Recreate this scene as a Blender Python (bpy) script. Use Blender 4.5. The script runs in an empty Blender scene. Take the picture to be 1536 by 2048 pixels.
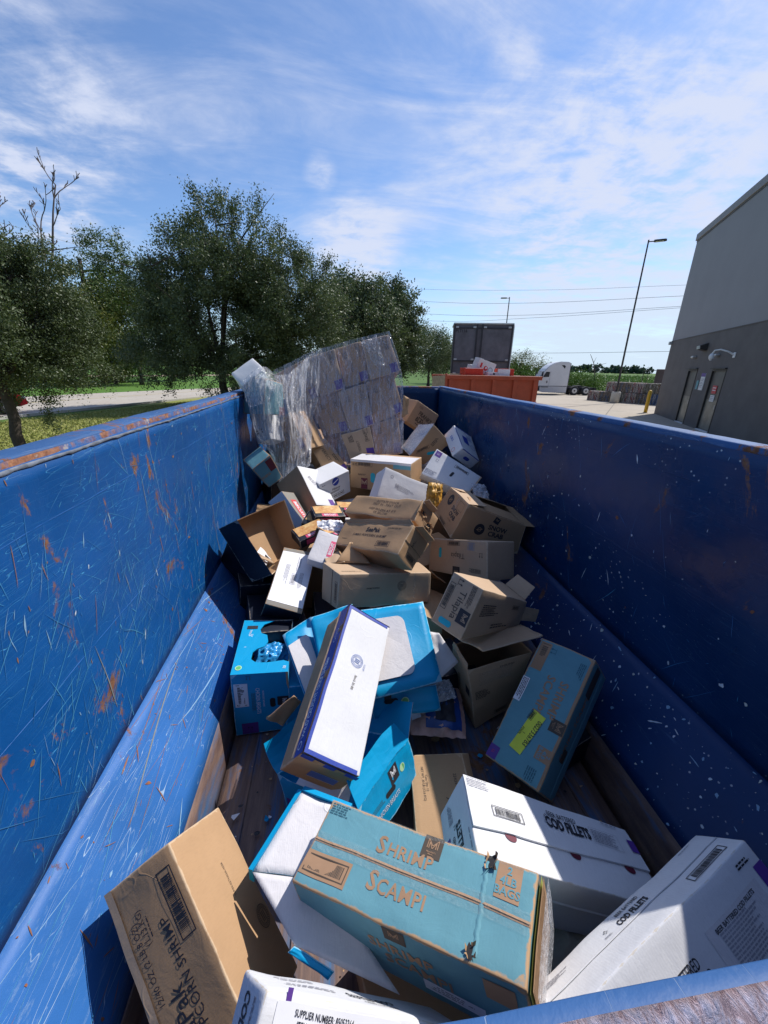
import bpy, math, random, bisect
import numpy as np
from mathutils import Vector, Matrix, noise, Quaternion
random.seed(7); rng = np.random.default_rng(11)
scn = bpy.context.scene
COL = scn.collection
# ------------------------------------------------------------------ camera
GZ = -2.4                       # ground level; the camera (origin) is held above the rim of the dumpster
cd = bpy.data.cameras.new('camera'); cam = bpy.data.objects.new('camera', cd); COL.objects.link(cam)
cd.sensor_fit = 'HORIZONTAL'; cd.sensor_width = 36.0; cd.lens = 36.0*790/1536
cd.clip_start = 0.02; cd.clip_end = 6000
def cam_matrix(p, r, y):
    right = Vector((1,0,0)); fwd = Vector((0,math.cos(p),-math.sin(p))); up = Vector((0,math.sin(p),math.cos(p)))
    c,s = math.cos(r), math.sin(r)
    right, up = c*right+s*up, -s*right+c*up
    Z = Matrix.Rotation(y,3,'Z')
    right, up, fwd = Z@right, Z@up, Z@fwd
    return Matrix((( right.x,up.x,-fwd.x),(right.y,up.y,-fwd.y),(right.z,up.z,-fwd.z)))
cam.matrix_world = cam_matrix(0.35101, 0.022147, -0.130132).to_4x4()
scn.camera = cam
# ------------------------------------------------------------------ light
SUN = Vector((0.86, 0.53, 1.17)).normalized()
sd = bpy.data.lights.new('sun', 'SUN'); sd.energy = 4.9; sd.angle = math.radians(0.5); sd.color = (1.0, 0.955, 0.89)
so = bpy.data.objects.new('sun', sd); COL.objects.link(so); so.location = (20, 10, 30)
so.rotation_euler = SUN.to_track_quat('Z', 'Y').to_euler()
w = bpy.data.worlds.new('World'); scn.world = w; w.use_nodes = True
nt = w.node_tree; nt.nodes.clear(); N = nt.nodes; LK = nt.links
def wn(t, **k):
    n = N.new(t)
    for a,b in k.items(): setattr(n, a, b)
    return n
out = wn('ShaderNodeOutputWorld'); bg = wn('ShaderNodeBackground'); bg.inputs[1].default_value = 0.138
sky = wn('ShaderNodeTexSky', sky_type='NISHITA', sun_disc=False)
sky.sun_elevation = math.asin(SUN.z); sky.sun_rotation = math.atan2(SUN.x, SUN.y)
sky.air_density = 1.0; sky.dust_density = 0.4; sky.ozone_density = 2.2; sky.altitude = 0
tc = wn('ShaderNodeTexCoord'); sx = wn('ShaderNodeSeparateXYZ'); LK.new(tc.outputs['Generated'], sx.inputs[0])
def m(op, a, b=None, c=None, clamp=False):
    n = wn('ShaderNodeMath', operation=op, use_clamp=clamp)
    for i,v in enumerate((a,b,c)):
        if v is None: continue
        if isinstance(v,(int,float)): n.inputs[i].default_value = v
        else: LK.new(v, n.inputs[i])
    return n.outputs[0]
zz = m('ADD', m('MAXIMUM', sx.outputs[2], 0.0), 0.10)
px_ = m('DIVIDE', sx.outputs[0], zz); py_ = m('DIVIDE', sx.outputs[1], zz)
cx = wn('ShaderNodeCombineXYZ'); LK.new(px_, cx.inputs[0]); LK.new(py_, cx.inputs[1])
def cloudnoise(rot, scale, sc, det, dist, off=(0,0,0), rough=.6):
    mp = wn('ShaderNodeMapping'); mp.inputs['Rotation'].default_value = (0,0,rot); mp.inputs['Scale'].default_value = scale; mp.inputs['Location'].default_value = off
    LK.new(cx.outputs[0], mp.inputs[0])
    n = wn('ShaderNodeTexNoise'); n.inputs['Scale'].default_value = sc; n.inputs['Detail'].default_value = det
    n.inputs['Roughness'].default_value = rough; n.inputs['Distortion'].default_value = dist
    LK.new(mp.outputs[0], n.inputs['Vector']); return n.outputs['Fac']
def ramp(v, a, b): 
    n = wn('ShaderNodeMapRange', interpolation_type='SMOOTHSTEP'); n.inputs[1].default_value=a; n.inputs[2].default_value=b; LK.new(v, n.inputs[0]); return n.outputs[0]
big = cloudnoise(0.5, (1,1,1), 0.75, 6, 0.3, (3.1,1.7,0))
streak = cloudnoise(0.75, (0.5,1.5,1), 1.9, 12, .8, (1.4,5.2,0), .66)
fine = cloudnoise(-0.3, (1,1,1), 5.5, 9, 0.25, (5,1,0), .62)
# more veil towards the east (right of the photograph), as seen there
bias = m('MULTIPLY', px_, 0.055)
def puff(d, ang, amt):
    dn = wn('ShaderNodeVectorMath', operation='DOT_PRODUCT'); nv = wn('ShaderNodeVectorMath', operation='NORMALIZE'); LK.new(tc.outputs['Generated'], nv.inputs[0]); LK.new(nv.outputs[0], dn.inputs[0]); dn.inputs[1].default_value = d
    return m('MULTIPLY', m('MULTIPLY', ramp(dn.outputs['Value'], math.cos(math.radians(ang)), 1.0), m('MULTIPLY', m('SUBTRACT', fine, 0.30), 4.2)), amt)
pf = None
for d, ang, amt in (((-0.015,0.938,0.346),2.4,0.17),((0.043,0.972,0.230),7,0.13),((-0.449,0.818,0.360),13,0.14),((-0.488,0.844,0.223),7,0.1),((0.491,0.747,0.448),26,0.09),((0.510,0.791,0.337),12,0.08),((0.403,0.898,0.177),8,0.07),((0.222,0.951,0.216),6,-0.1),((-0.088,0.932,0.350),9,-0.05),((-0.260,0.844,0.468),14,-0.04),((0.541,0.833,0.118),8,0.06)):
    q = puff(d, ang, amt); pf = q if pf is None else m('ADD', pf, q)
dens = m('ADD', m('ADD', m('MULTIPLY', big, 0.62), m('MULTIPLY', streak, 0.54)), m('ADD', m('MULTIPLY', fine, 0.08), bias))
dens = m('ADD', dens, pf)
veil = ramp(dens, 0.525, 0.84)
thick = ramp(dens, 0.66, 0.88)
cl = m('ADD', m('MULTIPLY', veil, 0.58), m('MULTIPLY', thick, 0.34), clamp=True)
tint = wn('ShaderNodeMix', data_type='RGBA', blend_type='MULTIPLY'); tint.inputs[0].default_value = 1.0
LK.new(sky.outputs[0], tint.inputs[6]); tint.inputs[7].default_value = (0.80, 0.92, 1.10, 1)
mixc = wn('ShaderNodeMix', data_type='RGBA'); LK.new(cl, mixc.inputs[0]); LK.new(tint.outputs[2], mixc.inputs[6]); mixc.inputs[7].default_value = (4.9, 5.3, 6.5, 1)
hz = ramp(sx.outputs[2], 0.26, -0.02)
mixh = wn('ShaderNodeMix', data_type='RGBA'); LK.new(m('MULTIPLY', hz, 0.50), mixh.inputs[0]); LK.new(mixc.outputs[2], mixh.inputs[6]); mixh.inputs[7].default_value = (4.3, 5.9, 6.9, 1)
LK.new(mixh.outputs[2], bg.inputs[0]); LK.new(bg.outputs[0], out.inputs[0])
scn.view_settings.view_transform = 'Standard'; scn.view_settings.look = 'None'
scn.view_settings.exposure = 0.08; scn.view_settings.gamma = 1.0; scn.view_settings.use_curve_mapping = False
try:
    scn.cycles.max_bounces = 6; scn.cycles.transparent_max_bounces = 12
except Exception: pass
# ------------------------------------------------------------------ helpers
def tag(o, label=None, cat=None, group=None, kind=None):
    if label: o['label'] = label
    if cat: o['category'] = cat
    if group: o['group'] = group
    if kind: o['kind'] = kind
    return o
def empty(name, loc, label, cat, group=None, rot=None):
    o = bpy.data.objects.new(name, None); o.empty_display_size = .1; COL.objects.link(o); o.location = loc
    if rot is not None: o.rotation_mode = 'QUATERNION'; o.rotation_quaternion = rot
    return tag(o, label, cat, group)
def mesh(name, V, F, mats, parent=None, smooth=False, mi=None, uv=None, attr=None):
    me = bpy.data.meshes.new(name)
    me.from_pydata([tuple(v) for v in V], [], F)
    if not isinstance(mats, (list, tuple)): mats = [mats]
    for a in mats: me.materials.append(a)
    if mi is not None: me.polygons.foreach_set('material_index', mi)
    if smooth: me.polygons.foreach_set('use_smooth', [True]*len(me.polygons))
    attr=attr or {'edge':[.05]*len(V)}
    if attr:
        for k,vals in attr.items():
            a = me.attributes.new(k, 'FLOAT', 'POINT'); a.data.foreach_set('value', vals)
    me.update()
    o = bpy.data.objects.new(name, me); COL.objects.link(o)
    if parent: o.parent = parent
    return o
class MB:
    """collects simple solids into one mesh"""
    def __init__(s): s.V=[]; s.F=[]; s.M=[]
    def add(s, V, F, mi=0):
        n=len(s.V); s.V += [tuple(v) for v in V]; s.F += [tuple(i+n for i in f) for f in F]; s.M += [mi]*len(F)
    def box(s, x0,x1,y0,y1,z0,z1, mi=0, bv=0.0, mat=None):
        if bv<=0:
            V=[(x,y,z) for z in (z0,z1) for y in (y0,y1) for x in (x0,x1)]
            F=[(0,2,3,1),(4,5,7,6),(0,1,5,4),(2,6,7,3),(0,4,6,2),(1,3,7,5)]
        else:
            V=[];F=[]
            c=[(x0,x1),(y0,y1),(z0,z1)]
            idx={}
            for sx_ in (0,1):
                for sy_ in (0,1):
                    for sz_ in (0,1):
                        b=[c[0][sx_],c[1][sy_],c[2][sz_]]; d=[1-2*sx_,1-2*sy_,1-2*sz_]
                        for ax in range(3):
                            p=list(b)
                            for k in range(3):
                                if k!=ax: p[k]+=d[k]*bv
                            idx[(sx_,sy_,sz_,ax)]=len(V); V.append(tuple(p))
            g=lambda a,b,c_,ax: idx[(a,b,c_,ax)]
            F+= [(g(0,0,0,0),g(0,0,1,0),g(0,1,1,0),g(0,1,0,0)),(g(1,0,0,0),g(1,1,0,0),g(1,1,1,0),g(1,0,1,0)),
                 (g(0,0,0,1),g(1,0,0,1),g(1,0,1,1),g(0,0,1,1)),(g(0,1,0,1),g(0,1,1,1),g(1,1,1,1),g(1,1,0,1)),
                 (g(0,0,0,2),g(0,1,0,2),g(1,1,0,2),g(1,0,0,2)),(g(0,0,1,2),g(1,0,1,2),g(1,1,1,2),g(0,1,1,2))]
            for a in (0,1):
                for b in (0,1):
                    F.append((g(a,b,0,0),g(a,b,0,1),g(a,b,1,1),g(a,b,1,0)))
                    F.append((g(a,0,b,0),g(a,0,b,2),g(a,1,b,2),g(a,1,b,0)))
                    F.append((g(0,a,b,1),g(0,a,b,2),g(1,a,b,2),g(1,a,b,1)))
                    for c2 in (0,1): F.append((g(a,b,c2,0),g(a,b,c2,1),g(a,b,c2,2)))
        if mat is not None: V=[mat@Vector(v) for v in V]
        s.add(V,F,mi)
    def tube(s, pts, rad, seg=8, mi=0, cap=True):
        pts=[Vector(p) for p in pts]
        if not hasattr(rad,'__len__'): rad=[rad]*len(pts)
        V=[];F=[]; up=Vector((0.13,0.07,1)).normalized(); prev=None
        for i,p in enumerate(pts):
            d=(pts[min(i+1,len(pts)-1)]-pts[max(i-1,0)]).normalized()
            a=d.cross(up if abs(d.dot(up))<.95 else Vector((1,0,0))).normalized() if prev is None else (prev-d*prev.dot(d)).normalized()
            prev=a; b=d.cross(a)
            for k in range(seg):
                t=2*math.pi*k/seg; V.append(p+(a*math.cos(t)+b*math.sin(t))*rad[i])
        for i in range(len(pts)-1):
            for k in range(seg):
                k2=(k+1)%seg; F.append((i*seg+k,i*seg+k2,(i+1)*seg+k2,(i+1)*seg+k))
        if cap: F.append(tuple(range(seg))[::-1]); F.append(tuple((len(pts)-1)*seg+k for k in range(seg)))
        s.add(V,F,mi)
    def prism(s, poly, axis0, axis1, ext, org=(0,0,0), mi=0):
        """poly of (a,b) spanned by axis0, axis1, extruded by vector ext"""
        a0=Vector(axis0);a1=Vector(axis1);e=Vector(ext);o=Vector(org);n=len(poly)
        V=[o+a0*a+a1*b for a,b in poly]+[o+a0*a+a1*b+e for a,b in poly]
        F=[tuple(range(n))[::-1],tuple(range(n,2*n))]+[(i,(i+1)%n,n+(i+1)%n,n+i) for i in range(n)]
        s.add(V,F,mi)
    def build(s,name,mats,parent=None,smooth=False):
        return mesh(name,s.V,s.F,mats,parent,smooth,s.M)
# ------------------------------------------------------------------ materials
class MT:
    def __init__(s,name,rough=.6,spec=.5):
        s.m=bpy.data.materials.new(name); s.m.use_nodes=True; s.t=s.m.node_tree; s.p=s.t.nodes['Principled BSDF']
        s.p.inputs['Roughness'].default_value=rough
        s.p.inputs['Specular IOR Level'].default_value=spec
        s.tc=s.t.nodes.new('ShaderNodeTexCoord')
    def n(s,t,**k):
        x=s.t.nodes.new(t)
        for a,b in k.items(): setattr(x,a,b)
        return x
    def put(s,v,sock):
        if isinstance(v,bpy.types.NodeSocket): s.t.links.new(v,sock)
        else:
            if isinstance(v,(tuple,list)) and len(v)==3 and sock.type=='RGBA': v=(*v,1)
            sock.default_value=v
    def noise(s,scale,detail=4,rough=.55,dist=0,rot=(0,0,0),sc=(1,1,1),coord='Object',loc=(0,0,0),out='Fac'):
        mp=s.n('ShaderNodeMapping'); mp.inputs['Rotation'].default_value=rot; mp.inputs['Scale'].default_value=sc; mp.inputs['Location'].default_value=loc
        s.t.links.new(s.tc.outputs[coord],mp.inputs[0])
        x=s.n('ShaderNodeTexNoise'); x.inputs['Scale'].default_value=scale; x.inputs['Detail'].default_value=detail; x.inputs['Roughness'].default_value=rough; x.inputs['Distortion'].default_value=dist
        s.t.links.new(mp.outputs[0],x.inputs['Vector']); return x.outputs[out]
    def math(s,op,a,b=0,clamp=False):
        x=s.n('ShaderNodeMath',operation=op,use_clamp=clamp); s.put(a,x.inputs[0]); s.put(b,x.inputs[1]); return x.outputs[0]
    def step(s,v,a,b):
        x=s.n('ShaderNodeMapRange'); s.put(v,x.inputs[0]); x.inputs[1].default_value=a; x.inputs[2].default_value=b; return x.outputs[0]
    def mix(s,f,a,b,mode='MIX'):
        x=s.n('ShaderNodeMix',data_type='RGBA',blend_type=mode); s.put(f,x.inputs[0]); s.put(a,x.inputs[6]); s.put(b,x.inputs[7]); return x.outputs[2]
    def col(s,v): s.put(v,s.p.inputs['Base Color']); return s
    def rough(s,v): s.put(v,s.p.inputs['Roughness']); return s
    def bump(s,h,strength=.3,dist=.01):
        x=s.n('ShaderNodeBump'); x.inputs['Strength'].default_value=strength; x.inputs['Distance'].default_value=dist; s.put(h,x.inputs['Height']); s.t.links.new(x.outputs[0],s.p.inputs['Normal']); return s
    def attr(s,name):
        x=s.n('ShaderNodeAttribute'); x.attribute_name=name; return x.outputs['Fac']
def simple(name,rgb,rough=.6,var=.12,scale=8,metal=0,bump=0,spec=.5):
    M=MT(name,rough,spec); n=M.noise(scale,6,.6)
    d=tuple(c*(1-var) for c in rgb); l=tuple(min(1,c*(1+var)) for c in rgb)
    M.col(M.mix(M.step(n,.3,.7),d,l)); M.p.inputs['Metallic'].default_value=metal
    if bump: M.bump(n,bump,.01)
    return M.m
KR=(.46,.285,.155)
def card(name,rgb,wear=.0,rough=.75,wearcol=KR,flute=.25,grime=.10,corr=(1,0,0)):
    """printed corrugated board: base print, worn to kraft along the edges (attribute edge = metres to the nearest edge)"""
    M=MT(name,rough,.35)
    n1=M.noise(3.5,6,.6); n2=M.noise(45,5,.6); n3=M.noise(260,2,.5,sc=(1,.15,1))
    d=tuple(c*(1-grime*1.6) for c in rgb); c=M.mix(M.step(n1,.3,.72),rgb,d)
    c=M.mix(M.math('MULTIPLY',M.step(n3,.45,.75),.22),c,tuple(x*.72 for x in rgb))
    stain=M.step(M.noise(7,7,.7,1.2,loc=(3,1,2)),.66,.78)
    c=M.mix(M.math('MULTIPLY',stain,.22),c,tuple(x*.45 for x in rgb))
    if wear>0:
        e=M.attr('edge')
        k=M.math('ADD',e,M.math('MULTIPLY',M.math('SUBTRACT',n2,.5),.018))
        c=M.mix(M.step(k,wear*.012,wear*.006),c,wearcol)
    crz=None
    for q_ in ((4.2,(.4,.2,.9),(2,5,1)),(6.5,(1.1,.6,.2),(8,1,4))):
        l_=M.math('MULTIPLY',M.step(M.math('ABSOLUTE',M.math('SUBTRACT',M.noise(q_[0],1.5,.4,.25,rot=q_[1],loc=q_[2]),.5)),.014,.0),M.step(M.noise(5,3,.5,loc=q_[2]),.50,.62)); crz=l_ if crz is None else M.math('MAXIMUM',crz,l_)
    c=M.mix(M.math('MULTIPLY',crz,.12),c,tuple(min(.85,x*1.35+.04) for x in rgb))
    M.col(c)
    wv=M.n('ShaderNodeTexWave'); wv.inputs['Scale'].default_value=45; wv.inputs['Distortion'].default_value=1.5; wv.inputs['Detail'].default_value=1
    M.t.links.new(M.tc.outputs['Object'],wv.inputs[0])
    h=M.math('ADD',M.math('MULTIPLY',wv.outputs['Fac'],.025),M.math('ADD',M.math('MULTIPLY',n2,.22),M.math('ADD',M.math('MULTIPLY',M.noise(14,5,.6,1.0),.9),M.math('MULTIPLY',crz,.4))))
    M.bump(h,flute,.006)
    return M.m
m_kraft=card('kraft_board',KR,wear=0.5,wearcol=(.54,.39,.25))
m_kraft2=card('kraft_board_pale',(.50,.35,.23),wear=.5,wearcol=(.56,.42,.29))
m_kraftin=card('kraft_inside',(.36,.22,.12))
m_scampi=card('teal_printed_board',(.135,.335,.405),wear=.62,grime=.16)
m_turq=card('turquoise_printed_board',(.0,.31,.60),wear=.35,rough=.45,wearcol=(.25,.55,.75),grime=.05)
m_white=card('white_printed_board',(.70,.70,.72),wear=.08,wearcol=(.6,.55,.48),grime=.04)
m_whitein=card('white_liner_board',(.66,.64,.66),grime=.06,flute=.6)
m_blackb=card('black_printed_board',(.012,.016,.03),wear=.3,rough=.45,wearcol=(.3,.25,.2))
m_grey=card('grey_board',(.27,.25,.22),wear=.4)
m_redb=card('red_printed_board',(.62,.05,.03),wear=.2,rough=.5,wearcol=(.6,.4,.3))
m_blueb=simple('blue_ink',(.02,.05,.36),.5)
m_black=simple('black_ink',(.02,.02,.028),.6); m_brownink=simple('tan_ink',(.36,.215,.125),.7); m_darkink=simple('dark_brown_ink',(.075,.055,.04),.7)
m_greyink=simple('grey_ink',(.30,.30,.34),.7); m_purple=simple('purple_ink',(.10,.035,.26),.5); m_tealink=simple('cyan_ink',(.0,.38,.5),.5)
m_green=simple('green_sticker',(.12,.42,.14),.5); m_greenl=simple('pale_green_sticker',(.45,.7,.4),.5)
m_yel=simple('yellow_sticker',(.72,.78,.06),.5); m_whitep=simple('white_paper',(.78,.78,.82),.55,.04); m_redink=simple('red_ink',(.6,.04,.05),.5)
m_blueink=simple('pale_blue_ink',(.10,.17,.45),.6); m_whiteink=simple('white_ink',(.75,.76,.8),.6,.03); m_maroon=simple('dark_red_inside',(.12,.01,.03),.6)
m_yelgreen=simple('crushed_yellow_plastic',(.55,.60,.16),.4)
m_blackin=simple('dark_opening',(.012,.012,.015),.8)
m_tealdk=simple('teal_dark_ink',(.035,.13,.18),.7)
def film(name,alpha=.2,rough=.12,streak=True,tint=(.92,.94,1.0),amt=.56):
    M=MT(name,rough,.6); M.col(tint)
    tr=M.n('ShaderNodeBsdfTransparent'); mx=M.n('ShaderNodeMixShader')
    a=M.noise(9,6,.65,.6,sc=(4,1,.35) if streak else (1,1,1)); b=M.noise(70,4,.6,1.0,sc=(2.5,1,.12) if streak else (1,1,1))
    k=M.math('ADD',M.step(a,.40,.85),M.math('MULTIPLY',M.step(b,.54,.70),.95))
    f=M.math('ADD',alpha,M.math('MULTIPLY',k,amt),clamp=True)
    M.t.links.new(f,mx.inputs[0]); M.t.links.new(tr.outputs[0],mx.inputs[1]); M.t.links.new(M.p.outputs[0],mx.inputs[2])
    M.t.links.new(mx.outputs[0],M.t.nodes['Material Output'].inputs[0])
    M.bump(M.math('ADD',b,a),.9,.02)
    return M.m
m_film=film('stretch_film',.11,tint=(.74,.75,.88),amt=.62); m_film2=film('bunched_white_film',.14,tint=(.88,.90,.97),amt=.62); m_bag=film('clear_poly_bag',.28,.15,False); m_tape=film('clear_tape',.07,.2,False,(.62,.66,.64),.12)
# dumpster steel
def steel(name,base,scr=1.0,rust=1.0,rough=.32,wornc=(.10,.30,.55),floor=0,fleck=0,rot=0.0):
    M=MT(name,rough,.34)
    n=M.noise(1.3,5,.6); c=M.mix(M.step(n,.3,.7),base,tuple(x*1.5+.004 for x in base))
    def lines(ang,scale,width,mask_scale,thr,loc):
        a=M.noise(scale,1,.3,0,rot=ang,sc=(1,.09,1),loc=loc)   # long thin contour lines
        ln=M.step(M.math('ABSOLUTE',M.math('SUBTRACT',a,.5)),width,width*.25)
        mk=M.step(M.noise(mask_scale,4,.6,loc=loc),thr,thr+.14)
        return M.math('MULTIPLY',ln,mk)
    s=None
    for i,(an,scale,wd,ms,th) in enumerate([((rot+.55,0,0),22,.0035,2.0,.50),((rot+.1,0,0),30,.004,3.0,.52),((rot+1.35,0,0),24,.0035,2.5,.52),((rot-.7,0,0),26,.003,2.2,.56),((rot+.75,0,0),55,.006,1.6,.52)]):
        l=lines(an,scale,wd,ms,th,(i*3.1,i*1.7,i*2.3)); s=l if s is None else M.math('MAXIMUM',s,l)
    scuff=M.math('MULTIPLY',M.step(M.noise(60,7,.8,0,rot=(rot+.5,0,0),sc=(1,.22,1)),.55,.80),M.step(M.noise(1.7,3,.5,loc=(4,4,4)),.44,.62))
    c=M.mix(M.math('MULTIPLY',scuff,.50*scr),c,wornc)
    c=M.mix(M.math('MULTIPLY',s,.55*scr),c,tuple(min(1,x*1.25+.02) for x in wornc))
    r=M.noise(3.6,8,.70,.5,sc=(1,1,.62),loc=(9,2,5)); rm=M.math('MULTIPLY',M.step(r,.650-.03*rust,.69-.03*rust),min(1,rust))
    rc=M.mix(M.step(M.noise(40,4,.6),.35,.65),(.13,.05,.025),(.24,.115,.06))
    c=M.mix(rm,c,rc)
    if floor:
        w1=M.step(M.noise(5,6,.7,.4,sc=(3,.35,1)),.32,.50); c=M.mix(M.math('MULTIPLY',w1,.86),c,M.mix(M.step(M.noise(16,6,.7,sc=(4,.3,1)),.35,.65),(.12,.062,.036),(.25,.145,.085)))
    if fleck:
        v=M.n('ShaderNodeTexVoronoi'); v.inputs['Scale'].default_value=34; M.t.links.new(M.tc.outputs['Object'],v.inputs[0])
        f=M.math('MULTIPLY',M.step(v.outputs['Distance'],.17,.09),M.step(M.noise(2.6,3,.6,loc=(1,7,3)),.52,.60)); f=M.math('MULTIPLY',f,M.step(M.noise(60,2),.45,.5))
        c=M.mix(M.math('MULTIPLY',f,.8),c,(.55,.6,.62))
    M.col(c); M.rough(M.math('ADD',M.math('ADD',rough,M.math('MULTIPLY',rm,.5)),M.math('MULTIPLY',M.math('ADD',scuff,M.step(n,.3,.7)),.14)))
    M.bump(M.math('ADD',M.math('MULTIPLY',M.noise(2.2,3,.5),3.0),M.math('ADD',M.math('MULTIPLY',s,-.25),M.math('MULTIPLY',r,.5))),.35,.02)
    return M.m
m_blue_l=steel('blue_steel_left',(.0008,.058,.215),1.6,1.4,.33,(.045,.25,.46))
m_blue_r=steel('blue_steel_shaded',(.0008,.024,.088),.6,1.0,.24,(.015,.09,.21),fleck=1)  # same blue paint; shade of right and end walls put into a darker base
m_cham=steel('blue_steel_worn_sunlit',(.018,.098,.30),2.0,1.7,.45,(.27,.38,.50))  # wear plus the sun on this slope, both put into a lighter base
m_chamr=steel('blue_steel_worn_shaded',(.003,.026,.10),.5,.8,.38,(.03,.10,.22),fleck=1)  # darker copy of the slope steel, painting in the right side's shade
m_floor=steel('worn_floor_plate',(.03,.10,.22),1,1.6,.5,(.16,.26,.34),floor=1)
m_rim=steel('blue_rim_paint',(.022,.075,.20),1.8,2.9,.5,(.22,.28,.38))
def rusty(name):
    M=MT(name,.75,.4); a=M.noise(6,8,.7,.6,sc=(1,1,1)); b=M.noise(50,5,.6)
    c=M.mix(M.step(b,.3,.7),(.16,.055,.03),(.40,.19,.10)); c=M.mix(M.step(a,.46,.58),c,(.05,.14,.36)); c=M.mix(M.step(M.noise(14,7,.7,loc=(3,3,3)),.58,.66),c,(.42,.38,.36))
    M.col(c); M.bump(M.math('ADD',b,a),.6,.006); return M.m
m_rust=rusty('rusted_rim')
def flaky():
    M=MT('flaking_rust_and_bare_steel',.35,.8); v=M.noise(120,6,.75,1.5,sc=(1,.6,1)); a=M.noise(9,6,.7,.8,sc=(.4,2.2,1))
    c=M.mix(M.step(v,.40,.60),(.20,.065,.035),(.66,.42,.32)); sx_=M.n('ShaderNodeSeparateXYZ'); M.t.links.new(M.tc.outputs['Object'],sx_.inputs[0]); k_=M.math('ADD',M.step(sx_.outputs[1],.071,.058),M.math('SUBTRACT',a,.5)); c=M.mix(M.math('MULTIPLY',M.step(k_,.15,.65),M.math('ADD',.35,M.math('MULTIPLY',M.step(v,.42,.58),.65))),c,(.72,.70,.92)); c=M.mix(M.step(M.noise(30,5,.6,loc=(2,5,1)),.58,.64),c,(.08,.20,.48))
    M.col(c); M.p.inputs['Metallic'].default_value=.35; M.rough(M.step(v,.75,.28)); M.bump(v,1.0,.02); return M.m
m_flaky=flaky()

# ------------------------------------------------------------------ the dumpster
XL,XR,YN,YF=-0.819,1.481,0.078,5.67
ZR,ZC,ZK,ZF=-0.262,-1.335,-1.677,-1.897
def panel(name,fn,nu,nv,mat,parent,thick,nrm,smooth=True):
    """a steel sheet: grid fn(u,v)->point on the seen side, thickness away from it along -nrm"""
    V=[];F=[]; nrm=Vector(nrm)
    for s_ in (0,1):
        for j in range(nv+1):
            for i in range(nu+1):
                p=Vector(fn(i/nu,j/nv)); V.append(p-nrm*thick*s_)
    W=nu+1; o=W*(nv+1)
    for j in range(nv):
        for i in range(nu):
            a=j*W+i; F.append((a,a+1,a+W+1,a+W)); F.append((o+a,o+a+W,o+a+W+1,o+a+1))
    for i in range(nu):
        a=i; F.append((a,o+a,o+a+1,a+1)); a=nv*W+i; F.append((a,a+1,o+a+1,o+a))
    for j in range(nv):
        a=j*W; F.append((a,a+W,o+a+W,o+a)); a=j*W+nu; F.append((a,o+a,o+a+W,a+W))
    return mesh(name,V,F,mat,parent,smooth)
def dn(x,y,z,a=.011,s=1.6): return (noise.noise(Vector((x*s,y*s,z*s)))+.4*noise.noise(Vector((x*s*3,y*s*3,z*s*3+7))))*a
D=empty('blue_dumpster',(0.33,2.8,GZ),'long open-topped blue steel roll-off dumpster, scratched and rusty, filled with cartons','dumpster')
DI=Matrix.Translation((-.33,-2.8,-GZ))
def dpar(o): o.parent=D; o.matrix_parent_inverse=DI; return o
def lerp(a,b,t): return a+(b-a)*t
def dent_l(y,z):
    d=dn(3.1,y,z,.014)
    return d
def top_edge(y,seed): return .004*noise.noise(Vector((y*3,seed,0)))+.003*noise.noise(Vector((y*17,seed,3)))
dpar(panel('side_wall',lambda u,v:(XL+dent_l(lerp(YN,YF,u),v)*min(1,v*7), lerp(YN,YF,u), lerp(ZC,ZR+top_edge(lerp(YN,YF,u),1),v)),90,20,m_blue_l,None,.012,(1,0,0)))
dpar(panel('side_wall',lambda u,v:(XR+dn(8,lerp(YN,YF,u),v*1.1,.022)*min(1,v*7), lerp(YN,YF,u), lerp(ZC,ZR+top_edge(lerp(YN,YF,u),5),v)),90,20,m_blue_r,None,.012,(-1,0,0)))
dpar(panel('end_wall',lambda u,v:(lerp(XL-.01,XR+.01,u), YF+dn(lerp(XL,XR,u),2,v,.012), lerp(ZF-.02,ZR,v)),30,20,m_blue_r,None,.012,(0,-1,0)))
dpar(panel('end_wall',lambda u,v:(lerp(XL-.01,XR+.01,u), YN-.012+dn(lerp(XL,XR,u),5,v,.004), lerp(ZF-.02,ZR-.03,v)),30,20,m_blue_r,None,.012,(0,1,0)))
def cham(side):
    X0=XL if side<0 else XR; s=-side
    def f(u,v):
        y=lerp(YN,YF,u); r=.002*noise.noise(Vector((y*2.2,v*3,side)))
        x=X0+s*(.0+.217*(1-v)); z=lerp(ZK,ZC,v)
        d=dn(y,v,side*4,.008)*min(1,(1-v)*5); return (x+s*d*.8,y,z+d*.8+r)
    return f
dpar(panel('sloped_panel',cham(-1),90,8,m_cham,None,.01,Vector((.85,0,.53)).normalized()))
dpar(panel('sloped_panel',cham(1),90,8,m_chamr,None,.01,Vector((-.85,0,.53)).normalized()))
dpar(panel('kick_plate',lambda u,v:(XL+.217+.035*(1-v)+.004*noise.noise(Vector((u*9,v,2))),lerp(YN,YF,u),lerp(ZF,ZK-.004,v)),60,4,m_floor,None,.008,(1,0,0)))
dpar(panel('kick_plate',lambda u,v:(XR-.217-.035*(1-v)+.004*noise.noise(Vector((u*9,v,7))),lerp(YN,YF,u),lerp(ZF,ZK-.004,v)),60,4,m_floor,None,.008,(-1,0,0)))
# floor plate of long planks, worn through the paint
def floorf(u,v):
    x=lerp(XL+.25,XR-.25,u); y=lerp(YN,YF,v); return (x,y,ZF+.004*noise.noise(Vector((x*2,y*1.2,0))))
dpar(panel('floor_plate',floorf,24,60,m_floor,None,.03,(0,0,1)))
for k in range(7):
    x=XL+.25+(k+.5)*(XR-XL-.5)/7
    b=MB(); b.box(x-.006,x+.006,YN+.02,YF-.02,ZF-.002,ZF+.0065,bv=.002); dpar(b.build('floor_seam',m_floor))
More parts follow.
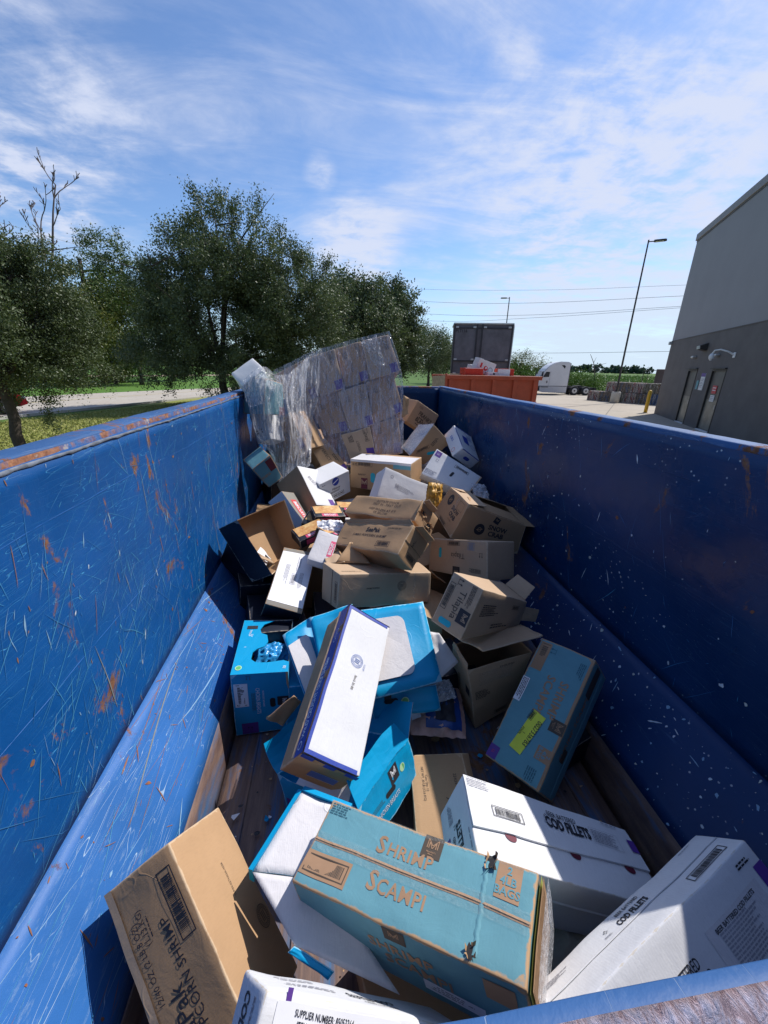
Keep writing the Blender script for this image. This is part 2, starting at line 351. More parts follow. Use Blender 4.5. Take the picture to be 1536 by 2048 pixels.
# rims: square tubes
def rim(x0,x1,y0,y1,z0,z1,mats,along,seed,nm='top_rim',band=.006,r=.007):
    """hollow section rail; index 0 sides, 1 inner side, 2 top"""
    n=80 if along=='y' else 50; V=[];F=[];M=[]
    if along=='y': L=[(lerp(y0,y1,i/n)) for i in range(n+1)]
    else: L=[lerp(x0,x1,i/n) for i in range(n+1)]
    ca,cb=(x0,x1) if along=='y' else (y0,y1)
    prof=[(ca,z0),(ca,z1-r),(ca+r*.3,z1-r*.3),(ca+r,z1),((ca+cb)/2,z1+.001),(cb-r-(band if band<.01 else .003),z1),(cb-r*.3,z1-r*.3),(cb,z1-r),(cb,z0)]
    P=len(prof)
    for i,l in enumerate(L):
        dz=.006*noise.noise(Vector((l*1.3,seed,0)))+.002*noise.noise(Vector((l*9,seed,4))); dx=.006*noise.noise(Vector((l*1.1,seed,9)))+.0015*noise.noise(Vector((l*13,seed,2)))
        for a,z in prof: V.append((a+dx,l,z+dz) if along=='y' else (l,a+dx,z+dz))
    for i in range(n):
        for k in range(P):
            k2=(k+1)%P; F.append((i*P+k,i*P+k2,(i+1)*P+k2,(i+1)*P+k)); M.append(1 if k in ((7,) if band<.01 else (5,6,7)) else (2 if k in (2,3,4,5) else (0 if k!=0 else 0)))
    F.append(tuple(range(P))); M.append(0); F.append(tuple(n*P+k for k in range(P))); M.append(0)
    return dpar(mesh(nm,V,F,mats,None,True,M))
rim(XL-.108,XL-.014,YN-.10,YF+.11,ZR-.09,-.236,[m_rim,m_rust,m_rim],'y',1)
rim(XR+.014,XR+.115,YN-.10,YF+.11,ZR-.09,-.236,[m_rim,m_rim,m_rim],'y',4)
rim(XL-.012,XR+.012,YF+.016,YF+.11,ZR-.07,-.240,[m_rust,m_rust,m_rust],'x',7)
rim(XL-.012,XR+.012,YN-.13,YN-.004,ZR-.09,-.240,[m_flaky,m_rim,m_flaky],'x',9,band=.0101,r=.004)
# curled, torn lip of the wall sheet along the left rim
V=[];F=[]
n=260
for i in range(n+1):
    y=lerp(YN,YF,i/n); a=abs(noise.noise(Vector((y*2.1,3,0)))); j=.006*noise.noise(Vector((y*21,1,0)))+.003*noise.noise(Vector((y*60,1,0)))
    V+= [(XL+.0025+dent_l(y,1),y,ZR-.013+j),(XL+.005+a*.008+dent_l(y,1),y,ZR-.008+j*.6),(XL-.010,y,ZR-.002)]
for i in range(n):
    for k in (0,1): F.append((i*3+k,i*3+k+1,i*3+k+4,i*3+k+3))
m_lip=simple('bare_bent_lip',(.13,.15,.19),.5,.5,30)
dpar(mesh('bent_lip',V,F,m_lip,None,True))
# outside: corner posts, side ribs, floor rails, end frame, wheels
b=MB()
for x0,x1 in ((XL-.115,XL-.020),(XR+.020,XR+.105)):
    for k in range(9):
        y=YN+.02+k*(YF-YN-.04)/8; rb=MB(); rb.box(x0,x1,y-.05,y+.05,ZF-.12,ZR-.092,bv=.008); dpar(rb.build('wall_rib',m_rim))
    rb=MB(); rb.box(x0,x1,YN-.1,YF+.1,ZF-.22,ZF-.121,bv=.008); dpar(rb.build('bottom_rail',m_rim))
for x in (XL+.55,XR-.55):
    rb=MB(); rb.box(x-.05,x+.05,YN-.15,YF+.15,GZ+.16,ZF-.032,bv=.01); dpar(rb.build('long_skid',m_rim))
    for y in (.4,5.2):
        wl=MB(); wl.tube([(x-.09,y,GZ+.09),(x+.09,y,GZ+.09)],.088,18); dpar(wl.build('wheel',m_black))
        fk=MB(); fk.box(x-.105,x-.093,y-.05,y+.05,GZ+.06,ZF-.14); fk.box(x+.093,x+.105,y-.05,y+.05,GZ+.06,ZF-.14); dpar(fk.build('wheel_fork',m_rim))
# scratches: thin tapered scores standing as bright bare streaks on the paint
def scratches(nm,place,N_,cols,lmax,ang,seed,wd=(.0005,.0016),region=None):
    r=random.Random(seed); V=[];F=[];M=[]
    for _ in range(N_):
        u,v=(region(r) if region else (r.random(),r.random())); a=r.choice(ang)+r.gauss(0,.16); L=r.random()**2.2*lmax+.015; wdt=r.uniform(*wd)
        cu=r.gauss(0,.06); n=5; base=len(V); wob=r.gauss(0,.22)
        for i in range(n+1):
            t=i/n; aa=a+cu*(t-.5)+wob*.08*math.sin(t*5); du=math.cos(aa)*L*(t-.5); dv=math.sin(aa)*L*(t-.5); ww=wdt*(math.sin(math.pi*min(1,max(0,t*.96+.02)))**.6)*r.uniform(.5,1.2)
            nx,ny=-math.sin(aa)*ww,math.cos(aa)*ww
            V.append(place(u,v,du+nx,dv+ny)); V.append(place(u,v,du-nx,dv-ny))
        c=r.randrange(len(cols))
        for i in range(n): F.append((base+2*i,base+2*i+1,base+2*i+3,base+2*i+2)); M.append(c)
    return tag(dpar(mesh(nm,V,F,cols,None,False,M)),kind='stuff')
sc_c=[simple('scratch_cyan',(.07,.28,.48),.5),simple('scratch_pale',(.22,.38,.55),.5),simple('scratch_blue',(.035,.16,.38),.5),simple('scratch_white',(.55,.62,.68),.5),simple('scratch_rust',(.24,.11,.06),.8)]
def pl_left(u,v,a,b_):
    y=min(max(lerp(YN,YF,u)+a,YN+.01),YF-.02); z=min(max(lerp(ZC,ZR,v)+b_,ZC+.01),ZR-.02)
    vv=(z-ZC)/(ZR-ZC); return (XL+dent_l(y,vv)*min(1,vv*7)+.0013,y,z)
def pl_right(u,v,a,b_):
    y=min(max(lerp(YN,YF,u)+a,YN+.01),YF-.02); z=min(max(lerp(ZC,ZR,v)+b_,ZC+.01),ZR-.03)
    vv=(z-ZC)/(ZR-ZC); return (XR+dn(8,y,vv*1.1,.022)*min(1,vv*7)-.0016,y,z)
def pl_cham(side):
    f=cham(side)
    def g(u,v,a,b_):
        uu=min(max(u+a/(YF-YN),0.003),.997); vv=min(max(v+b_/.4,0.02),.98); p=Vector(f(uu,vv)); return tuple(p+Vector((-side*.85,0,.53))*.0016)
    return g
U=[1.45,1.62,1.3,.75,.62,.9,.7,.15,2.3]
scratches('scratches',pl_left,1300,[sc_c[0],sc_c[2],sc_c[2],sc_c[0]],.30,U,3,(.0004,.0015))
scratches('scratches',pl_left,1300,[sc_c[0],sc_c[2],sc_c[1],sc_c[0]],.16,[.6,.7,.8,.75,1.5],5,(.0004,.0014),region=lambda r:(r.uniform(.15,1),r.betavariate(1.2,2.4)))
scratches('scratches',pl_left,70,[sc_c[3],sc_c[1]],.055,[1.5,1.3,.9],6,(.0012,.003))
scratches('scratches',pl_left,110,[sc_c[4]],.14,[1.5,1.7,1.4],8,(.0008,.0022))
scratches('scratches',pl_right,160,[sc_c[2],sc_c[2],sc_c[0]],.25,U,13)
scratches('scratches',pl_right,70,[sc_c[3],sc_c[1]],.09,[1.5,1.7,1.3,2.0],14,(.001,.0035))
scratches('scratches',pl_cham(-1),420,[sc_c[0],sc_c[0],sc_c[4],sc_c[1]],.36,[0.05,.1,-.05,0],21,(.0004,.0013))
scratches('scratches',pl_cham(-1),110,[sc_c[4]],.08,[1.2,.6,2.2,.2],22,(.0008,.0025))
m_tan_=simple('scratch_tan',(.20,.22,.22),.7)
scratches('scratches',pl_cham(-1),46,[m_tan_,sc_c[0],sc_c[4],sc_c[1]],.8,[0.0,.03,-.03],24,(.0012,.0042))
scratches('scratches',pl_left,90,[sc_c[1],sc_c[0],m_tan_],.5,[1.5,1.45,1.6],25,(.0010,.0032),region=lambda r:(r.betavariate(3,1.6),r.random()))
scratches('scratches',pl_cham(1),60,[sc_c[3],sc_c[1]],.05,[1.2,.6,2.2,.2],23,(.0015,.005))
for xx,z0,sg in ((XL,-.44,1),(XR,-.42,-1),(XL,-.90,1),(XR,-.86,-1)):
    b=MB(); P_=[]
    for i in range(121):
        y=lerp(YN+.02,YF-.02,i/120); vv=(z0-ZC)/(ZR-ZC); dd=dent_l(y,vv) if sg>0 else dn(8,y,vv*1.1,.022); P_.append((xx+dd-sg*.0012,y,z0+.004*noise.noise(Vector((y*2,z0,0)))))
    b.tube(P_,[.0022+.0012*noise.noise(Vector((p[1]*30,p[2],0))) for p in P_],6); dpar(b.build('weld_seam',m_blue_l if sg>0 else m_blue_r,None,True))
# dried paint and food spatter on the right-hand side
def spots(nm,place,N_,cols,rm,seed,region,sgn):
    r=random.Random(seed);V=[];F=[];M=[]
    for _ in range(N_):
        u,v=region(r); R_=r.random()**2.5*rm+.0012; k=7; base=len(V); st=r.uniform(.4,1.6); an=r.uniform(0,3.1)
        for i in range(k):
            t=2*math.pi*i/k*sgn; q=R_*r.uniform(.5,1.3); a,b_=math.cos(t)*q*st,math.sin(t)*q
            V.append(place(u,v,a*math.cos(an)-b_*math.sin(an),a*math.sin(an)+b_*math.cos(an)))
        F.append(tuple(range(base,base+k))); M.append(r.randrange(len(cols)))
    return tag(dpar(mesh(nm,V,F,cols,None,False,M)),kind='stuff')
m_spat=simple('dried_spatter',(.50,.52,.47),.6,.3,40)
spots('paint_spatter',pl_right,160,[m_spat,sc_c[3]],.010,31,lambda r:(r.betavariate(1.6,2.2),r.betavariate(1.1,3.2)),1)
spots('paint_spatter',pl_cham(1),230,[m_spat,sc_c[3],sc_c[1]],.0085,32,lambda r:(r.uniform(.03,.42),r.random()),1)
m_rustspot=simple('rust_spot',(.24,.095,.045),.85,.4,60)
spots('rust_patch',pl_left,90,[m_rustspot,sc_c[4]],.010,41,lambda r:(r.uniform(.02,.85),r.random()),1)
spots('rust_patch',pl_cham(-1),45,[m_rustspot],.010,42,lambda r:(r.uniform(.02,.5),r.random()),1)
spots('rust_patch',pl_right,40,[m_rustspot],.010,43,lambda r:(r.uniform(.02,.6),r.random()),1)

# ------------------------------------------------------------------ cartons
FACES={'top':lambda s,t:(s,t,0.),'front':lambda s,t:(s,0.,1-t),'left':lambda s,t:(0.,1-s,1-t),'right':lambda s,t:(1.,s,1-t),'back':lambda s,t:(1-s,1.,1-t),'bottom':lambda s,t:(s,1-t,1.)}
class Carton:
    def __init__(s,key,name,label,mat,amp=.004,cat='box',r=.005,body=True,group=None,facemat=None,data=None,seed=None,gap=None,bodyname='carton_body'):
        ctr,M,dims,loc=data or BOX[key]
        s.c=[Vector(p) for p in loc]; s.amp=amp; s.seed=seed if seed is not None else (sum(map(ord,key))%97)*1.7
        Mx=Matrix(M); s.root=empty(name,ctr,label,cat,group,Mx.to_quaternion()); s.mw=Matrix.LocRotScale(Vector(ctr),Mx.to_quaternion(),None)
        s.d=[max(.01,((s.c[1]-s.c[0]).length+(s.c[3]-s.c[2]).length+(s.c[5]-s.c[4]).length+(s.c[7]-s.c[6]).length)/4),
             ((s.c[2]-s.c[0]).length+(s.c[3]-s.c[1]).length+(s.c[6]-s.c[4]).length+(s.c[7]-s.c[5]).length)/4,
             ((s.c[4]-s.c[0]).length+(s.c[5]-s.c[1]).length+(s.c[6]-s.c[2]).length+(s.c[7]-s.c[3]).length)/4]
        s.mat=mat; s.r=r; s.gap=gap; s.G={}; s.PC={}
        if body: s.body=s.mkbody(mat,facemat,bodyname)
    def tri(s,u,v,w):
        c=s.c; f=lambda a,b,t:a+(b-a)*t
        return f(f(f(c[0],c[1],u),f(c[2],c[3],u),v),f(f(c[4],c[5],u),f(c[6],c[7],u),v),w)
    def dis(s,p):
        q=p*6.5+Vector((s.seed,s.seed*.7,0)); n=noise.noise_vector(q)+.35*noise.noise_vector(q*1.9)
        return n*s.amp
    def pos(s,u,v,w): p=s.tri(u,v,w); return p+s.dis(p)
    def at(s,face,a,b,off=0.0):
        f=FACES[face]; g=s.G.get(face)
        if g:
            (A_,B_)=g; i=max(0,min(len(A_)-2,bisect.bisect_right(A_,a)-1)); j=max(0,min(len(B_)-2,bisect.bisect_right(B_,b)-1))
            x=(a-A_[i])/(A_[i+1]-A_[i]); y=(b-B_[j])/(B_[j+1]-B_[j])
            def q(ii,jj):
                k=(face,ii,jj)
                if k not in s.PC: s.PC[k]=s.pos(*f(A_[ii],B_[jj]))
                return s.PC[k]
            p=(q(i,j)*(1-x)+q(i+1,j)*x)*(1-y)+(q(i,j+1)*(1-x)+q(i+1,j+1)*x)*y
        else: p=s.pos(*f(a,b))
        if off:
            e=.02; n=(s.tri(*f(a+e,b))-s.tri(*f(a-e,b))).cross(s.tri(*f(a,b+e))-s.tri(*f(a,b-e))).normalized(); p=p+n*off
        return p
    def fd(s,face):
        return {'top':(s.d[0],s.d[1]),'bottom':(s.d[0],s.d[1]),'front':(s.d[0],s.d[2]),'back':(s.d[0],s.d[2]),'left':(s.d[1],s.d[2]),'right':(s.d[1],s.d[2])}[face]
    def mkbody(s,mat,facemat,bn='carton_body'):
        L=[]
        for d in s.d:
            r=min(s.r,d*.2); n=max(3,min(30,int((d-2*r)/(.022 if s.amp>.002 else .03))))
            L.append([0,r*.3,r]+[r+(d-2*r)*k/n for k in range(1,n)]+[d-r,d-r*.3,d])
        N_=[[v/s.d[a] for v in L[a]] for a in range(3)]; rv=lambda l:[1-v for v in reversed(l)]; U_,V_,W_=N_
        s.G={'top':(U_,V_),'front':(U_,rv(W_)),'left':(rv(V_),rv(W_)),'right':(V_,rv(W_)),'back':(rv(U_),rv(W_)),'bottom':(U_,rv(V_))}
        nx,ny,nz=[len(l) for l in L]; idx={};V=[];E=[]
        r=s.r
        def vid(i,j,k):
            if (i,j,k) in idx: return idx[(i,j,k)]
            p=Vector((L[0][i],L[1][j],L[2][k])); q=Vector([min(max(p[a],r),s.d[a]-r) for a in range(3)])
            dd=p-q
            if sum(1 for a in range(3) if abs(dd[a])>1e-7)>=2: p=q+dd.normalized()*r
            dist=sorted(min(L[a][(i,j,k)[a]],s.d[a]-L[a][(i,j,k)[a]]) for a in range(3))
            E.append(dist[1]); V.append(s.pos(p.x/s.d[0],p.y/s.d[1],p.z/s.d[2])); idx[(i,j,k)]=len(V)-1; return idx[(i,j,k)]
        F=[];MI=[]
        names=['top','bottom','front','back','left','right']
        fm=facemat or {}
        mats=[mat]+[x for x in dict.fromkeys(fm.values())]; mi=lambda n_: mats.index(fm[n_]) if n_ in fm else 0
        for i in range(nx-1):
            for j in range(ny-1):
                F.append((vid(i,j,0),vid(i+1,j,0),vid(i+1,j+1,0),vid(i,j+1,0)));MI.append(mi('top'))
                F.append((vid(i,j,nz-1),vid(i,j+1,nz-1),vid(i+1,j+1,nz-1),vid(i+1,j,nz-1)));MI.append(mi('bottom'))
        for i in range(nx-1):
            for k in range(nz-1):
                F.append((vid(i,0,k),vid(i,0,k+1),vid(i+1,0,k+1),vid(i+1,0,k)));MI.append(mi('front'))
                F.append((vid(i,ny-1,k),vid(i+1,ny-1,k),vid(i+1,ny-1,k+1),vid(i,ny-1,k+1)));MI.append(mi('back'))
        for j in range(ny-1):
            for k in range(nz-1):
                F.append((vid(0,j,k),vid(0,j+1,k),vid(0,j+1,k+1),vid(0,j,k+1)));MI.append(mi('left'))
                F.append((vid(nx-1,j,k),vid(nx-1,j,k+1),vid(nx-1,j+1,k+1),vid(nx-1,j+1,k)));MI.append(mi('right'))
        return mesh(bn,V,F,mats,s.root,True,MI,attr={'edge':E})
    # ---- print
    def grid(s,face,a0,a1,b0,b1,off,acc,mi):
        n=max(1,int(abs(a1-a0)*s.fd(face)[0]/.03)); k=max(1,int(abs(b1-b0)*s.fd(face)[1]/.03)); base=len(acc[0])
        for j in range(k+1):
            for i in range(n+1): acc[0].append(s.at(face,lerp(a0,a1,i/n),lerp(b0,b1,j/k),off))
        for j in range(k):
            for i in range(n): a=base+j*(n+1)+i; acc[1].append((a,a+1,a+n+2,a+n+1)); acc[2].append(mi)
    def prints(s,face,items,name='printing',off=.0012,parent=None):
        W,H=s.fd(face); acc=([],[],[]); mats=[]
        for it in items:
            mat=it[0]; 
            if mat not in mats: mats.append(mat)
            mi=mats.index(mat)
            for V,F in shape2d(it[1:]):
                kind,a,b,rot=it[1],it[2],it[3],it[4]; c_,s_=math.cos(math.radians(rot)),math.sin(math.radians(rot)); base=len(acc[0])
                o=off+(.0006 if mat in UPPER and len(items)>1 and it[1]!='R' else 0)
                if it[1]=='R' and len(it)>7: o+=it[7]
                if kind=='R' and rot%90==0:
                    w_,h_=(it[5],it[6]) if rot%180==0 else (it[6],it[5]); s.grid(face,a-w_/W/2,a+w_/W/2,b-h_/H/2,b+h_/H/2,o,acc,mi); continue
                for x,y in V:
                    X=x*c_-y*s_; Y=x*s_+y*c_; aa=min(max(a+X/W,.006),.994); bb=min(max(b+Y/H,.006),.994); acc[0].append(s.at(face,aa,bb,o))
                for f in F: acc[1].append(tuple(i+base for i in f)); acc[2].append(mi)
        return mesh(name,acc[0],acc[1],mats,parent or s.root,False,acc[2])
    def strip(s,face,a0,a1,b0,b1,mat,name,off=.0008):
        acc=([],[],[]); s.grid(face,a0,a1,b0,b1,off,acc,0); return mesh(name,acc[0],acc[1],[mat],s.root,True,acc[2])
    def slit(s,face,a0,b0,a1,b1,w=.0022,mat=None,name='flap_seam'):
        """dark open slit between two flaps with a raised lip on one side"""
        W,H=s.fd(face); n=14; V=[];F=[];M=[]; dx,dy=(a1-a0)*W,(b1-b0)*H; L=math.hypot(dx,dy); nx,ny=-dy/L,dx/L
        for i in range(n+1):
            t=i/n; a=lerp(a0,a1,t); b=lerp(b0,b1,t); j=.0012*noise.noise(Vector((t*7,s.seed,0)))
            for k,(e,o) in enumerate(((-w/2,.0006),(w/2,.0006),(w/2,.0032),(w/2+.006,.0008))): V.append(s.at(face,a+nx*(e+j)/W,b+ny*(e+j)/H,o))
        for i in range(n):
            for k in range(3): F.append((i*4+k,i*4+k+4,i*4+k+5,i*4+k+1)); M.append(0 if k==0 else 1)
        return mesh(name,V,F,[m_blackin,mat or s.mat],s.root,False,M)
    def flap(s,edge,depth,angle,mat,name='flap',inner=None,taper=.06,th=.004,span=(0,1),curl=.0):
        """hinged board: edge=(face,side) side in 'tblr' of that face; angle 0 = in the plane of the face going outwards, + = bends up (away from the carton)"""
        face,side=edge; W,H=s.fd(face); n=8;m_=4; V=[];F=[]
        P={'t':lambda q:(q,1.),'b':lambda q:(1-q,0.),'l':lambda q:(0.,q),'r':lambda q:(1.,1-q)}[side]
        c0=s.at(face,.5,.5); 
        e0=s.at(face,*P(span[0])); e1=s.at(face,*P(span[1])); ed=(e1-e0).normalized(); mid=(e0+e1)/2
        fn=(s.at(face,.6,.5)-s.at(face,.4,.5)).cross(s.at(face,.5,.6)-s.at(face,.5,.4)).normalized()
        outw=(mid-c0); outw=(outw-ed*outw.dot(ed)-fn*outw.dot(fn)).normalized()
        for sd in (0,1):
            for j in range(m_+1):
                t=j/m_; an=math.radians(angle+curl*t); 
                for i in range(n+1):
                    q=i/n; qq=lerp(lerp(span[0],span[1],taper*t),lerp(span[1],span[0],taper*t),q)
                    base=s.at(face,*P(qq)); dd=(outw*math.cos(an)+fn*math.sin(an))*depth*t; nn=(fn*math.cos(an)-outw*math.sin(an))
                    V.append(base+dd-nn*th*sd+nn*.003*noise.noise(Vector((q*3,t*3,s.seed))))
        W_=n+1;o=W_*(m_+1)
        for j in range(m_):
            for i in range(n): a=j*W_+i; F.append((a,a+1,a+W_+1,a+W_)); F.append((o+a,o+a+W_,o+a+W_+1,o+a+1))
        for i in range(n): a=m_*W_+i; F.append((a,a+1,o+a+1,o+a)); a=i; F.append((a,o+a,o+a+1,a+1))
        for j in range(m_): a=j*W_; F.append((a,a+W_,o+a+W_,o+a)); a=j*W_+n; F.append((a,o+a,o+a+W_,a+W_))
        M=[0 if f[0]<o and f[1]<o and f[2]<o else 1 for f in F]
        return mesh(name,V,F,[mat,inner or mat],s.root,False,M)
    def shell(s,skip=('top',),out=None,inn=None,th=.005,outs={}):
        """open carton: one panel per remaining face, each with its own thickness and its own inside"""
        for face,nm in (('bottom','base_panel'),('front','side_panel'),('back','side_panel'),('left','end_panel'),('right','end_panel'),('top','top_panel')):
            if face in skip: continue
            W,H=s.fd(face); n=max(3,int(W/.03)); k=max(3,int(H/.03)); V=[];F=[];M=[];E=[]
            for sd in (0,1):
                for j in range(k+1):
                    for i in range(n+1):
                        e=0.0 if not sd else th*1.05
                        a=lerp(e/W,1-e/W,i/n); b=lerp(e/H,1-e/H,j/k); V.append(s.at(face,a,b,-th if sd else 0)); E.append(min(a*W,(1-a)*W,b*H,(1-b)*H))
            W_=n+1;o=W_*(k+1)
            for j in range(k):
                for i in range(n): a=j*W_+i; F.append((a,a+1,a+W_+1,a+W_));M.append(0); F.append((o+a,o+a+W_,o+a+W_+1,o+a+1));M.append(1)
            for i in range(n): a=k*W_+i; F.append((a,a+1,o+a+1,o+a)); a=i; F.append((a,o+a,o+a+1,a+1)); M+=[1,1]
            for j in range(k): a=j*W_; F.append((a,a+W_,o+a+W_,o+a)); a=j*W_+n; F.append((a,o+a,o+a+W_,a+W_)); M+=[1,1]
            mesh(nm,V,F,[outs.get(face,out or s.mat),inn or m_kraftin],s.root,False,M,attr={'edge':E}); s.G[face]=([i/n for i in range(n+1)],[j/k for j in range(k+1)])
UPPER=set()
_tc={}
def text2d(body,h,cond=1.0,bold=0.0,space=1.0,line=.8,align='CENTER'):
    k=(body,cond,bold,space,line,align)
    if k not in _tc:
        c=bpy.data.curves.new('t','FONT'); c.body=body; c.size=1; c.align_x=align; c.align_y='CENTER'; c.offset=bold; c.space_character=space; c.space_line=line; c.resolution_u=2
        o=bpy.data.objects.new('t',c); me=bpy.data.meshes.new_from_object(o)
        _tc[k]=([(v.co.x*cond,v.co.y) for v in me.vertices],[tuple(p.vertices) for p in me.polygons])
        bpy.data.meshes.remove(me); bpy.data.objects.remove(o); bpy.data.curves.remove(c)
    V,F=_tc[k]; sc=h/.72
    return [(x*sc,y*sc) for x,y in V],F
def rect2d(x0,y0,x1,y1): return [(x0,y0),(x1,y0),(x1,y1),(x0,y1)],[(0,1,2,3)]
def ring2d(r0,r1,n=36,sx=1,sy=1,cx=0,cy=0):
    V=[];F=[]
    for i in range(n):
        a=2*math.pi*i/n; V+=[(cx+math.cos(a)*r0*sx,cy+math.sin(a)*r0*sy),(cx+math.cos(a)*r1*sx,cy+math.sin(a)*r1*sy)]
    for i in range(n): j=(i+1)%n; F.append((2*i,2*i+1,2*j+1,2*j))
    return V,F
def shape2d(it):
    k=it[0]
    if k=='T':
        o=it[6] if len(it)>6 else {}; return [text2d(it[5],it[4],**o)]
    if k=='R': return [rect2d(-it[4]/2,-it[5]/2,it[4]/2,it[5]/2)]
    if k=='F':      # frame
        w_,h_,t=it[4]/2,it[5]/2,it[6]; return [rect2d(-w_,h_-t,w_,h_),rect2d(-w_,-h_,w_,-h_+t),rect2d(-w_,-h_+t,-w_+t,h_-t),rect2d(w_-t,-h_+t,w_,h_-t)]
    if k=='B':      # framed bar code
        w_,h_=it[4],it[5]; t=min(w_,h_)*.07; S=shape2d(('F',0,0,0,w_,h_,t)); r=random.Random(int(w_*1e4)+int(h_*1e4)); x=-w_/2+w_*.10
        while x<w_/2-w_*.11:
            bw=w_*r.choice((.010,.010,.018,.026)); S.append(rect2d(x,-h_/2+h_*.17,x+bw,h_/2-h_*.17)); x+=bw+w_*r.choice((.007,.007,.013))
        return S
    if k=='P':      # paragraph too small to read: broken dashes
        w_,h_,n=it[4],it[5],it[6]; r=random.Random(int(w_*1e4)*7+n); S=[]; lh=h_/n
        for i in range(n):
            y=h_/2-(i+.5)*lh; x=-w_/2; end=w_/2*r.uniform(.3,1)
            while x<end:
                l=lh*r.uniform(.5,2.6); l=min(l,end-x+.0001); S.append(rect2d(x,y-lh*.27,x+l,y+lh*.27)); x+=l+lh*.35
        return S
    if k=='O': return [ring2d(it[4],it[5],36,*(it[6:8] if len(it)>6 else ()))]
    if k=='D': 
        V=[(math.cos(a*math.pi/14)*it[4],math.sin(a*math.pi/14)*it[5]) for a in range(28)]; return [(V,[tuple(range(28))])]
    if k=='C':      # capsule hand hole
        w_,h_=it[4]/2,it[5]/2; r=min(w_,h_); V=[]
        for a in range(28):
            t=a*2*math.pi/28; V.append((math.cos(t)*r+(w_-r)*(1 if math.cos(t)>0 else -1),math.sin(t)*r+(h_-r)*(1 if math.sin(t)>0 else -1)))
        return [(V,[tuple(range(28))])]
    if k=='M':      # the M emblem: an angular M of doubled strokes
        h=it[4]; t=h*.085; S=[]
        def stroke(x0,y0,x1,y1):
            L=math.hypot(x1-x0,y1-y0); nx,ny=-(y1-y0)/L*t/2,(x1-x0)/L*t/2
            S.append(([(x0+nx,y0+ny),(x0-nx,y0-ny),(x1-nx,y1-ny),(x1+nx,y1+ny)],[(0,1,2,3)]))
        w_=h*.55
        stroke(-w_,-h/2,-w_,h*.42); stroke(w_,-h/2,w_,h*.42); stroke(-w_,h*.42,0,-h*.22); stroke(w_,h*.42,0,-h*.22)
        stroke(-w_*.66,-h/2,-w_*.66,h*.10); stroke(w_*.66,-h/2,w_*.66,h*.10); stroke(-w_*.66,h*.10,0,-h*.5); stroke(w_*.66,h*.10,0,-h*.5)
        return S
    if k=='S':      # seal: rings with a monogram-like wheel of short strokes
        r=it[4]; S=[ring2d(r*.94,r,40),ring2d(r*.62,r*.67,36)]
        for i in range(26):
            a=2*math.pi*i/26; c_,s_=math.cos(a),math.sin(a); q=r*.035
            S.append(([(c_*r*.72-s_*q,s_*r*.72+c_*q),(c_*r*.72+s_*q,s_*r*.72-c_*q),(c_*r*.88+s_*q,s_*r*.88-c_*q),(c_*r*.88-s_*q,s_*r*.88+c_*q)],[(0,1,2,3)]))
        for i in range(3): S.append(rect2d(-r*.42,r*(.26-.26*i)-r*.05,r*.42,r*(.26-.26*i)+r*.05))
        return S
    if k=='A':      # this-way-up arrows
        h=it[4]; S=[]
        for dx in (-h*.32,h*.32): S+= [rect2d(dx-h*.05,-h*.4,dx+h*.05,h*.2),([(dx-h*.2,h*.15),(dx+h*.2,h*.15),(dx,h*.5)],[(0,1,2)])]
        S.append(rect2d(-h*.55,-h*.52,h*.55,-h*.44)); return S
    return []
def logo(face,c,a,b,rot,w,h,bgm,fgm,extra=True,name='maker_emblem'):
    its=[(bgm,'R',a,b,rot,w,h)]
    o=c.prints(face,its,name,off=.0012)
    r=math.radians(rot); W,H=c.fd(face); up=(-math.sin(r)/W,math.cos(r)/H)
    c.prints(face,[(fgm,'M',a+up[0]*h*.16,b+up[1]*h*.16,rot,h*.46)]+([(fgm,'T',a-up[0]*h*.28,b-up[1]*h*.28,rot,h*.085,"Member's\nMark.",{'bold':.01,'line':.85})] if extra else []),'emblem_letter',off=.0020,parent=o)

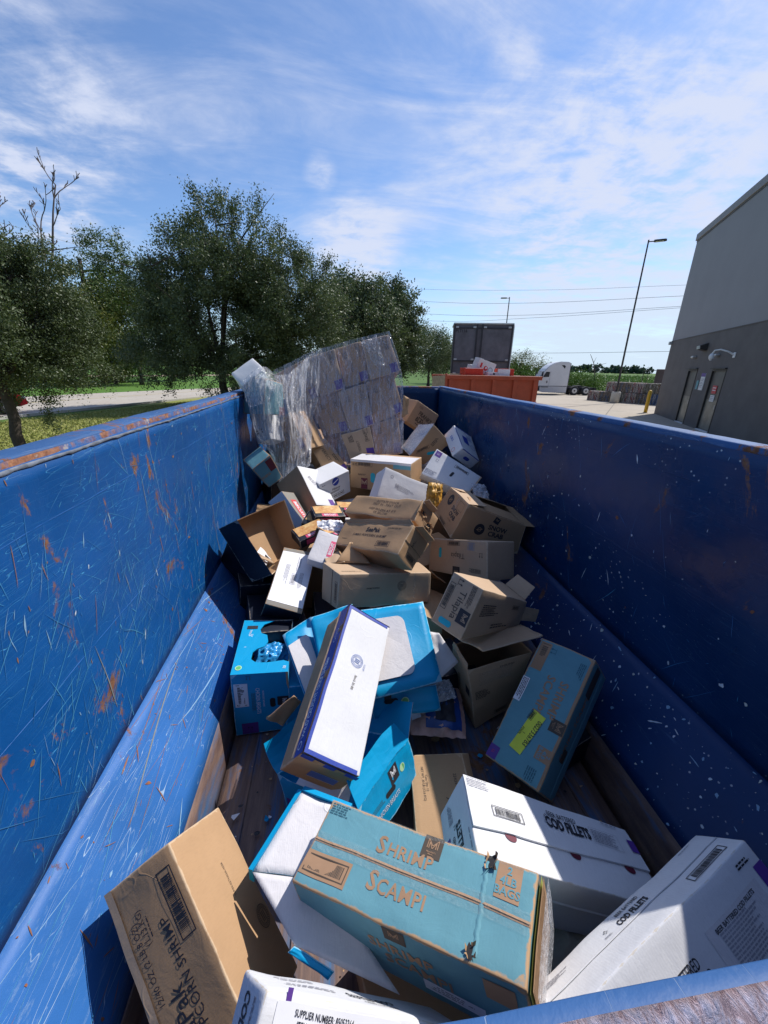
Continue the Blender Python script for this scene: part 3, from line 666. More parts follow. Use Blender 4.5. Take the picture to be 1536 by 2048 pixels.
BOX = {
 'shrimp': [[0.2029,0.6413,-1.413],[[0.8298,0.5144,-0.2166],[-0.5155,0.8551,0.0556],[0.2138,0.0656,0.9747]],[0.633,0.226,0.252],[[-0.3196,-0.116,0.1226],[0.3136,-0.1133,0.1291],[-0.3157,0.1153,0.131],[0.3199,0.1133,0.1214],[-0.3163,-0.1132,-0.1264],[0.3151,-0.1132,-0.1246],[-0.3162,0.1138,-0.1238],[0.3191,0.1132,-0.1292]]],
 'popL': [[-0.4051,0.7192,-1.5749],[[0.5586,0.2426,0.7932],[-0.6454,0.7278,0.2318],[-0.521,-0.6414,0.5632]],[0.516,0.296,0.221],[[-0.2512,-0.1451,0.1097],[0.2634,-0.1457,0.1099],[-0.2617,0.1478,0.1],[0.255,0.1478,0.1021],[-0.2599,-0.15,-0.0994],[0.2565,-0.1496,-0.1016],[-0.2602,0.1469,-0.1103],[0.258,0.1478,-0.1104]]],
 'codF': [[0.0096,0.4073,-1.4109],[[-0.2748,0.8605,0.4289],[-0.8809,-0.0466,-0.471],[-0.3853,-0.5073,0.7709]],[0.152,0.524,0.172],[[-0.0715,-0.2625,0.0806],[0.0797,-0.2621,0.0819],[-0.0726,0.2617,0.0819],[0.0753,0.263,0.0873],[-0.0799,-0.2625,-0.082],[0.073,-0.2622,-0.0825],[-0.0793,0.2616,-0.0825],[0.0753,0.263,-0.0846]]],
 'codC': [[0.6685,0.7584,-1.5262],[[0.9229,0.1189,0.3661],[-0.1342,0.9908,0.0165],[-0.3608,-0.0644,0.9304]],[0.657,0.249,0.195],[[-0.3284,-0.1262,0.0914],[0.325,-0.1225,0.1037],[-0.3315,0.1262,0.1017],[0.3319,0.1216,0.0878],[-0.3274,-0.125,-0.0985],[0.3256,-0.123,-0.0925],[-0.3259,0.1253,-0.0937],[0.3306,0.1236,-0.0999]]],
 'codR': [[0.7575,0.4128,-1.3374],[[0.9256,0.007,-0.3785],[0.3095,0.5619,0.7671],[0.2181,-0.8272,0.5179]],[0.689,0.178,0.21],[[-0.3433,-0.0898,0.1052],[0.3458,-0.0901,0.1054],[-0.3447,0.0895,0.1045],[0.3439,0.0894,0.1045],[-0.3454,-0.0884,-0.1051],[0.3453,-0.0898,-0.1043],[-0.3454,0.0898,-0.1051],[0.3438,0.0895,-0.105]]],
 'shrimpR': [[1.0008,1.3538,-1.5722],[[0.6102,-0.5396,-0.5801],[0.4914,0.8321,-0.2571],[0.6214,-0.1282,0.7729]],[0.631,0.266,0.225],[[-0.3124,-0.1338,0.1133],[0.3159,-0.1334,0.1123],[-0.3181,0.132,0.1093],[0.315,0.1353,0.1149],[-0.3162,-0.1308,-0.1097],[0.3169,-0.1359,-0.1151],[-0.3168,0.1337,-0.1125],[0.3159,0.1329,-0.1124]]],
 'wild': [[0.0123,1.4234,-1.3777],[[0.838,0.2703,0.4741],[-0.0954,0.9279,-0.3605],[-0.5373,0.2569,0.8033]],[0.248,0.704,0.22],[[-0.1231,-0.3511,0.1116],[0.1172,-0.3517,0.1081],[-0.1159,0.3528,0.1142],[0.1264,0.3502,0.1084],[-0.1242,-0.3563,-0.1166],[0.1287,-0.3493,-0.1044],[-0.1326,0.3529,-0.1118],[0.1235,0.3525,-0.1095]]],
 'chick': [[-0.4171,1.8945,-1.6748],[[0.9989,-0.0378,0.0277],[0.0382,0.9992,-0.0134],[-0.0272,0.0144,0.9995]],[0.287,0.446,0.403],[[-0.1428,-0.2222,0.2039],[0.1416,-0.2234,0.1994],[-0.1436,0.2248,0.2065],[0.1438,0.2211,0.1973],[-0.1431,-0.225,-0.2072],[0.1438,-0.221,-0.1966],[-0.1434,0.2228,-0.202],[0.1437,0.223,-0.2014]]],
 'turq': [[0.0307,1.2669,-1.736],[[0.7305,0.6469,-0.2187],[-0.5932,0.7598,0.2661],[0.3383,-0.0647,0.9388]],[0.463,0.369,0.19],[[-0.2321,-0.1848,0.0955],[0.231,-0.1849,0.0956],[-0.231,0.1849,0.0939],[0.2323,0.185,0.0936],[-0.2317,-0.1846,-0.0945],[0.231,-0.1848,-0.0941],[-0.2317,0.1845,-0.0945],[0.2321,0.1849,-0.0957]]],
 'wpap': [[-0.3264,2.4043,-1.4131],[[0.9421,0.148,0.3009],[-0.0248,0.9256,-0.3778],[-0.3344,0.3484,0.8756]],[0.234,0.5,0.216],[[-0.1151,-0.2485,0.1105],[0.1182,-0.2525,0.1054],[-0.1118,0.2422,0.1004],[0.1146,0.2572,0.1163],[-0.1207,-0.2499,-0.1094],[0.116,-0.251,-0.1098],[-0.1163,0.2468,-0.1118],[0.1151,0.2557,-0.1017]]],
 'pc1': [[0.2728,2.2597,-1.337],[[0.9401,-0.3243,0.1049],[0.2942,0.9275,0.2307],[-0.1722,-0.186,0.9673]],[0.669,0.244,0.225],[[-0.3294,-0.1248,0.1093],[0.3195,-0.1158,0.0993],[-0.3509,0.1305,0.1167],[0.3605,0.1087,0.1128],[-0.3262,-0.1251,-0.1047],[0.3314,-0.1187,-0.1],[-0.343,0.125,-0.1217],[0.3382,0.1201,-0.1117]]],
 'pc2': [[0.2778,2.4089,-1.1222],[[0.515,-0.6623,-0.5441],[0.6389,0.7198,-0.2714],[0.5714,-0.2079,0.7939]],[0.217,0.596,0.207],[[-0.1125,-0.299,0.0992],[0.1091,-0.2991,0.103],[-0.1026,0.2964,0.1061],[0.0982,0.3022,0.1002],[-0.1084,-0.2892,-0.0936],[0.1153,-0.3079,-0.1091],[-0.1061,0.3009,-0.0986],[0.107,0.2958,-0.1071]]],
 'pc3': [[0.3892,2.616,-0.9984],[[0.4803,-0.6962,-0.5335],[0.6145,0.7011,-0.3617],[0.6259,-0.1541,0.7645]],[0.185,0.61,0.227],[[-0.0897,-0.3071,0.1134],[0.0784,-0.2966,0.1125],[-0.0857,0.3142,0.1262],[0.0844,0.3016,0.105],[-0.0859,-0.3094,-0.1132],[0.0954,-0.3112,-0.1173],[-0.0873,0.3071,-0.1082],[0.0904,0.3014,-0.1183]]],
 'crab': [[1.1223,2.7555,-1.0963],[[0.9368,-0.0625,0.3443],[0.085,0.9951,-0.0505],[-0.3395,0.0766,0.9375]],[0.547,0.4,0.249],[[-0.2668,-0.1978,0.1371],[0.2488,-0.1951,0.1143],[-0.2578,0.1921,0.1177],[0.27,0.1988,0.1176],[-0.283,-0.2032,-0.1419],[0.2997,-0.2056,-0.1148],[-0.2889,0.2092,-0.1138],[0.2779,0.2015,-0.1164]]],
 'til1': [[0.9469,2.4369,-1.2569],[[0.5337,0.0643,-0.8433],[-0.8005,0.3598,-0.4792],[0.2726,0.9308,0.2435]],[0.51,0.247,0.3],[[-0.2582,-0.1162,0.1542],[0.2578,-0.1276,0.1465],[-0.2521,0.1166,0.1462],[0.2525,0.1272,0.1532],[-0.2576,-0.1177,-0.1467],[0.2572,-0.1268,-0.1528],[-0.2527,0.118,-0.153],[0.253,0.1265,-0.1475]]],
 'til2': [[0.7894,1.7334,-1.191],[[0.7164,-0.5807,0.3868],[0.5569,0.8099,0.1844],[-0.4204,0.0833,0.9035]],[0.63,0.184,0.241],[[-0.316,-0.0895,0.1309],[0.3064,-0.0883,0.0776],[-0.3099,0.0883,0.1358],[0.3136,0.0921,0.1094],[-0.3195,-0.0889,-0.1346],[0.3244,-0.0966,-0.0766],[-0.3169,0.0924,-0.1342],[0.3179,0.0904,-0.1085]]],
 'open': [[0.8239,1.6861,-1.6136],[[0.9713,-0.2079,-0.1155],[0.1882,0.9688,-0.1612],[0.1454,0.1348,0.9801]],[0.313,0.212,0.447],[[-0.1776,-0.0924,0.2361],[0.1885,-0.1138,0.2262],[-0.1646,0.0994,0.2086],[0.1663,0.1003,0.2186],[-0.1341,-0.124,-0.2422],[0.1115,-0.0926,-0.2232],[-0.1366,0.11,-0.2072],[0.1467,0.1131,-0.2169]]],
 'jum': [[0.444,1.1626,-1.7722],[[0.1098,-0.9937,-0.0217],[0.9938,0.1101,-0.0134],[0.0157,-0.0201,0.9997]],[0.369,0.263,0.12],[[-0.1923,-0.1166,0.0393],[0.1751,-0.1152,0.0351],[-0.1944,0.1381,0.0342],[0.1725,0.1373,0.0288],[-0.1681,-0.1512,-0.0168],[0.2054,-0.1585,-0.0049],[-0.186,0.1411,-0.0642],[0.1878,0.125,-0.0514]]],
 'tray': [[-0.4902,2.6398,-1.155],[[0.4142,-0.4124,0.8114],[0.9096,0.2202,-0.3525],[-0.0333,0.884,0.4663]],[0.488,0.403,0.175],[[-0.2376,-0.2058,0.1044],[0.236,-0.1934,0.0654],[-0.2502,0.2077,0.0709],[0.2518,0.1915,0.1093],[-0.2389,-0.205,-0.074],[0.2376,-0.195,-0.1052],[-0.249,0.2065,-0.1008],[0.2503,0.1935,-0.07]]],
 'franks': [[1.037,4.8968,-0.5682],[[0.8116,0.4928,0.3138],[0.279,0.1451,-0.9493],[-0.5133,0.858,-0.0197]],[0.367,0.278,0.245],[[-0.1862,-0.1379,0.1208],[0.1862,-0.1407,0.1243],[-0.1811,0.1377,0.1243],[0.1811,0.1409,0.1206],[-0.1857,-0.1382,-0.1239],[0.1857,-0.1403,-0.1211],[-0.1816,0.138,-0.121],[0.1816,0.1405,-0.124]]],
 'tealtop': [[0.9548,4.1443,-0.775],[[0.6636,-0.2084,-0.7185],[0.1785,0.9768,-0.1185],[0.7265,-0.0496,0.6854]],[0.357,0.304,0.238],[[-0.2006,-0.1573,0.1078],[0.1937,-0.1481,0.1268],[-0.1578,0.1484,0.1117],[0.1503,0.1566,0.1292],[-0.1723,-0.1387,-0.0918],[0.1848,-0.165,-0.1464],[-0.1678,0.1557,-0.1112],[0.1697,0.1485,-0.126]]],
 'whblue': [[1.3115,3.9395,-0.7554],[[0.8214,0.0049,0.5703],[0.2564,0.89,-0.3769],[-0.5094,0.4559,0.7299]],[0.264,0.383,0.146],[[-0.1324,-0.192,0.0724],[0.1315,-0.1996,0.0626],[-0.1331,0.1912,0.0716],[0.1294,0.1982,0.0788],[-0.1344,-0.184,-0.0657],[0.1374,-0.1928,-0.0695],[-0.1313,0.1871,-0.0782],[0.1329,0.1919,-0.072]]],
 'whpurp': [[1.1062,3.606,-0.9828],[[0.8086,0.5861,-0.0523],[-0.4314,0.5301,-0.73],[-0.4001,0.6128,0.6815]],[0.487,0.279,0.165],[[-0.2356,-0.1612,0.0729],[0.2327,-0.1205,0.0919],[-0.2442,0.1537,0.0881],[0.2564,0.1257,0.0749],[-0.252,-0.1394,-0.081],[0.236,-0.132,-0.0782],[-0.2472,0.1453,-0.0798],[0.2539,0.1284,-0.0888]]],
 'whcen': [[0.5731,3.2363,-1.0365],[[0.9174,0.3247,0.23],[0.0326,0.5147,-0.8567],[-0.3966,0.7935,0.4616]],[0.48,0.264,0.23],[[-0.2402,-0.1332,0.1147],[0.2401,-0.1331,0.1148],[-0.2404,0.1345,0.1155],[0.2405,0.1307,0.1148],[-0.2402,-0.1328,-0.1152],[0.2399,-0.1315,-0.1148],[-0.2403,0.1342,-0.1146],[0.2404,0.1312,-0.1152]]],
 'bluetab': [[0.5172,3.8376,-0.9934],[[0.8714,-0.0171,-0.4903],[-0.4902,0.0082,-0.8716],[0.0189,0.9998,-0.0012]],[0.635,0.296,0.336],[[-0.3223,-0.1436,0.1682],[0.3221,-0.1506,0.1672],[-0.3141,0.1441,0.168],[0.3143,0.1501,0.1686],[-0.3214,-0.1445,-0.1679],[0.3212,-0.1501,-0.1686],[-0.3148,0.1449,-0.168],[0.315,0.1497,-0.1675]]],
 'pill': [[-0.066,3.675,-1.0509],[[0.7904,-0.0572,0.6099],[0.5689,-0.3008,-0.7655],[0.2272,0.952,-0.2052]],[0.346,0.244,0.238],[[-0.1737,-0.1231,0.1188],[0.1739,-0.1212,0.1187],[-0.172,0.123,0.1187],[0.1718,0.1213,0.1189],[-0.1735,-0.1229,-0.1187],[0.1736,-0.1214,-0.1188],[-0.1721,0.1228,-0.1188],[0.172,0.1215,-0.1187]]],
 'grey': [[-0.2537,3.5017,-1.1136],[[0.5884,-0.4086,0.6977],[0.7443,0.6108,-0.2701],[-0.3158,0.6782,0.6635]],[0.294,0.414,0.285],[[-0.1465,-0.2086,0.1426],[0.1475,-0.2085,0.1427],[-0.1483,0.2107,0.1421],[0.1478,0.205,0.1428],[-0.1467,-0.2081,-0.1424],[0.1466,-0.2063,-0.1426],[-0.1481,0.2102,-0.1429],[0.1476,0.2056,-0.1423]]],
 'biscuit': [[-0.36,3.2092,-1.1651],[[0.4212,-0.5799,0.6974],[0.8409,0.5378,-0.0607],[-0.3398,0.612,0.7141]],[0.139,0.342,0.131],[[-0.0705,-0.1773,0.0538],[0.0639,-0.163,0.0489],[-0.0698,0.1732,0.0658],[0.0788,0.1509,0.0863],[-0.062,-0.1719,-0.0338],[0.0701,-0.1681,-0.0594],[-0.0796,0.187,-0.0934],[0.0691,0.1693,-0.0682]]],
 'prf': [[-0.0845,4.1308,-0.946],[[0.8147,-0.5365,0.2199],[0.4361,0.3171,-0.8422],[0.3821,0.782,0.4924]],[0.222,0.412,0.234],[[-0.1293,-0.2179,0.1099],[0.1264,-0.194,0.1225],[-0.0925,0.2116,0.124],[0.0946,0.2,0.1104],[-0.1108,-0.2069,-0.1166],[0.1172,-0.2016,-0.1145],[-0.1035,0.2077,-0.1138],[0.0979,0.2011,-0.1219]]],
 'bpc': [[-0.3414,4.1427,-0.6709],[[0.6394,-0.411,-0.6498],[-0.5501,0.3459,-0.7601],[0.5372,0.8434,-0.0049]],[0.273,0.399,0.279],[[-0.138,-0.2017,0.1406],[0.1379,-0.1975,0.1385],[-0.1351,0.2018,0.1383],[0.1352,0.1974,0.1407],[-0.1377,-0.2012,-0.1386],[0.1376,-0.1979,-0.1403],[-0.1354,0.2013,-0.1405],[0.1355,0.1978,-0.1386]]],
 'teal': [[-0.6297,3.5702,-0.8702],[[0.77,-0.3606,0.5264],[0.3498,-0.4514,-0.8209],[0.5336,0.8162,-0.2214]],[0.178,0.262,0.204],[[-0.0774,-0.1276,0.102],[0.0769,-0.1353,0.1024],[-0.0978,0.1282,0.1022],[0.0983,0.1347,0.1014],[-0.0797,-0.1283,-0.102],[0.0793,-0.1345,-0.1017],[-0.096,0.1288,-0.1018],[0.0964,0.134,-0.1025]]],
 'whrim': [[-0.7286,3.9736,-0.1594],[[0.7883,-0.1451,0.5979],[0.3156,-0.7387,-0.5955],[0.5281,0.6582,-0.5366]],[0.234,0.31,0.19],[[-0.1056,-0.1504,0.0891],[0.1048,-0.1596,0.1013],[-0.1256,0.1513,0.1002],[0.1264,0.1587,0.0894],[-0.1079,-0.1513,-0.0997],[0.1073,-0.1586,-0.09],[-0.1239,0.152,-0.0909],[0.1245,0.158,-0.0994]]],
 'tealw': [[-0.6318,3.9032,-0.288],[[0.5383,0.0687,0.84],[0.8276,0.1453,-0.5422],[-0.1593,0.987,0.0213]],[0.255,0.301,0.24],[[-0.132,-0.1591,0.1145],[0.1326,-0.1401,0.1259],[-0.1236,0.1582,0.125],[0.123,0.141,0.1145],[-0.1311,-0.1574,-0.1244],[0.1316,-0.1422,-0.1153],[-0.1244,0.1566,-0.116],[0.1239,0.1429,-0.1244]]],
 'whlow': [[-0.6318,3.9755,-0.5712],[[0.8205,-0.2503,-0.5139],[-0.3981,0.3949,-0.828],[0.4102,0.884,0.2244]],[0.164,0.299,0.219],[[-0.0788,-0.146,0.1081],[0.0788,-0.1531,0.1109],[-0.0862,0.1457,0.1111],[0.0861,0.1533,0.1079],[-0.0794,-0.1467,-0.1106],[0.0795,-0.1524,-0.1084],[-0.0854,0.1465,-0.1082],[0.0853,0.1526,-0.1108]]],
}

BK,TN,GY,PU,CY,WH=m_black,m_brownink,m_greyink,m_purple,m_tealink,m_whitep
CF={'cond':.62,'bold':.035,'space':.95}; BB={'cond':.62,'bold':.012,'space':1.02}
# --- teal shrimp scampi carton, front
c=Carton('shrimp','food_carton','teal shrimp scampi carton with tan lettering, torn near its right end, in the foreground',m_scampi,.0045)
T='top'
c.prints(T,[(TN,'T',.475,.685,0,.034,'HRIMP',{'cond':.95,'bold':.018,'space':1.08}),(TN,'T',.335,.70,0,.046,'S',{'bold':.02}),(TN,'T',.49,.30,0,.034,'CAMPI',{'cond':.95,'bold':.018,'space':1.08}),(TN,'T',.355,.315,0,.046,'S',{'bold':.02})],'lettering')
c.prints(T,[(m_tealdk,'P',.075,.90,0,.075,.034,5)],'fine_print')
c.strip(T,.005,.995,.485,.515,m_brownink,'worn_flap_edge',.0009); c.slit(T,.01,.5,.99,.5,.0025,m_brownink)
c.prints(T,[(m_brownink,'R',.125,.25,0,.150,.062),(m_darkink,'B',.125,.25,0,.135,.045)],'barcode')
c.prints(T,[(m_brownink,'R',.895,.80,0,.062,.082)],'bag_count_flag')
c.prints(T,[(m_scampi,'T',.895,.80,0,.019,'2\n4LB\nBAGS',{'bold':.02,'line':.9})],'bag_count_lettering',.0019)
logo(T,c,.56,.875,0,.055,.058,m_darkink,m_brownink)
c.strip(T,.0,1.,.955,1.,m_tape,'tape_strip',.0016); c.strip(T,.0,.99,.40,.60,m_tape,'tape_strip',.0030)
F_='front'
c.prints(F_,[(TN,'T',.50,.60,0,.040,'SHRIMP',{'cond':.95,'bold':.018,'space':1.05}),(TN,'T',.56,.38,0,.040,'SCAMPI',{'cond':.95,'bold':.018,'space':1.05}),(m_darkink,'R',.17,.12,0,.17,.05),(TN,'R',.90,.72,0,.07,.08)],'lettering')
logo(F_,c,.50,.88,0,.06,.05,m_darkink,m_brownink,False)
c.prints(F_,[(m_whitep,'R',.70,.22,0,.16,.04),(GY,'P',.70,.22,0,.14,.026,3)],'address_sticker')
# tears: ragged curled board around a dark hole
def tear(c,face,a,b,R_,seed,mat=m_kraft):
    r=random.Random(seed);W,H=c.fd(face);V=[];F=[];M=[]
    k=11; rim_=[]
    for i in range(k):
        t=2*math.pi*i/k; q=R_*r.uniform(.5,1.25); rim_.append((a+math.cos(t)*q*.7/W,b+math.sin(t)*q*1.3/H))
    V=[c.at(face,x,y,.0016) for x,y in rim_]; F=[tuple(range(k))]; M=[0]
    for i in range(k):
        if r.random()<.25: continue
        (x0,y0),(x1,y1)=rim_[i],rim_[(i+1)%k]; n=len(V); ox,oy=(x0+x1)/2-a,(y0+y1)/2-b; e=r.uniform(.2,.9)
        V+= [c.at(face,x0,y0,.001),c.at(face,x1,y1,.001),c.at(face,x1+ox*e*.5,y1+oy*e*.5,.004+r.random()*.010),c.at(face,x0+ox*e,y0+oy*e,.004+r.random()*.012)]
        F.append((n,n+1,n+2,n+3)); M.append(1)
    return mesh('torn_hole',V,F,[m_blackin,mat],c.root,False,M)
tear(c,T,.815,.93,.018,1); tear(c,T,.80,.10,.013,2)
V=[];F=[]
for i in range(31):
    b=lerp(.07,.93,i/30); a=.808+.0022*math.sin(i*1.7)+.0015*math.sin(i*.6)-.012*(i/30-.5)
    for k,(dx,of) in enumerate(((-.010,.0006),(-.002,.0032),(.002,.0030),(.010,.0006))): V.append(c.at(T,a+dx,b,of+.001*noise.noise(Vector((i*.6,k,0)))))
for i in range(30):
    for k in range(3): F.append((i*4+k,i*4+k+1,i*4+k+5,i*4+k+4))
mesh('crease',V,F,m_scampi,c.root,True,attr={'edge':[.05]*len(V)})
c.strip('right',.0,1,.0,.98,m_yelgreen,'crushed_plastic_liner',.006); c.strip('right',.02,.98,.1,1,m_kraft,'end_flap',.012); c.strip('right',.0,1.0,.1,1,m_bag,'plastic_wrap',.022)
# --- popcorn shrimp, lower left
c=Carton('popL','food_carton','brown popcorn shrimp carton leaning on the left slope, bottom left of the heap',m_kraft,.004)
c.prints('front',[(BK,'T',.56,.585,180,.026,'POPCORN SHRIMP',{'cond':.95,'bold':.004,'space':1.05}),(BK,'T',.70,.41,180,.042,'SeaPak',{'cond':.95,'bold':.006}),(BK,'T',.40,.20,180,.017,'12/40 OZ (2 LB 8 OZ)',{'cond':.9}),(BK,'T',.25,.30,180,.017,'(1.13 KG)',{'cond':.9}),(BK,'P',.25,.38,180,.06,.006,1)],'lettering')
c.prints('front',[(BK,'B',.25,.80,0,.17,.045)],'barcode')
c.prints('top',[(m_darkink,'T',.36,.58,180,.0085,'22A34-02TN02A-4038',{'cond':.9})],'stamped_code')
c.prints('top',[(m_darkink,'S',.66,.84,0,.032)],'round_seal')
c.strip('front',0,1,0,.10,m_kraft2,'bottom_fold',.003)
# --- turquoise-edged flat white carton behind it (two hinged panels, lid off)
def board(name,pts,label,cat,outc,inn,th=.006,bend=.006,seed=0,parent=None,n=10):
    """one panel of cut corrugated board from four corners"""
    p=[Vector(q) for q in pts]
    if ((p[1]-p[0]).cross(p[3]-p[0])).z<0: p=[p[1],p[0],p[3],p[2]]
    nrm=((p[1]-p[0]).cross(p[3]-p[0])).normalized(); ctr=sum(p,Vector())/4
    V=[];F=[];M=[];E=[]
    for sd in (0,1):
        for j in range(n+1):
            for i in range(n+1):
                u,v=i/n,j/n; q=p[0]*(1-u)*(1-v)+p[1]*u*(1-v)+p[2]*u*v+p[3]*(1-u)*v
                q=q+nrm*(bend*noise.noise(Vector((u*2.3,v*2.3,seed)))*1.6-th*sd); V.append(q-ctr); E.append(min(u,1-u,v,1-v)*.4)
    W=n+1;o=W*W
    for j in range(n):
        for i in range(n): a=j*W+i; F.append((a,a+1,a+W+1,a+W)); M.append(0); F.append((o+a,o+a+W,o+a+W+1,o+a+1)); M.append(1)
    for i in range(n):
        for a,b in ((i,i+1),(n*W+i+1,n*W+i),(i*W+W,i*W),(i*W+n,i*W+W+n)): F.append((b,a,o+a,o+b)); M.append(2)
    ob=mesh(name,V,F,[outc,inn,m_turq if outc is m_whitein else inn],parent,True,M,attr={'edge':E})
    ob.location=ctr
    if parent is None: tag(ob,label,cat)
    return ob
# --- cod fillets, foreground
c=Carton('codF','food_carton','white cod fillets carton with a stuck-on supplier label, nearest at the bottom edge',m_white,.005,r=.010)
c.prints('top',[(PU,'R',.42,.10,0,.14,.012)],'purple_band')
lb=c.strip('top',.08,.98,.055,.62,m_whitep,'shipping_label',.0022)
c.prints('top',[(BK,'T',.17,.27,90,.010,'SUPPLIER NUMBER: 85053364',{'cond':.8,'bold':.008}),(BK,'T',.27,.235,90,.010,'ITEM #: 980222291',{'cond':.8,'bold':.008}),(BK,'T',.37,.28,90,.010,'SUPPLIER STOCK #: SAM200983',{'cond':.8,'bold':.008}),(BK,'T',.47,.24,90,.010,'NET WEIGHT: 24 LB',{'cond':.8,'bold':.008})],'label_lettering',.0034)
c.prints('left',[(BK,'T',.44,.45,0,.026,'COD FILLETS',CF),(BK,'T',.42,.68,0,.014,'BEER BATTERED',BB),(GY,'P',.78,.5,0,.16,.02,2),(GY,'P',.80,.25,0,.10,.018,2)],'lettering')
c.prints('front',[(BK,'T',.33,.42,0,.030,'COD',CF),(GY,'P',.3,.7,0,.05,.014,2)],'lettering')
# --- cod fillets, middle right
c=Carton('codC','food_carton','white cod fillets carton, half in shadow, just right of the foreground teal carton',m_white,.0035)
V=[];F=[];n=24;k=8;ac=[]
for sd in (0,1):
    for j in range(k+1):
        for i in range(n+1):
            a=i/n; b=lerp(lerp(.335,.43,a)+.006*math.sin(a*9),1.,j/k); V.append(c.at('top',lerp(.002,.998,a),b,(.0075-.004*j/k if not sd else .0012)))
W_=n+1;o=W_*(k+1)
for j in range(k):
    for i in range(n): a=j*W_+i; F.append((a,a+1,a+W_+1,a+W_))
for i in range(n): F.append((i,o+i,o+i+1,i+1)); a=k*W_+i; F.append((a,a+1,o+a+1,o+a))
for j in range(k): a=j*W_; F.append((a,a+W_,o+a+W_,o+a)); a=a+n; F.append((a,o+a,o+a+W_,a+W_))
mesh('top_flap',V,F,m_white,c.root,False,attr={'edge':[.05]*len(V)})
for a in (.20,.56,.87): c.prints('top',[(m_maroon,'D',a,lerp(.325,.42,a)-.005,-8,.020,.014)],'finger_slot',.0022)
O2=.0092
c.prints('top',[(BK,'T',.555,.82,0,.018,'BEER BATTERED',BB),(BK,'T',.575,.69,0,.036,'COD FILLETS',CF),(BK,'A',.455,.77,45,.014),(GY,'P',.46,.69,0,.03,.008,2)],'lettering',O2)
c.prints('top',[(GY,'P',.08,.915,0,.085,.030,5),(GY,'P',.88,.955,0,.07,.008,1),(GY,'F',.80,.70,0,.11,.055,.0008),(GY,'P',.80,.70,0,.10,.044,8)],'fine_print',O2)
c.prints('top',[(BK,'B',.215,.60,0,.115,.034)],'barcode',O2)
c.prints('top',[(PU,'R',.972,.73,0,.030,.042)],'purple_square',O2)
c.prints('left',[(BK,'T',.72,.60,180,.032,'COD FILLETS',CF),(BK,'T',.70,.38,180,.016,'BEER BATTERED',BB),(GY,'P',.20,.35,180,.07,.03,4),(GY,'P',.7,.9,180,.10,.01,1),(BK,'A',.42,.45,180,.014)],'lettering')
c.prints('left',[(PU,'R',.55,.16,0,.050,.034)],'purple_square')
c.slit('front',.02,.55,.98,.55,.001,m_white)
# --- cod fillets, lower right corner
c=Carton('codR','food_carton','white cod fillets carton wedged against the near end wall, bottom right corner',m_white,.004)
c.slit('top',.01,.50,.99,.50,.0012,m_white)
c.prints('top',[(BK,'T',.535,.84,0,.013,'BEER BATTERED',BB),(BK,'T',.53,.66,0,.022,'COD FILLETS',CF),(BK,'A',.40,.73,45,.012),(GY,'P',.40,.62,0,.03,.007,2),(GY,'P',.13,.78,0,.12,.020,4),(GY,'P',.9,.9,0,.06,.006,1)],'lettering')
c.prints('top',[(BK,'B',.845,.25,0,.14,.035)],'barcode')
c.prints('front',[(BK,'T',.47,.60,0,.020,'BEER BATTERED',BB),(BK,'T',.46,.42,0,.036,'COD FILLETS',CF)],'lettering')
c.strip('front',.64,.93,.28,.72,m_whitein,'nutrition_panel',.001)
c.prints('front',[(BK,'T',.785,.66,0,.009,'BEER BATTERED COD FILLETS',{'cond':.9,'bold':.02}),(GY,'P',.785,.46,0,.14,.075,12),(BK,'P',.93,.88,0,.05,.014,2)],'nutrition_print',.0022)
c.prints('front',[(PU,'R',.975,.62,0,.032,.07)],'purple_square')
# --- teal shrimp scampi carton on the right, in shade
c=Carton('shrimpR','food_carton','teal shrimp scampi carton with a yellow sticker, standing in shade against the right wall',m_scampi,.003)
c.strip(T,.01,.99,.02,.05,m_brownink,'worn_flap_edge',.0009)
c.prints(T,[(TN,'T',.60,.30,180,.040,'SHRIMP',{'cond':.95,'bold':.018,'space':1.05}),(TN,'T',.60,.54,180,.040,'SCAMPI',{'cond':.95,'bold':.018,'space':1.05})],'lettering')
c.prints(T,[(m_tealdk,'P',.86,.14,180,.09,.03,4),(m_tealdk,'P',.06,.22,180,.06,.045,5),(m_tealdk,'A',.93,.70,0,.03)],'fine_print')
c.prints(T,[(m_brownink,'R',.86,.86,0,.15,.055),(m_darkink,'B',.86,.86,0,.135,.040)],'barcode')
c.prints(T,[(m_brownink,'R',.22,.14,0,.060,.07)],'bag_count_flag'); c.prints(T,[(m_scampi,'T',.22,.14,180,.016,'2\n4LB\nBAGS',{'bold':.02,'line':.9})],'bag_count_lettering',.002)
logo(T,c,.43,.13,180,.058,.065,m_darkink,m_brownink)
c.prints(T,[(PU,'R',.055,.90,0,.058,.05)],'purple_square'); c.prints(T,[(m_redink,'T',.055,.90,180,.014,'LL',{'cond':.8})],'purple_square_mark',.002)
a_=c.prints(T,[(WH,'R',.56,.93,0,.125,.034)],'white_sticker',.0018); c.prints(T,[(BK,'P',.56,.93,180,.115,.028,4)],'sticker_print',.0026)
def quad_sticker(c,face,a,b,rot,w_,h_,mat,name,off):
    W,H=c.fd(face); r_=math.radians(rot); n=8; V=[];F=[]
    for j in range(4):
        for i in range(n+1):
            x=(i/n-.5)*w_; y=(j/3-.5)*h_; X=x*math.cos(r_)-y*math.sin(r_); Y=x*math.sin(r_)+y*math.cos(r_); V.append(c.at(face,a+X/W,b+Y/H,off))
    for j in range(3):
        for i in range(n): q=j*(n+1)+i; F.append((q,q+1,q+n+2,q+n+1))
    return mesh(name,V,F,mat,c.root,True)
quad_sticker(c,T,.30,.52,170,.20,.062,m_yel,'yellow_sticker',.0030)
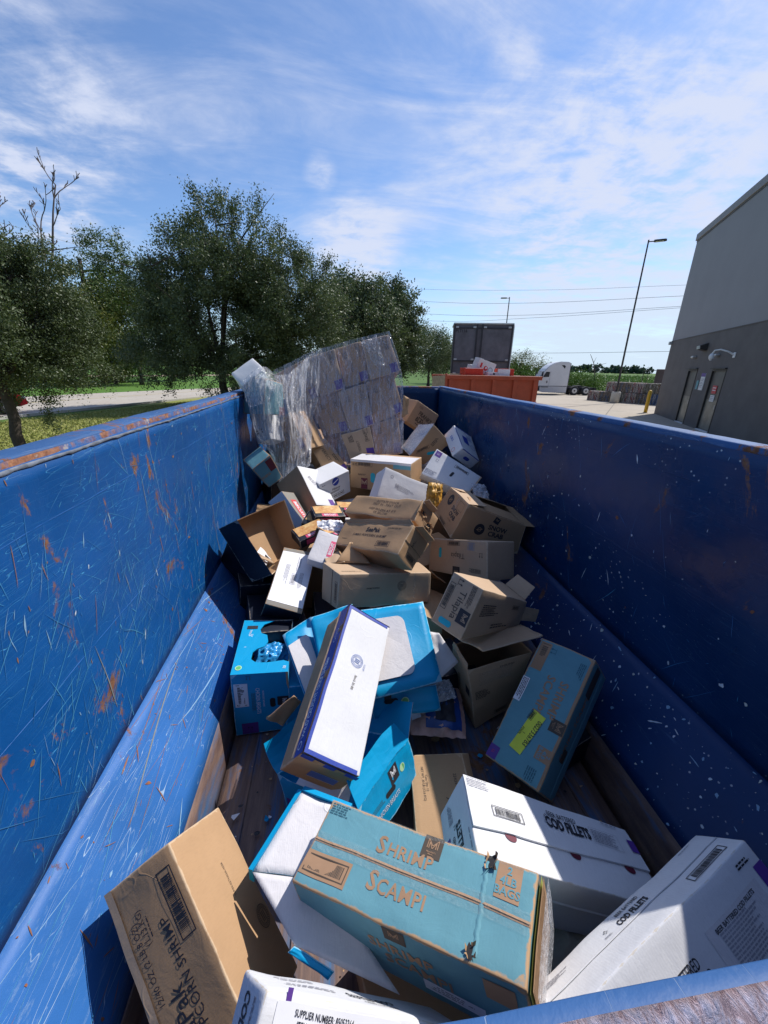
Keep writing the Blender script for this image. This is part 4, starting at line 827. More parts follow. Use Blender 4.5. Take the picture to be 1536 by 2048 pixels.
c.prints(T,[(BK,'T',.305,.44,170,.023,'00273367B3',{'cond':.82,'bold':.006}),(BK,'T',.285,.60,170,.013,'1\nF000L',{'line':.85}),(BK,'B',.42,.57,170,.045,.024)],'yellow_sticker_print',.0040)
c.prints('front',[(m_darkink,'R',.86,.62,0,.15,.07),(TN,'T',.50,.6,0,.035,'SHRIMP SCAMPI',{'cond':.9,'bold':.015}),(m_darkink,'R',.30,.5,0,.06,.05)],'lettering')
c.slit('front',.02,.30,.98,.30,.0016,m_scampi)
# --- blue and white wild caught carton
c=Carton('wild','food_carton','long carton with white lid, royal blue rim and brown sides, middle of the heap',m_kraft,.003,facemat={'top':m_white})
E_='left'
def lidlip(face,t0,mat):
    return c.strip(face,-.004,1.004,t0,1.0,mat,'lid_rim',.006)
m_blueboard=card('royal_blue_board',(.02,.055,.36),wear=.5,rough=.5,wearcol=(.35,.28,.25),grime=.05)
lidlip('left',.66,m_blueboard); lidlip('front',.86,m_blueboard); lidlip('back',.86,m_blueboard)
for (a0,a1,b0,b1) in ((0,.055,0,1),(0.055,.945,0,.022),(.055,.945,.978,1.0)): c.strip(T,a0,a1,b0,b1,m_blueboard,'lid_border',.0015)
c.prints('left',[(m_whiteink,'T',.66,.80,180,.025,'WILD CAUGHT GULF SHRIMP',{'cond':.80,'bold':.015,'space':.98}),(m_whiteink,'P',.60,.72,180,.34,.010,1),(m_whiteink,'O',.955,.80,0,.012,.016),(m_whiteink,'O',.28,.82,0,.009,.011),(m_whiteink,'O',.24,.82,0,.009,.011),(m_whiteink,'O',.20,.82,0,.009,.011)],'lid_lettering',.0072)
c.prints(T,[(m_blueink,'S',.46,.62,-10,.032),(m_blueink,'T',.63,.60,-95,.010,'UDSF',{})],'round_stamp',.002)
c.prints(T,[(m_darkink,'T',.50,.475,-93,.013,"Sam's 31-00",{'cond':.8,'bold':.01})],'stamped_code',.002)
for a,b in ((.30,.93),(.68,.93)): c.strip('front',a-.09,a+.09,b-.055,b+.06,m_kraftin,'lid_slot',.0075)
for a,b in ((.55,.87),(.20,.87)): c.strip('left',a-.028,a+.028,.88,1.0,m_kraftin,'lid_slot',.0075)
c.prints('front',[(m_blueink,'R',.60,.38,0,.12,.055),(WH,'F',.60,.38,0,.12,.055,.0015),(WH,'P',.60,.38,0,.105,.045,5)],'blue_label')
# ragged torn flap along the left of the lid
r_=random.Random(5);V=[];F=[]
for i in range(60):
    t=i/59; V+=[c.at('left',t,.655,.0065),c.at('left',t,.60+.045*abs(noise.noise(Vector((t*16,2,0))))*1.6,.010)]
for i in range(59): F.append((2*i,2*i+1,2*i+3,2*i+2))
mesh('torn_rim_edge',V,F,m_kraft2,c.root,False,attr={'edge':[.05]*len(V)})
# --- chicken breasts display carton, left
c=Carton('chick','food_carton','turquoise chicken breasts carton with its top cut open, standing by the left slope',m_turq,.003,body=False)
c.shell(('top',),m_turq,m_blackb)
r_=random.Random(3)
def poly_top(c,face,pts,mat,name,off=.0,th=.005,inner=None):
    from mathutils.geometry import tessellate_polygon
    V=[c.at(face,a,b,off) for a,b in pts]; V2=[c.at(face,a,b,off-th) for a,b in pts]; n=len(pts)
    tr=tessellate_polygon([[Vector((a,b,0)) for a,b in pts]])
    area=sum(pts[i][0]*pts[(i+1)%n][1]-pts[(i+1)%n][0]*pts[i][1] for i in range(n))
    F=[];M=[]
    for t in tr:
        a,b_,c2=t; s2=(pts[b_][0]-pts[a][0])*(pts[c2][1]-pts[a][1])-(pts[c2][0]-pts[a][0])*(pts[b_][1]-pts[a][1])
        t=(a,b_,c2) if s2>0 else (a,c2,b_)
        F.append(t); M.append(0); F.append((t[0]+n,t[2]+n,t[1]+n)); M.append(1)
    for i in range(n): F.append((i,(i+1)%n,n+(i+1)%n,n+i)); M.append(1)
    return mesh(name,V+V2,F,[mat,inner or mat],c.root,False,M,attr={'edge':[.05]*(2*n)})
cut=[(0,0),(1,0),(1,.16),(.90,.19),(.60,.17),(.40,.18),(.30,.24),(.30,.36),(.36,.42),(.50,.46),(.56,.55),(.52,.68),(.40,.72),(.36,.80),(.42,.90),(.62,.985),(0,1)]
poly_top(c,'top',cut,m_turq,'cut_top_panel')
c.prints('top',[(m_greenl,'D',.115,.10,0,.017,.017),(m_green,'D',.115,.10,0,.013,.013)],'green_sticker')
c.prints('top',[(m_whiteink,'T',.19,.62,84,.012,'MADE WITH NO ARTIFICIAL\nINGREDIENTS',{'cond':.7}),(m_whiteink,'T',.93,.07,84,.016,'10',{'bold':.01})],'lettering')
c.prints('top',[(BK,'R',.20,.84,0,.06,.03)],'emblem_patch',.0016)
c.prints('front',[(WH,'R',.155,.66,0,.068,.15),(BK,'B',.155,.66,90,.135,.050)],'barcode')
c.prints('front',[(m_whiteink,'T',.44,.55,-90,.021,'CHICKEN BREASTS',{'cond':.72}),(m_whiteink,'T',.54,.58,-90,.009,'BONELESS SKINLESS',{}),(m_tealdk,'P',.36,.5,-90,.15,.02,3),(m_tealdk,'A',.30,.93,180,.025)],'lettering')
c.prints('front',[(PU,'R',.26,.10,0,.085,.075),(BK,'A',.26,.10,0,.026)],'purple_square')
c.prints('front',[(m_blackin,'C',.70,.50,90,.065,.028)],'hand_hole'); logo('front',c,.885,.52,-90,.062,.058,BK,m_whiteink,False)
c.prints('front',[(m_greenl,'D',.62,.24,0,.017,.017),(m_green,'D',.62,.24,0,.013,.013)],'green_sticker')
V=[c.at('front',1,1,.001),c.at('front',.955,1,.0015),c.at('front',.965,.8,.0015),c.at('front',.985,.72,.001),c.at('front',1,.72,.001)]
mesh('torn_corner',V,[(0,1,2,3,4)],m_kraft2,c.root,attr={'edge':[.05]*5})
CH=c
# --- turquoise open carton under the blue-rimmed one
c=Carton('turq','food_carton','crushed open turquoise carton with white-lined flaps under the blue-rimmed carton',m_turq,.012,body=False)
c.shell(('top',),m_turq,m_turq)
c.flap(('top','r'),.10,118,m_turq,'flap',m_turq); c.flap(('top','t'),.16,35,m_turq,'flap',m_whitein); c.flap(('top','l'),.14,25,m_turq,'flap',m_turq,curl=30); c.flap(('top','b'),.10,150,m_turq,'flap',m_whitein,span=(.1,.75))
c.prints('right',[(m_whiteink,'T',.42,.30,0,.020,'CHICKEN BREASTS',{'cond':.7}),(m_tealdk,'P',.25,.5,0,.10,.02,3)],'lettering'); logo('right',c,.62,.72,0,.062,.062,BK,m_whiteink,False)
c.prints('right',[(m_greenl,'D',.78,.62,0,.016,.016),(m_green,'D',.78,.62,0,.012,.012)],'green_sticker'); c.prints('right',[(m_blackin,'C',.50,.50,0,.065,.022)],'hand_hole')
logo('front',c,.33,.62,0,.055,.055,BK,m_whiteink,False); c.prints('front',[(PU,'R',.10,.3,0,.06,.06)],'purple_square')
# --- white papered carton
c=Carton('wpap','food_carton','dark carton with a large white printed sheet stuck on top, left of centre',m_grey,.002,facemat={'front':m_blackb,'left':m_blackb,'right':m_blackb})
c.strip(T,.02,.98,.07,.93,WH,'white_sheet',.0016)
c.prints(T,[(GY,'P',.62,.72,-90,.12,.012,1),(GY,'P',.55,.74,-90,.13,.010,1),(GY,'P',.30,.52,-90,.18,.03,4),(m_greyink,'P',.74,.45,-90,.15,.028,4),(GY,'B',.53,.47,-90,.09,.035)],'sheet_print',.0026)
# --- cartons of popcorn shrimp
c=Carton('pc1','food_carton','long tan carton with a round seal on its side, across the middle of the heap',m_kraft2,.003)
c.prints('front',[(m_darkink,'S',.665,.60,0,.034),(m_darkink,'T',.35,.55,0,.010,'SHRIMP POPPERS',{'cond':.9,'bold':.01})],'lettering')
c.prints(T,[(m_darkink,'T',.42,.55,4,.010,'KEEP FROZEN',{'bold':.01}),(m_darkink,'P',.16,.22,0,.14,.012,2)],'lettering')
c.prints('left',[(m_darkink,'B',.86,.45,90,.13,.032)],'barcode'); c.slit('left',.62,.0,.62,1.,.003)
c.strip('front',.80,.815,.0,1.0,m_tape,'tape_strip',.001)
c=Carton('pc2','food_carton','sunlit jumbo popcorn shrimp carton with a crumpled right end, centre of the heap',m_kraft,.009)
R9=-90
c.prints(T,[(BK,'T',.74,.50,R9,.034,'SeaPak',{'cond':.9,'bold':.03}),(BK,'T',.52,.52,R9,.020,'JUMBO POPCORN SHRIMP',{'cond':.9,'bold':.014}),(m_darkink,'P',.83,.17,R9,.16,.010,1),(m_darkink,'P',.30,.86,R9,.06,.008,1)],'lettering')
c.prints(T,[(BK,'B',.26,.27,R9,.115,.042)],'barcode'); c.prints('front',[(m_darkink,'B',.22,.38,90,.11,.038),(m_darkink,'P',.62,.6,0,.05,.02,2)],'barcode'); c.slit('front',.5,0,.5,1,.004)
c.flap(('front','r'),.05,70,m_kraft,'flap',span=(.1,.9)); c.flap(('top','r'),.03,20,m_kraft,'flap',span=(.0,1.))
c=Carton('pc3','food_carton','sunlit brown carton marked rotate stock, lying just behind the jumbo popcorn shrimp carton',m_kraft,.009)
c.prints(T,[(BK,'T',.70,.46,R9,.021,'ROTATE STOCK\nFIRST IN - FIRST OUT',{'cond':.9,'line':.95}),(BK,'T',.28,.49,R9,.020,'KEEP FROZEN AT 0°F\nOR BELOW',{'cond':.9,'line':.95})],'lettering')
c.prints('front',[(m_darkink,'B',.25,.32,90,.11,.04),(m_darkink,'P',.6,.65,0,.05,.03,3)],'barcode'); c.slit('front',.5,0,.5,1,.004); c.flap(('front','r'),.04,60,m_kraft2,'flap',span=(.05,.6)); c.flap(('front','t'),.05,40,m_kraft,'flap',span=(.2,.9))
tear(c,'front',.62,.8,.025,4); tear(c,'front',.4,.3,.02,5)
# --- snow crab
c=Carton('crab','food_carton','brown snow crab carton with an opened top, against the right wall',m_kraft,.004,body=False)
c.shell(('top',),m_kraft,m_kraftin)
c.flap(('top','b'),.16,176,m_kraft,'flap',span=(.05,.95)); c.flap(('top','t'),.12,168,m_kraft,'flap'); c.flap(('top','r'),.15,10,m_kraft,'flap'); c.flap(('top','l'),.15,170,m_kraft2,'flap')
for f_,a,b in (('left',.30,.72),('front',.32,.45)):
    c.prints(f_,[(BK,'D',a,b,0,.042,.042)],'crab_badge'); c.prints(f_,[(m_kraft,'O',a,b,0,.012,.016),(m_kraft,'R',a,b,20,.05,.004)],'crab_badge_mark',.002)
c.prints('left',[(BK,'T',.66,.50,-4,.032,'SNOW\nCRAB',{'bold':.03,'line':.95}),(BK,'T',.64,.27,-4,.010,'CLUSTERS',{})],'lettering')
c.prints('front',[(BK,'T',.58,.50,0,.036,'SNOW\nCRAB',{'bold':.03,'line':.95})],'lettering'); logo('front',c,.52,.84,-15,.05,.045,BK,m_kraft,False)
c.strip('left',.52,.64,.55,1.,m_tape,'tape_strip',.0025); c.prints('left',[(m_darkink,'B',.45,.06,0,.14,.03),(m_darkink,'F',.78,.8,0,.10,.06,.002)],'barcode')
# --- tilapia cartons
def tilapia(c,f_,rot,pl):
    g=lambda a,b:(a,b)
    c.prints(f_,[(m_darkink,'T',*pl['t'],rot,.038,'Tilapia',{'cond':.9})],'lettering')
    c.prints(f_,[(CY,'C',*pl['c'],rot+90,.075,.026)],'cyan_hand_hole'); logo(f_,c,*pl['l'],rot,.062,.062,BK,m_kraft2,False)
    c.prints(f_,[(m_darkink,'B',*pl['b'],rot,.115,.032)],'barcode'); c.prints(f_,[(m_darkink,'P',*pl['p'],rot,.10,.028,5),(m_darkink,'A',*pl['a'],rot,.03)],'fine_print')
c=Carton('til1','food_carton','upper tilapia carton, upside down with a cyan hand hole, below the snow crab carton',m_kraft2,.003)
tilapia(c,'top',180,dict(t=(.52,.56),c=(.20,.60),l=(.50,.12),b=(.44,.90),p=(.80,.20),a=(.90,.62))); c.prints('top',[(GY,'B',.74,.84,90,.05,.055)],'small_barcode')
c=Carton('til2','food_carton','lower tilapia carton on the open brown carton, end flap sticking out right',m_kraft2,.003)
tilapia(c,'left',-90,dict(t=(.52,.52),c=(.38,.13),l=(.80,.38),b=(.14,.58),p=(.78,.75),a=(.34,.9)))
c.prints('front',[(m_darkink,'P',.28,.6,0,.20,.06,6),(m_darkink,'B',.76,.72,0,.10,.03),(m_darkink,'P',.55,.2,0,.2,.03,2)],'fine_print'); c.flap(('right','t'),.10,35,m_kraft2,'flap',span=(.1,.9)); c.flap(('front','r'),.11,25,m_kraft2,'flap',span=(.2,.75))
c=Carton('open','food_carton','open brown carton with one long flap up, behind the yellow-stickered teal carton',m_kraft2,.004,body=False)
c.shell(('top',),m_kraft2,m_kraftin); c.flap(('top','l'),.03,100,m_kraft2,'flap'); OP=c
c.prints('front',[(m_darkink,'B',.68,.10,0,.10,.03),(m_darkink,'P',.22,.55,0,.09,.06,6),(m_darkink,'T',.62,.90,0,.016,'SHRIMP',{})],'lettering'); c.strip('front',.15,.72,.70,.90,m_tape,'tape_strip',.0022)
c.prints('left',[(BK,'R',.78,.55,0,.045,.06),(m_darkink,'P',.3,.5,90,.14,.03,3)],'emblem_patch')
c=Carton('jum','food_carton','tan jumbo carton lying flat on the dumpster floor between the teal and white cartons',m_kraft,.003)
c.prints(T,[(m_darkink,'T',.30,.36,180,.028,'JUMBO',{'cond':.85}),(m_darkink,'T',.66,.22,180,.015,'22434',{}),(m_darkink,'T',.62,.76,180,.012,'Case Qty: 12\nNET WT. 30 LB (13.6 KG)',{'cond':.85,'line':1.0})],'lettering')
# --- empty brown tray facing up
c=Carton('tray','food_carton','empty brown carton with dark outside, tipped open towards the viewer, by the left wall',m_blackb,.003,body=False)
c.shell(('top',),m_blackb,m_kraft)
lb=board('loose_divider',[c.mw@c.tri(.10,.35,.55),c.mw@c.tri(.14,.10,.5),c.mw@c.tri(.55,.12,.86),c.mw@c.tri(.50,.40,.95)],'white card divider lying inside the tipped brown carton','divider',m_whitep,m_whitep,seed=3)
board('loose_divider',[c.mw@c.tri(.03,.60,.45),c.mw@c.tri(.03,.44,.42),c.mw@c.tri(.42,.05,.55),c.mw@c.tri(.42,.13,.60)],'tan board strip lying inside the tipped brown carton','divider',m_kraft2,m_kraft2,seed=4)
# --- smaller cartons further back
c=Carton('franks','food_carton','pale brown franks in blanket carton balanced near the far right corner',m_kraft2,.003)
c.prints(T,[(m_darkink,'T',.56,.56,-6,.050,'FRANKS',{'cond':.85,'bold':.03}),(m_darkink,'T',.58,.28,-6,.050,'BLANKET',{'cond':.8,'bold':.03}),(m_darkink,'T',.25,.83,-6,.03,'101',{}),(m_darkink,'P',.5,.42,-6,.12,.02,1),(m_darkink,'P',.5,.12,-6,.14,.02,1)],'lettering')
c=Carton('tealtop','food_carton','brown carton with plastic-covered pale top, between white cartons and the pallet load',m_kraft,.003)
c.strip(T,.0,1,0,1,m_whitein,'pale_top',.001); c.strip(T,-.02,1.02,-.01,1.02,m_bag,'plastic_cover',.006); c.strip(T,.0,.06,0,1,m_scampi,'teal_edge',.003)
c.prints('front',[(CY,'C',.40,.25,-40,.09,.035)],'cyan_hand_hole'); c.prints('front',[(m_darkink,'B',.32,.70,-30,.14,.035),(m_darkink,'P',.7,.5,0,.1,.04,3)],'barcode')
c=Carton('whblue','food_carton','white carton with royal blue stripes tilted against the right wall near the back',m_white,.004)
c.prints(T,[(m_blueb,'R',.45,.55,0,.08,.12),(m_blueb,'R',.5,.97,0,.24,.012),(m_blueb,'R',.03,.5,0,.012,.30)],'blue_panel'); c.prints(T,[(m_blueink,'P',.72,.75,90,.10,.06,6),(m_blueink,'O',.8,.4,0,.03,.034)],'lettering')
c.prints('front',[(m_blueb,'C',.5,.5,0,.075,.04)],'hand_hole'); c.prints('front',[(m_blueb,'R',.5,.97,0,.24,.01)],'blue_edge')
c.prints('left',[(m_redink,'O',.8,.25,0,.022,.026),(m_blueink,'P',.4,.5,0,.1,.03,2)],'lettering')
c=Carton('whpurp','food_carton','white carton with purple corner square and hand hole, right side of the heap',m_white,.003)
c.prints(T,[(PU,'R',.085,.86,0,.06,.055)],'purple_square'); c.prints(T,[(WH,'T',.085,.86,0,.018,'LL',{})],'purple_square_mark',.002)
c.prints(T,[(BK,'B',.63,.80,0,.15,.035)],'barcode'); c.prints(T,[(BK,'C',.52,.45,80,.06,.026)],'hand_hole'); c.prints(T,[(GY,'P',.14,.16,0,.12,.05,4),(GY,'A',.13,.66,0,.03)],'fine_print')
c.flap(('top','r'),.02,60,m_kraft2,'flap')
c=Carton('whcen','food_carton','blank white carton with small print, upright in the centre below the pallet load',m_white,.006)
c.prints(T,[(GY,'P',.48,.52,-3,.16,.045,6),(GY,'B',.30,.56,0,.03,.04),(GY,'O',.17,.78,0,.010,.014),(GY,'B',.80,.28,0,.06,.03)],'fine_print')
c=Carton('bluetab','food_carton','brown carton with a whitish top edge and cyan tab, under the pallet load',m_kraft,.003)
c.prints(T,[(CY,'C',.385,.42,90,.10,.05)],'cyan_hand_hole'); c.prints(T,[(m_darkink,'B',.24,.86,0,.17,.045),(m_darkink,'P',.09,.84,0,.07,.03,2),(m_darkink,'P',.21,.5,0,.10,.02,2)],'barcode'); logo('top',c,.24,.20,0,.07,.11,m_maroon,m_kraft2,False)
c.strip(T,.0,1,.93,1,m_whitein,'pale_edge',.002); c.strip('back',0,1,0.2,1,m_whitein,'pale_top',.002); c.strip(T,.72,.995,.80,.93,m_scampi,'teal_edge',.0015)
c=Carton('pill','food_carton','white carton end with round dark logo, left of the cyan-tabbed carton',m_white,.002)
c.prints(T,[(m_blueb,'D',.52,.80,8,.040,.045)],'round_logo'); c.prints(T,[(WH,'R',.52,.80,25,.07,.010)],'round_logo_mark',.002)
c.prints(T,[(m_darkink,'T',.52,.50,2,.024,'Pillsbury',{'cond':.8,'bold':.015}),(m_darkink,'P',.5,.38,2,.16,.02,2),(m_darkink,'F',.55,.18,2,.15,.04,.004),(m_darkink,'P',.55,.18,2,.13,.02,1),(GY,'P',.14,.86,2,.05,.02,1),(GY,'P',.12,.1,2,.05,.03,2)],'lettering')
c=Carton('grey','food_carton','white-faced carton in shade, tipped between the brown cartons below the pallet load',m_white,.003,facemat={'left':m_kraft,'front':m_kraft})
c.prints(T,[(PU,'R',.8,.10,0,.07,.06)],'purple_square'); c.prints(T,[(GY,'P',.4,.6,-60,.14,.05,3)],'fine_print')
c=Carton('biscuit','food_carton','narrow grey carton with a red biscuits label, beside the tipped brown carton',m_whitein,.003,facemat={'top':m_grey})
c.prints(T,[(m_redink,'R',.5,.42,0,.07,.22)],'red_label'); c.prints(T,[(WH,'T',.5,.42,-90,.038,'BISCUITS',{'cond':.85,'bold':.03})],'red_label_lettering',.0022)
c=Carton('prf','food_carton','brown perfect carton slipping out under the lower left edge of the wrapped load',m_kraft,.004)
c.prints(T,[(m_darkink,'T',.50,.62,-90,.036,'PERFECT',{'cond':.8,'bold':.01}),(m_darkink,'P',.8,.4,-90,.12,.03,2)],'lettering'); c.prints(T,[(PU,'R',.82,.10,0,.06,.06)],'purple_square'); c.slit('left',.5,0,.5,1,.003)
c=Carton('bpc','food_carton','brown carton with a purple square, tipped under loose film left of the pallet load',m_kraft,.004)
c.prints(T,[(m_darkink,'T',.42,.56,-52,.034,'PERFECT',{'cond':.8,'bold':.01}),(m_darkink,'B',.20,.72,48,.05,.18)],'lettering'); c.prints(T,[(PU,'R',.84,.22,0,.075,.10)],'purple_square')
c=Carton('teal','food_carton','dark teal carton in deep shade at the far left corner, low against the wall',m_scampi,.003)
c.prints(T,[(m_maroon,'R',.80,.70,0,.06,.12),(m_brownink,'P',.35,.45,0,.10,.03,2)],'lettering')
c=Carton('whrim','food_carton','white film-wrapped carton perched on the left rim of the blue dumpster',m_white,.008,r=.012)
c.prints(T,[(PU,'R',.18,.30,0,.045,.055),(GY,'P',.35,.72,0,.12,.06,3)],'purple_square')
c=Carton('tealw','food_carton','teal carton behind loose film, left end of the wrapped load',m_scampi,.004)
c.prints(T,[(m_maroon,'R',.9,.12,0,.08,.08)],'lettering')
c=Carton('whlow','food_carton','white carton hanging below the film at the far left wall',m_white,.004)
c.prints(T,[(PU,'R',.15,.82,0,.04,.06),(BK,'P',.4,.35,0,.10,.05,2)],'purple_square')

# ------------------------------------------------------------------ the shrink-wrapped pallet load (cartons leaning back together)
def quad_data(q,depth):
    bl,br,tr,tl=[Vector(p) for p in q]; x=(br-bl+tr-tl).normalized(); y=(tl-bl+tr-br); y=(y-x*y.dot(x)).normalized(); z=x.cross(y)
    P=[bl,br,tl,tr]; P8=P+[p-z*depth for p in P]; ctr=sum(P8,Vector())/8; M=Matrix((x,y,z)).transposed(); Mi=M.transposed()
    return (tuple(ctr),[list(r) for r in M],(0,0,0),[tuple(Mi@(p-ctr)) for p in P8])
PAL={
'r1a':[(-0.429,4.268,-0.393),(-0.133,4.321,-0.309),(-0.251,4.453,0.084),(-0.594,4.362,-0.092)],'r1b':[(-0.128,4.324,-0.304),(0.129,4.377,-0.213),(0.029,4.509,0.179),(-0.246,4.453,0.084)],
'r1c':[(0.134,4.377,-0.213),(0.392,4.427,-0.130),(0.310,4.562,0.262),(0.034,4.510,0.180)],'r1d':[(0.397,4.428,-0.130),(0.734,4.489,-0.034),(0.604,4.612,0.338),(0.315,4.562,0.263)],
'r2a':[(-0.060,4.192,-0.687),(0.166,4.227,-0.639),(0.039,4.357,-0.249),(-0.215,4.308,-0.329)],'r2b':[(0.172,4.227,-0.640),(0.435,4.271,-0.577),(0.343,4.414,-0.156),(0.044,4.357,-0.249)],
'r2c':[(0.441,4.271,-0.577),(0.769,4.346,-0.441),(0.656,4.475,-0.055),(0.348,4.415,-0.156)],'r3a':[(0.170,4.129,-0.913),(0.450,4.156,-0.899),(0.381,4.263,-0.586),(0.071,4.211,-0.663)],
'r3b':[(0.455,4.157,-0.899),(0.742,4.190,-0.869),(0.701,4.322,-0.492),(0.387,4.265,-0.581)]}
where={'r1a':'top row, first from the left','r1b':'top row, second from the left','r1c':'top row, third from the left','r1d':'top right corner of the load','r2a':'middle row, leftmost','r2b':'middle row, centre','r2c':'middle row, right end','r3a':'bottom row, left one','r3b':'bottom row, right one'}
for i,(k,q) in enumerate(PAL.items()):
    jit=Vector((0,-.03-.035*((i*37)%5)/4,0)) if i%2 else Vector((0,.012,0)); cq=sum((Vector(p) for p in q),Vector())/4; q=[tuple(Vector(p)*(1-.028*(1 if True else 0))+cq*.028+jit) for p in q]
    c=Carton(k,'wrapped_carton','brown carton in the wrapped load, '+where[k],m_kraft2 if i%2 else m_kraft,.006,data=quad_data(q,.42),group='cartons stacked in the wrapped load')
    W,H=c.fd('top')
    c.prints('top',[(PU,'R',1-.045/W-.02,.05/H+.01,0,.085,.095)],'purple_square')
    c.prints('top',[(m_darkink,'P',.25,.80,90,.10,.05,4),(m_darkink,'F',.80,.80,90,.14,.045,.004),(m_darkink,'P',.80,.80,90,.12,.03,2)],'lettering')
    c.prints('top',[(m_darkink,'T',.45,.45,90,.028,'PERFECT',{'cond':.8})],'lettering')
# loose board ends at the right of the load
def P3(*p): return Vector(p)
board('torn_board',[(0.738,4.300,-0.271),(0.795,4.250,-0.298),(0.782,4.200,-0.457),(0.727,4.250,-0.499)],'dark brown torn board end right of the wrapped load','board',m_kraft,m_kraftin,seed=9,bend=.02)
# ------------------------------------------------------------------ stretch film
def film_sheet(name,rows,label,amp,mat=None,seed=0,nu=70,nv=70,cat='plastic film',ragged=.03,freq=(16,2.2)):
    """rows: control points from top to bottom, each a list of equal length"""
    R_=len(rows);C_=len(rows[0]); V=[]; ctr=Vector()
    for r in rows:
        for p in r: ctr+=Vector(p)
    ctr/=R_*C_
    def cr(p0,p1,p2,p3,t): return .5*((2*p1)+(-p0+p2)*t+(2*p0-5*p1+4*p2-p3)*t*t+(-p0+3*p1-3*p2+p3)*t**3)
    def row(r,u):
        x=u*(C_-1); i=min(int(x),C_-2); t=x-i; g=lambda k: Vector(rows[r][min(max(k,0),C_-1)]); return cr(g(i-1),g(i),g(i+1),g(i+2),t)
    for j in range(nv+1):
        v=j/nv
        for i in range(nu+1):
            u=i/nu; vv=v*(1+ragged*noise.noise(Vector((u*9,seed,1)))) if v>.5 else v-ragged*(1-2*v)*noise.noise(Vector((u*7,seed,4)))
            x=min(max(vv,0),1)*(R_-1); a=min(int(x),R_-2); t=x-a
            g=lambda k: row(min(max(k,0),R_-1),u); p=cr(g(a-1),g(a),g(a+1),g(a+2),t)
            w_=noise.noise(Vector((u*freq[0],v*freq[1],seed)))+.55*noise.noise(Vector((u*freq[0]*2.6+v*3,v*freq[1]*1.5,seed+5)))+.3*noise.noise(Vector((u*freq[0]*6,v*freq[1]*4,seed+9)))
            V.append(p-ctr+Vector((w_*amp*.3,-abs(w_)*amp,w_*amp*.2)))
    F=[(j*(nu+1)+i,j*(nu+1)+i+1,(j+1)*(nu+1)+i+1,(j+1)*(nu+1)+i) for j in range(nv) for i in range(nu)]
    o=mesh(name,V,F,mat or m_film,None,True); o.location=ctr; return tag(o,label,cat)
film_sheet('stretch_film',[[(-0.596,4.321,-0.058),(-0.222,4.417,0.127),(0.191,4.498,0.260),(0.609,4.569,0.364)],[(-0.456,4.224,-0.330),(-0.104,4.307,-0.208),(0.315,4.393,-0.090),(0.738,4.447,-0.033)],[(-0.231,4.118,-0.675),(0.015,4.186,-0.572),(0.385,4.251,-0.501),(0.744,4.305,-0.400)],[(-0.039,3.989,-1.107),(0.161,4.047,-0.990),(0.454,4.098,-0.913),(0.732,4.130,-0.857)]],'tight clear stretch film over the leaning stack of cartons',.022,seed=1)
film_sheet('stretch_film',[[(-0.682,3.720,-0.065),(-0.548,3.800,-0.085),(-0.402,4.000,-0.064),(-0.227,4.300,0.091)],[(-0.729,3.700,-0.293),(-0.571,3.700,-0.291),(-0.413,3.800,-0.341),(-0.257,4.000,-0.311)],[(-0.687,3.650,-0.589),(-0.547,3.650,-0.634),(-0.398,3.700,-0.643),(-0.220,3.900,-0.678)],[(-0.546,3.600,-0.715),(-0.500,3.600,-0.993),(-0.477,3.600,-1.050),(-0.228,3.700,-0.878)]],'loose clear film hanging from the left end of the wrapped load',.055,mat=m_film2,seed=2,ragged=.16,freq=(10,2.4))
film_sheet('stretch_film',[[(-0.262,4.380,0.092),(-0.191,4.397,0.122),(-0.120,4.413,0.153)],[(-0.321,4.266,-0.066),(-0.214,4.228,-0.134),(-0.138,4.243,-0.230)],[(-0.421,4.215,-0.185),(-0.327,4.126,-0.393),(-0.210,4.097,-0.561)],[(-0.337,3.850,-0.621),(-0.265,3.850,-0.669),(-0.227,3.850,-0.889)]],'bunched bright fold of film between the load and the loose cartons',.07,mat=m_film2,seed=3,nu=40,ragged=.1,freq=(7,4))
film_sheet('stretch_film',[[(0.707,4.190,-0.507),(0.739,4.185,-0.527)],[(0.609,4.105,-0.661),(0.723,4.131,-0.613)],[(0.518,4.074,-0.786),(0.708,4.115,-0.715)],[(0.511,4.091,-0.858),(0.728,4.114,-0.843)]],'torn film corner at the lower right of the wrapped load',.03,seed=4,nu=30,nv=30)
film_sheet('stretch_film',[[(0.304,4.469,0.243),(0.464,4.505,0.307)],[(0.368,4.416,0.141),(0.511,4.438,0.170)],[(0.454,4.371,-0.003),(0.550,4.389,0.023)]],'crumpled shiny film patch near the top right of the wrapped load',.06,mat=m_film2,seed=6,nu=30,nv=30,freq=(6,5))
film_sheet('stretch_film',[[(-0.770,3.680,-0.147),(-0.678,3.700,-0.053),(-0.578,3.750,-0.015),(-0.513,3.800,-0.076)],[(-0.742,3.620,-0.246),(-0.675,3.620,-0.184),(-0.594,3.650,-0.143),(-0.522,3.700,-0.206)],[(-0.707,3.600,-0.347),(-0.656,3.600,-0.334),(-0.604,3.620,-0.319),(-0.568,3.650,-0.338)]],'clear film over the white carton on the rim',.04,mat=m_film2,seed=8,nu=36,nv=30,freq=(6,3))
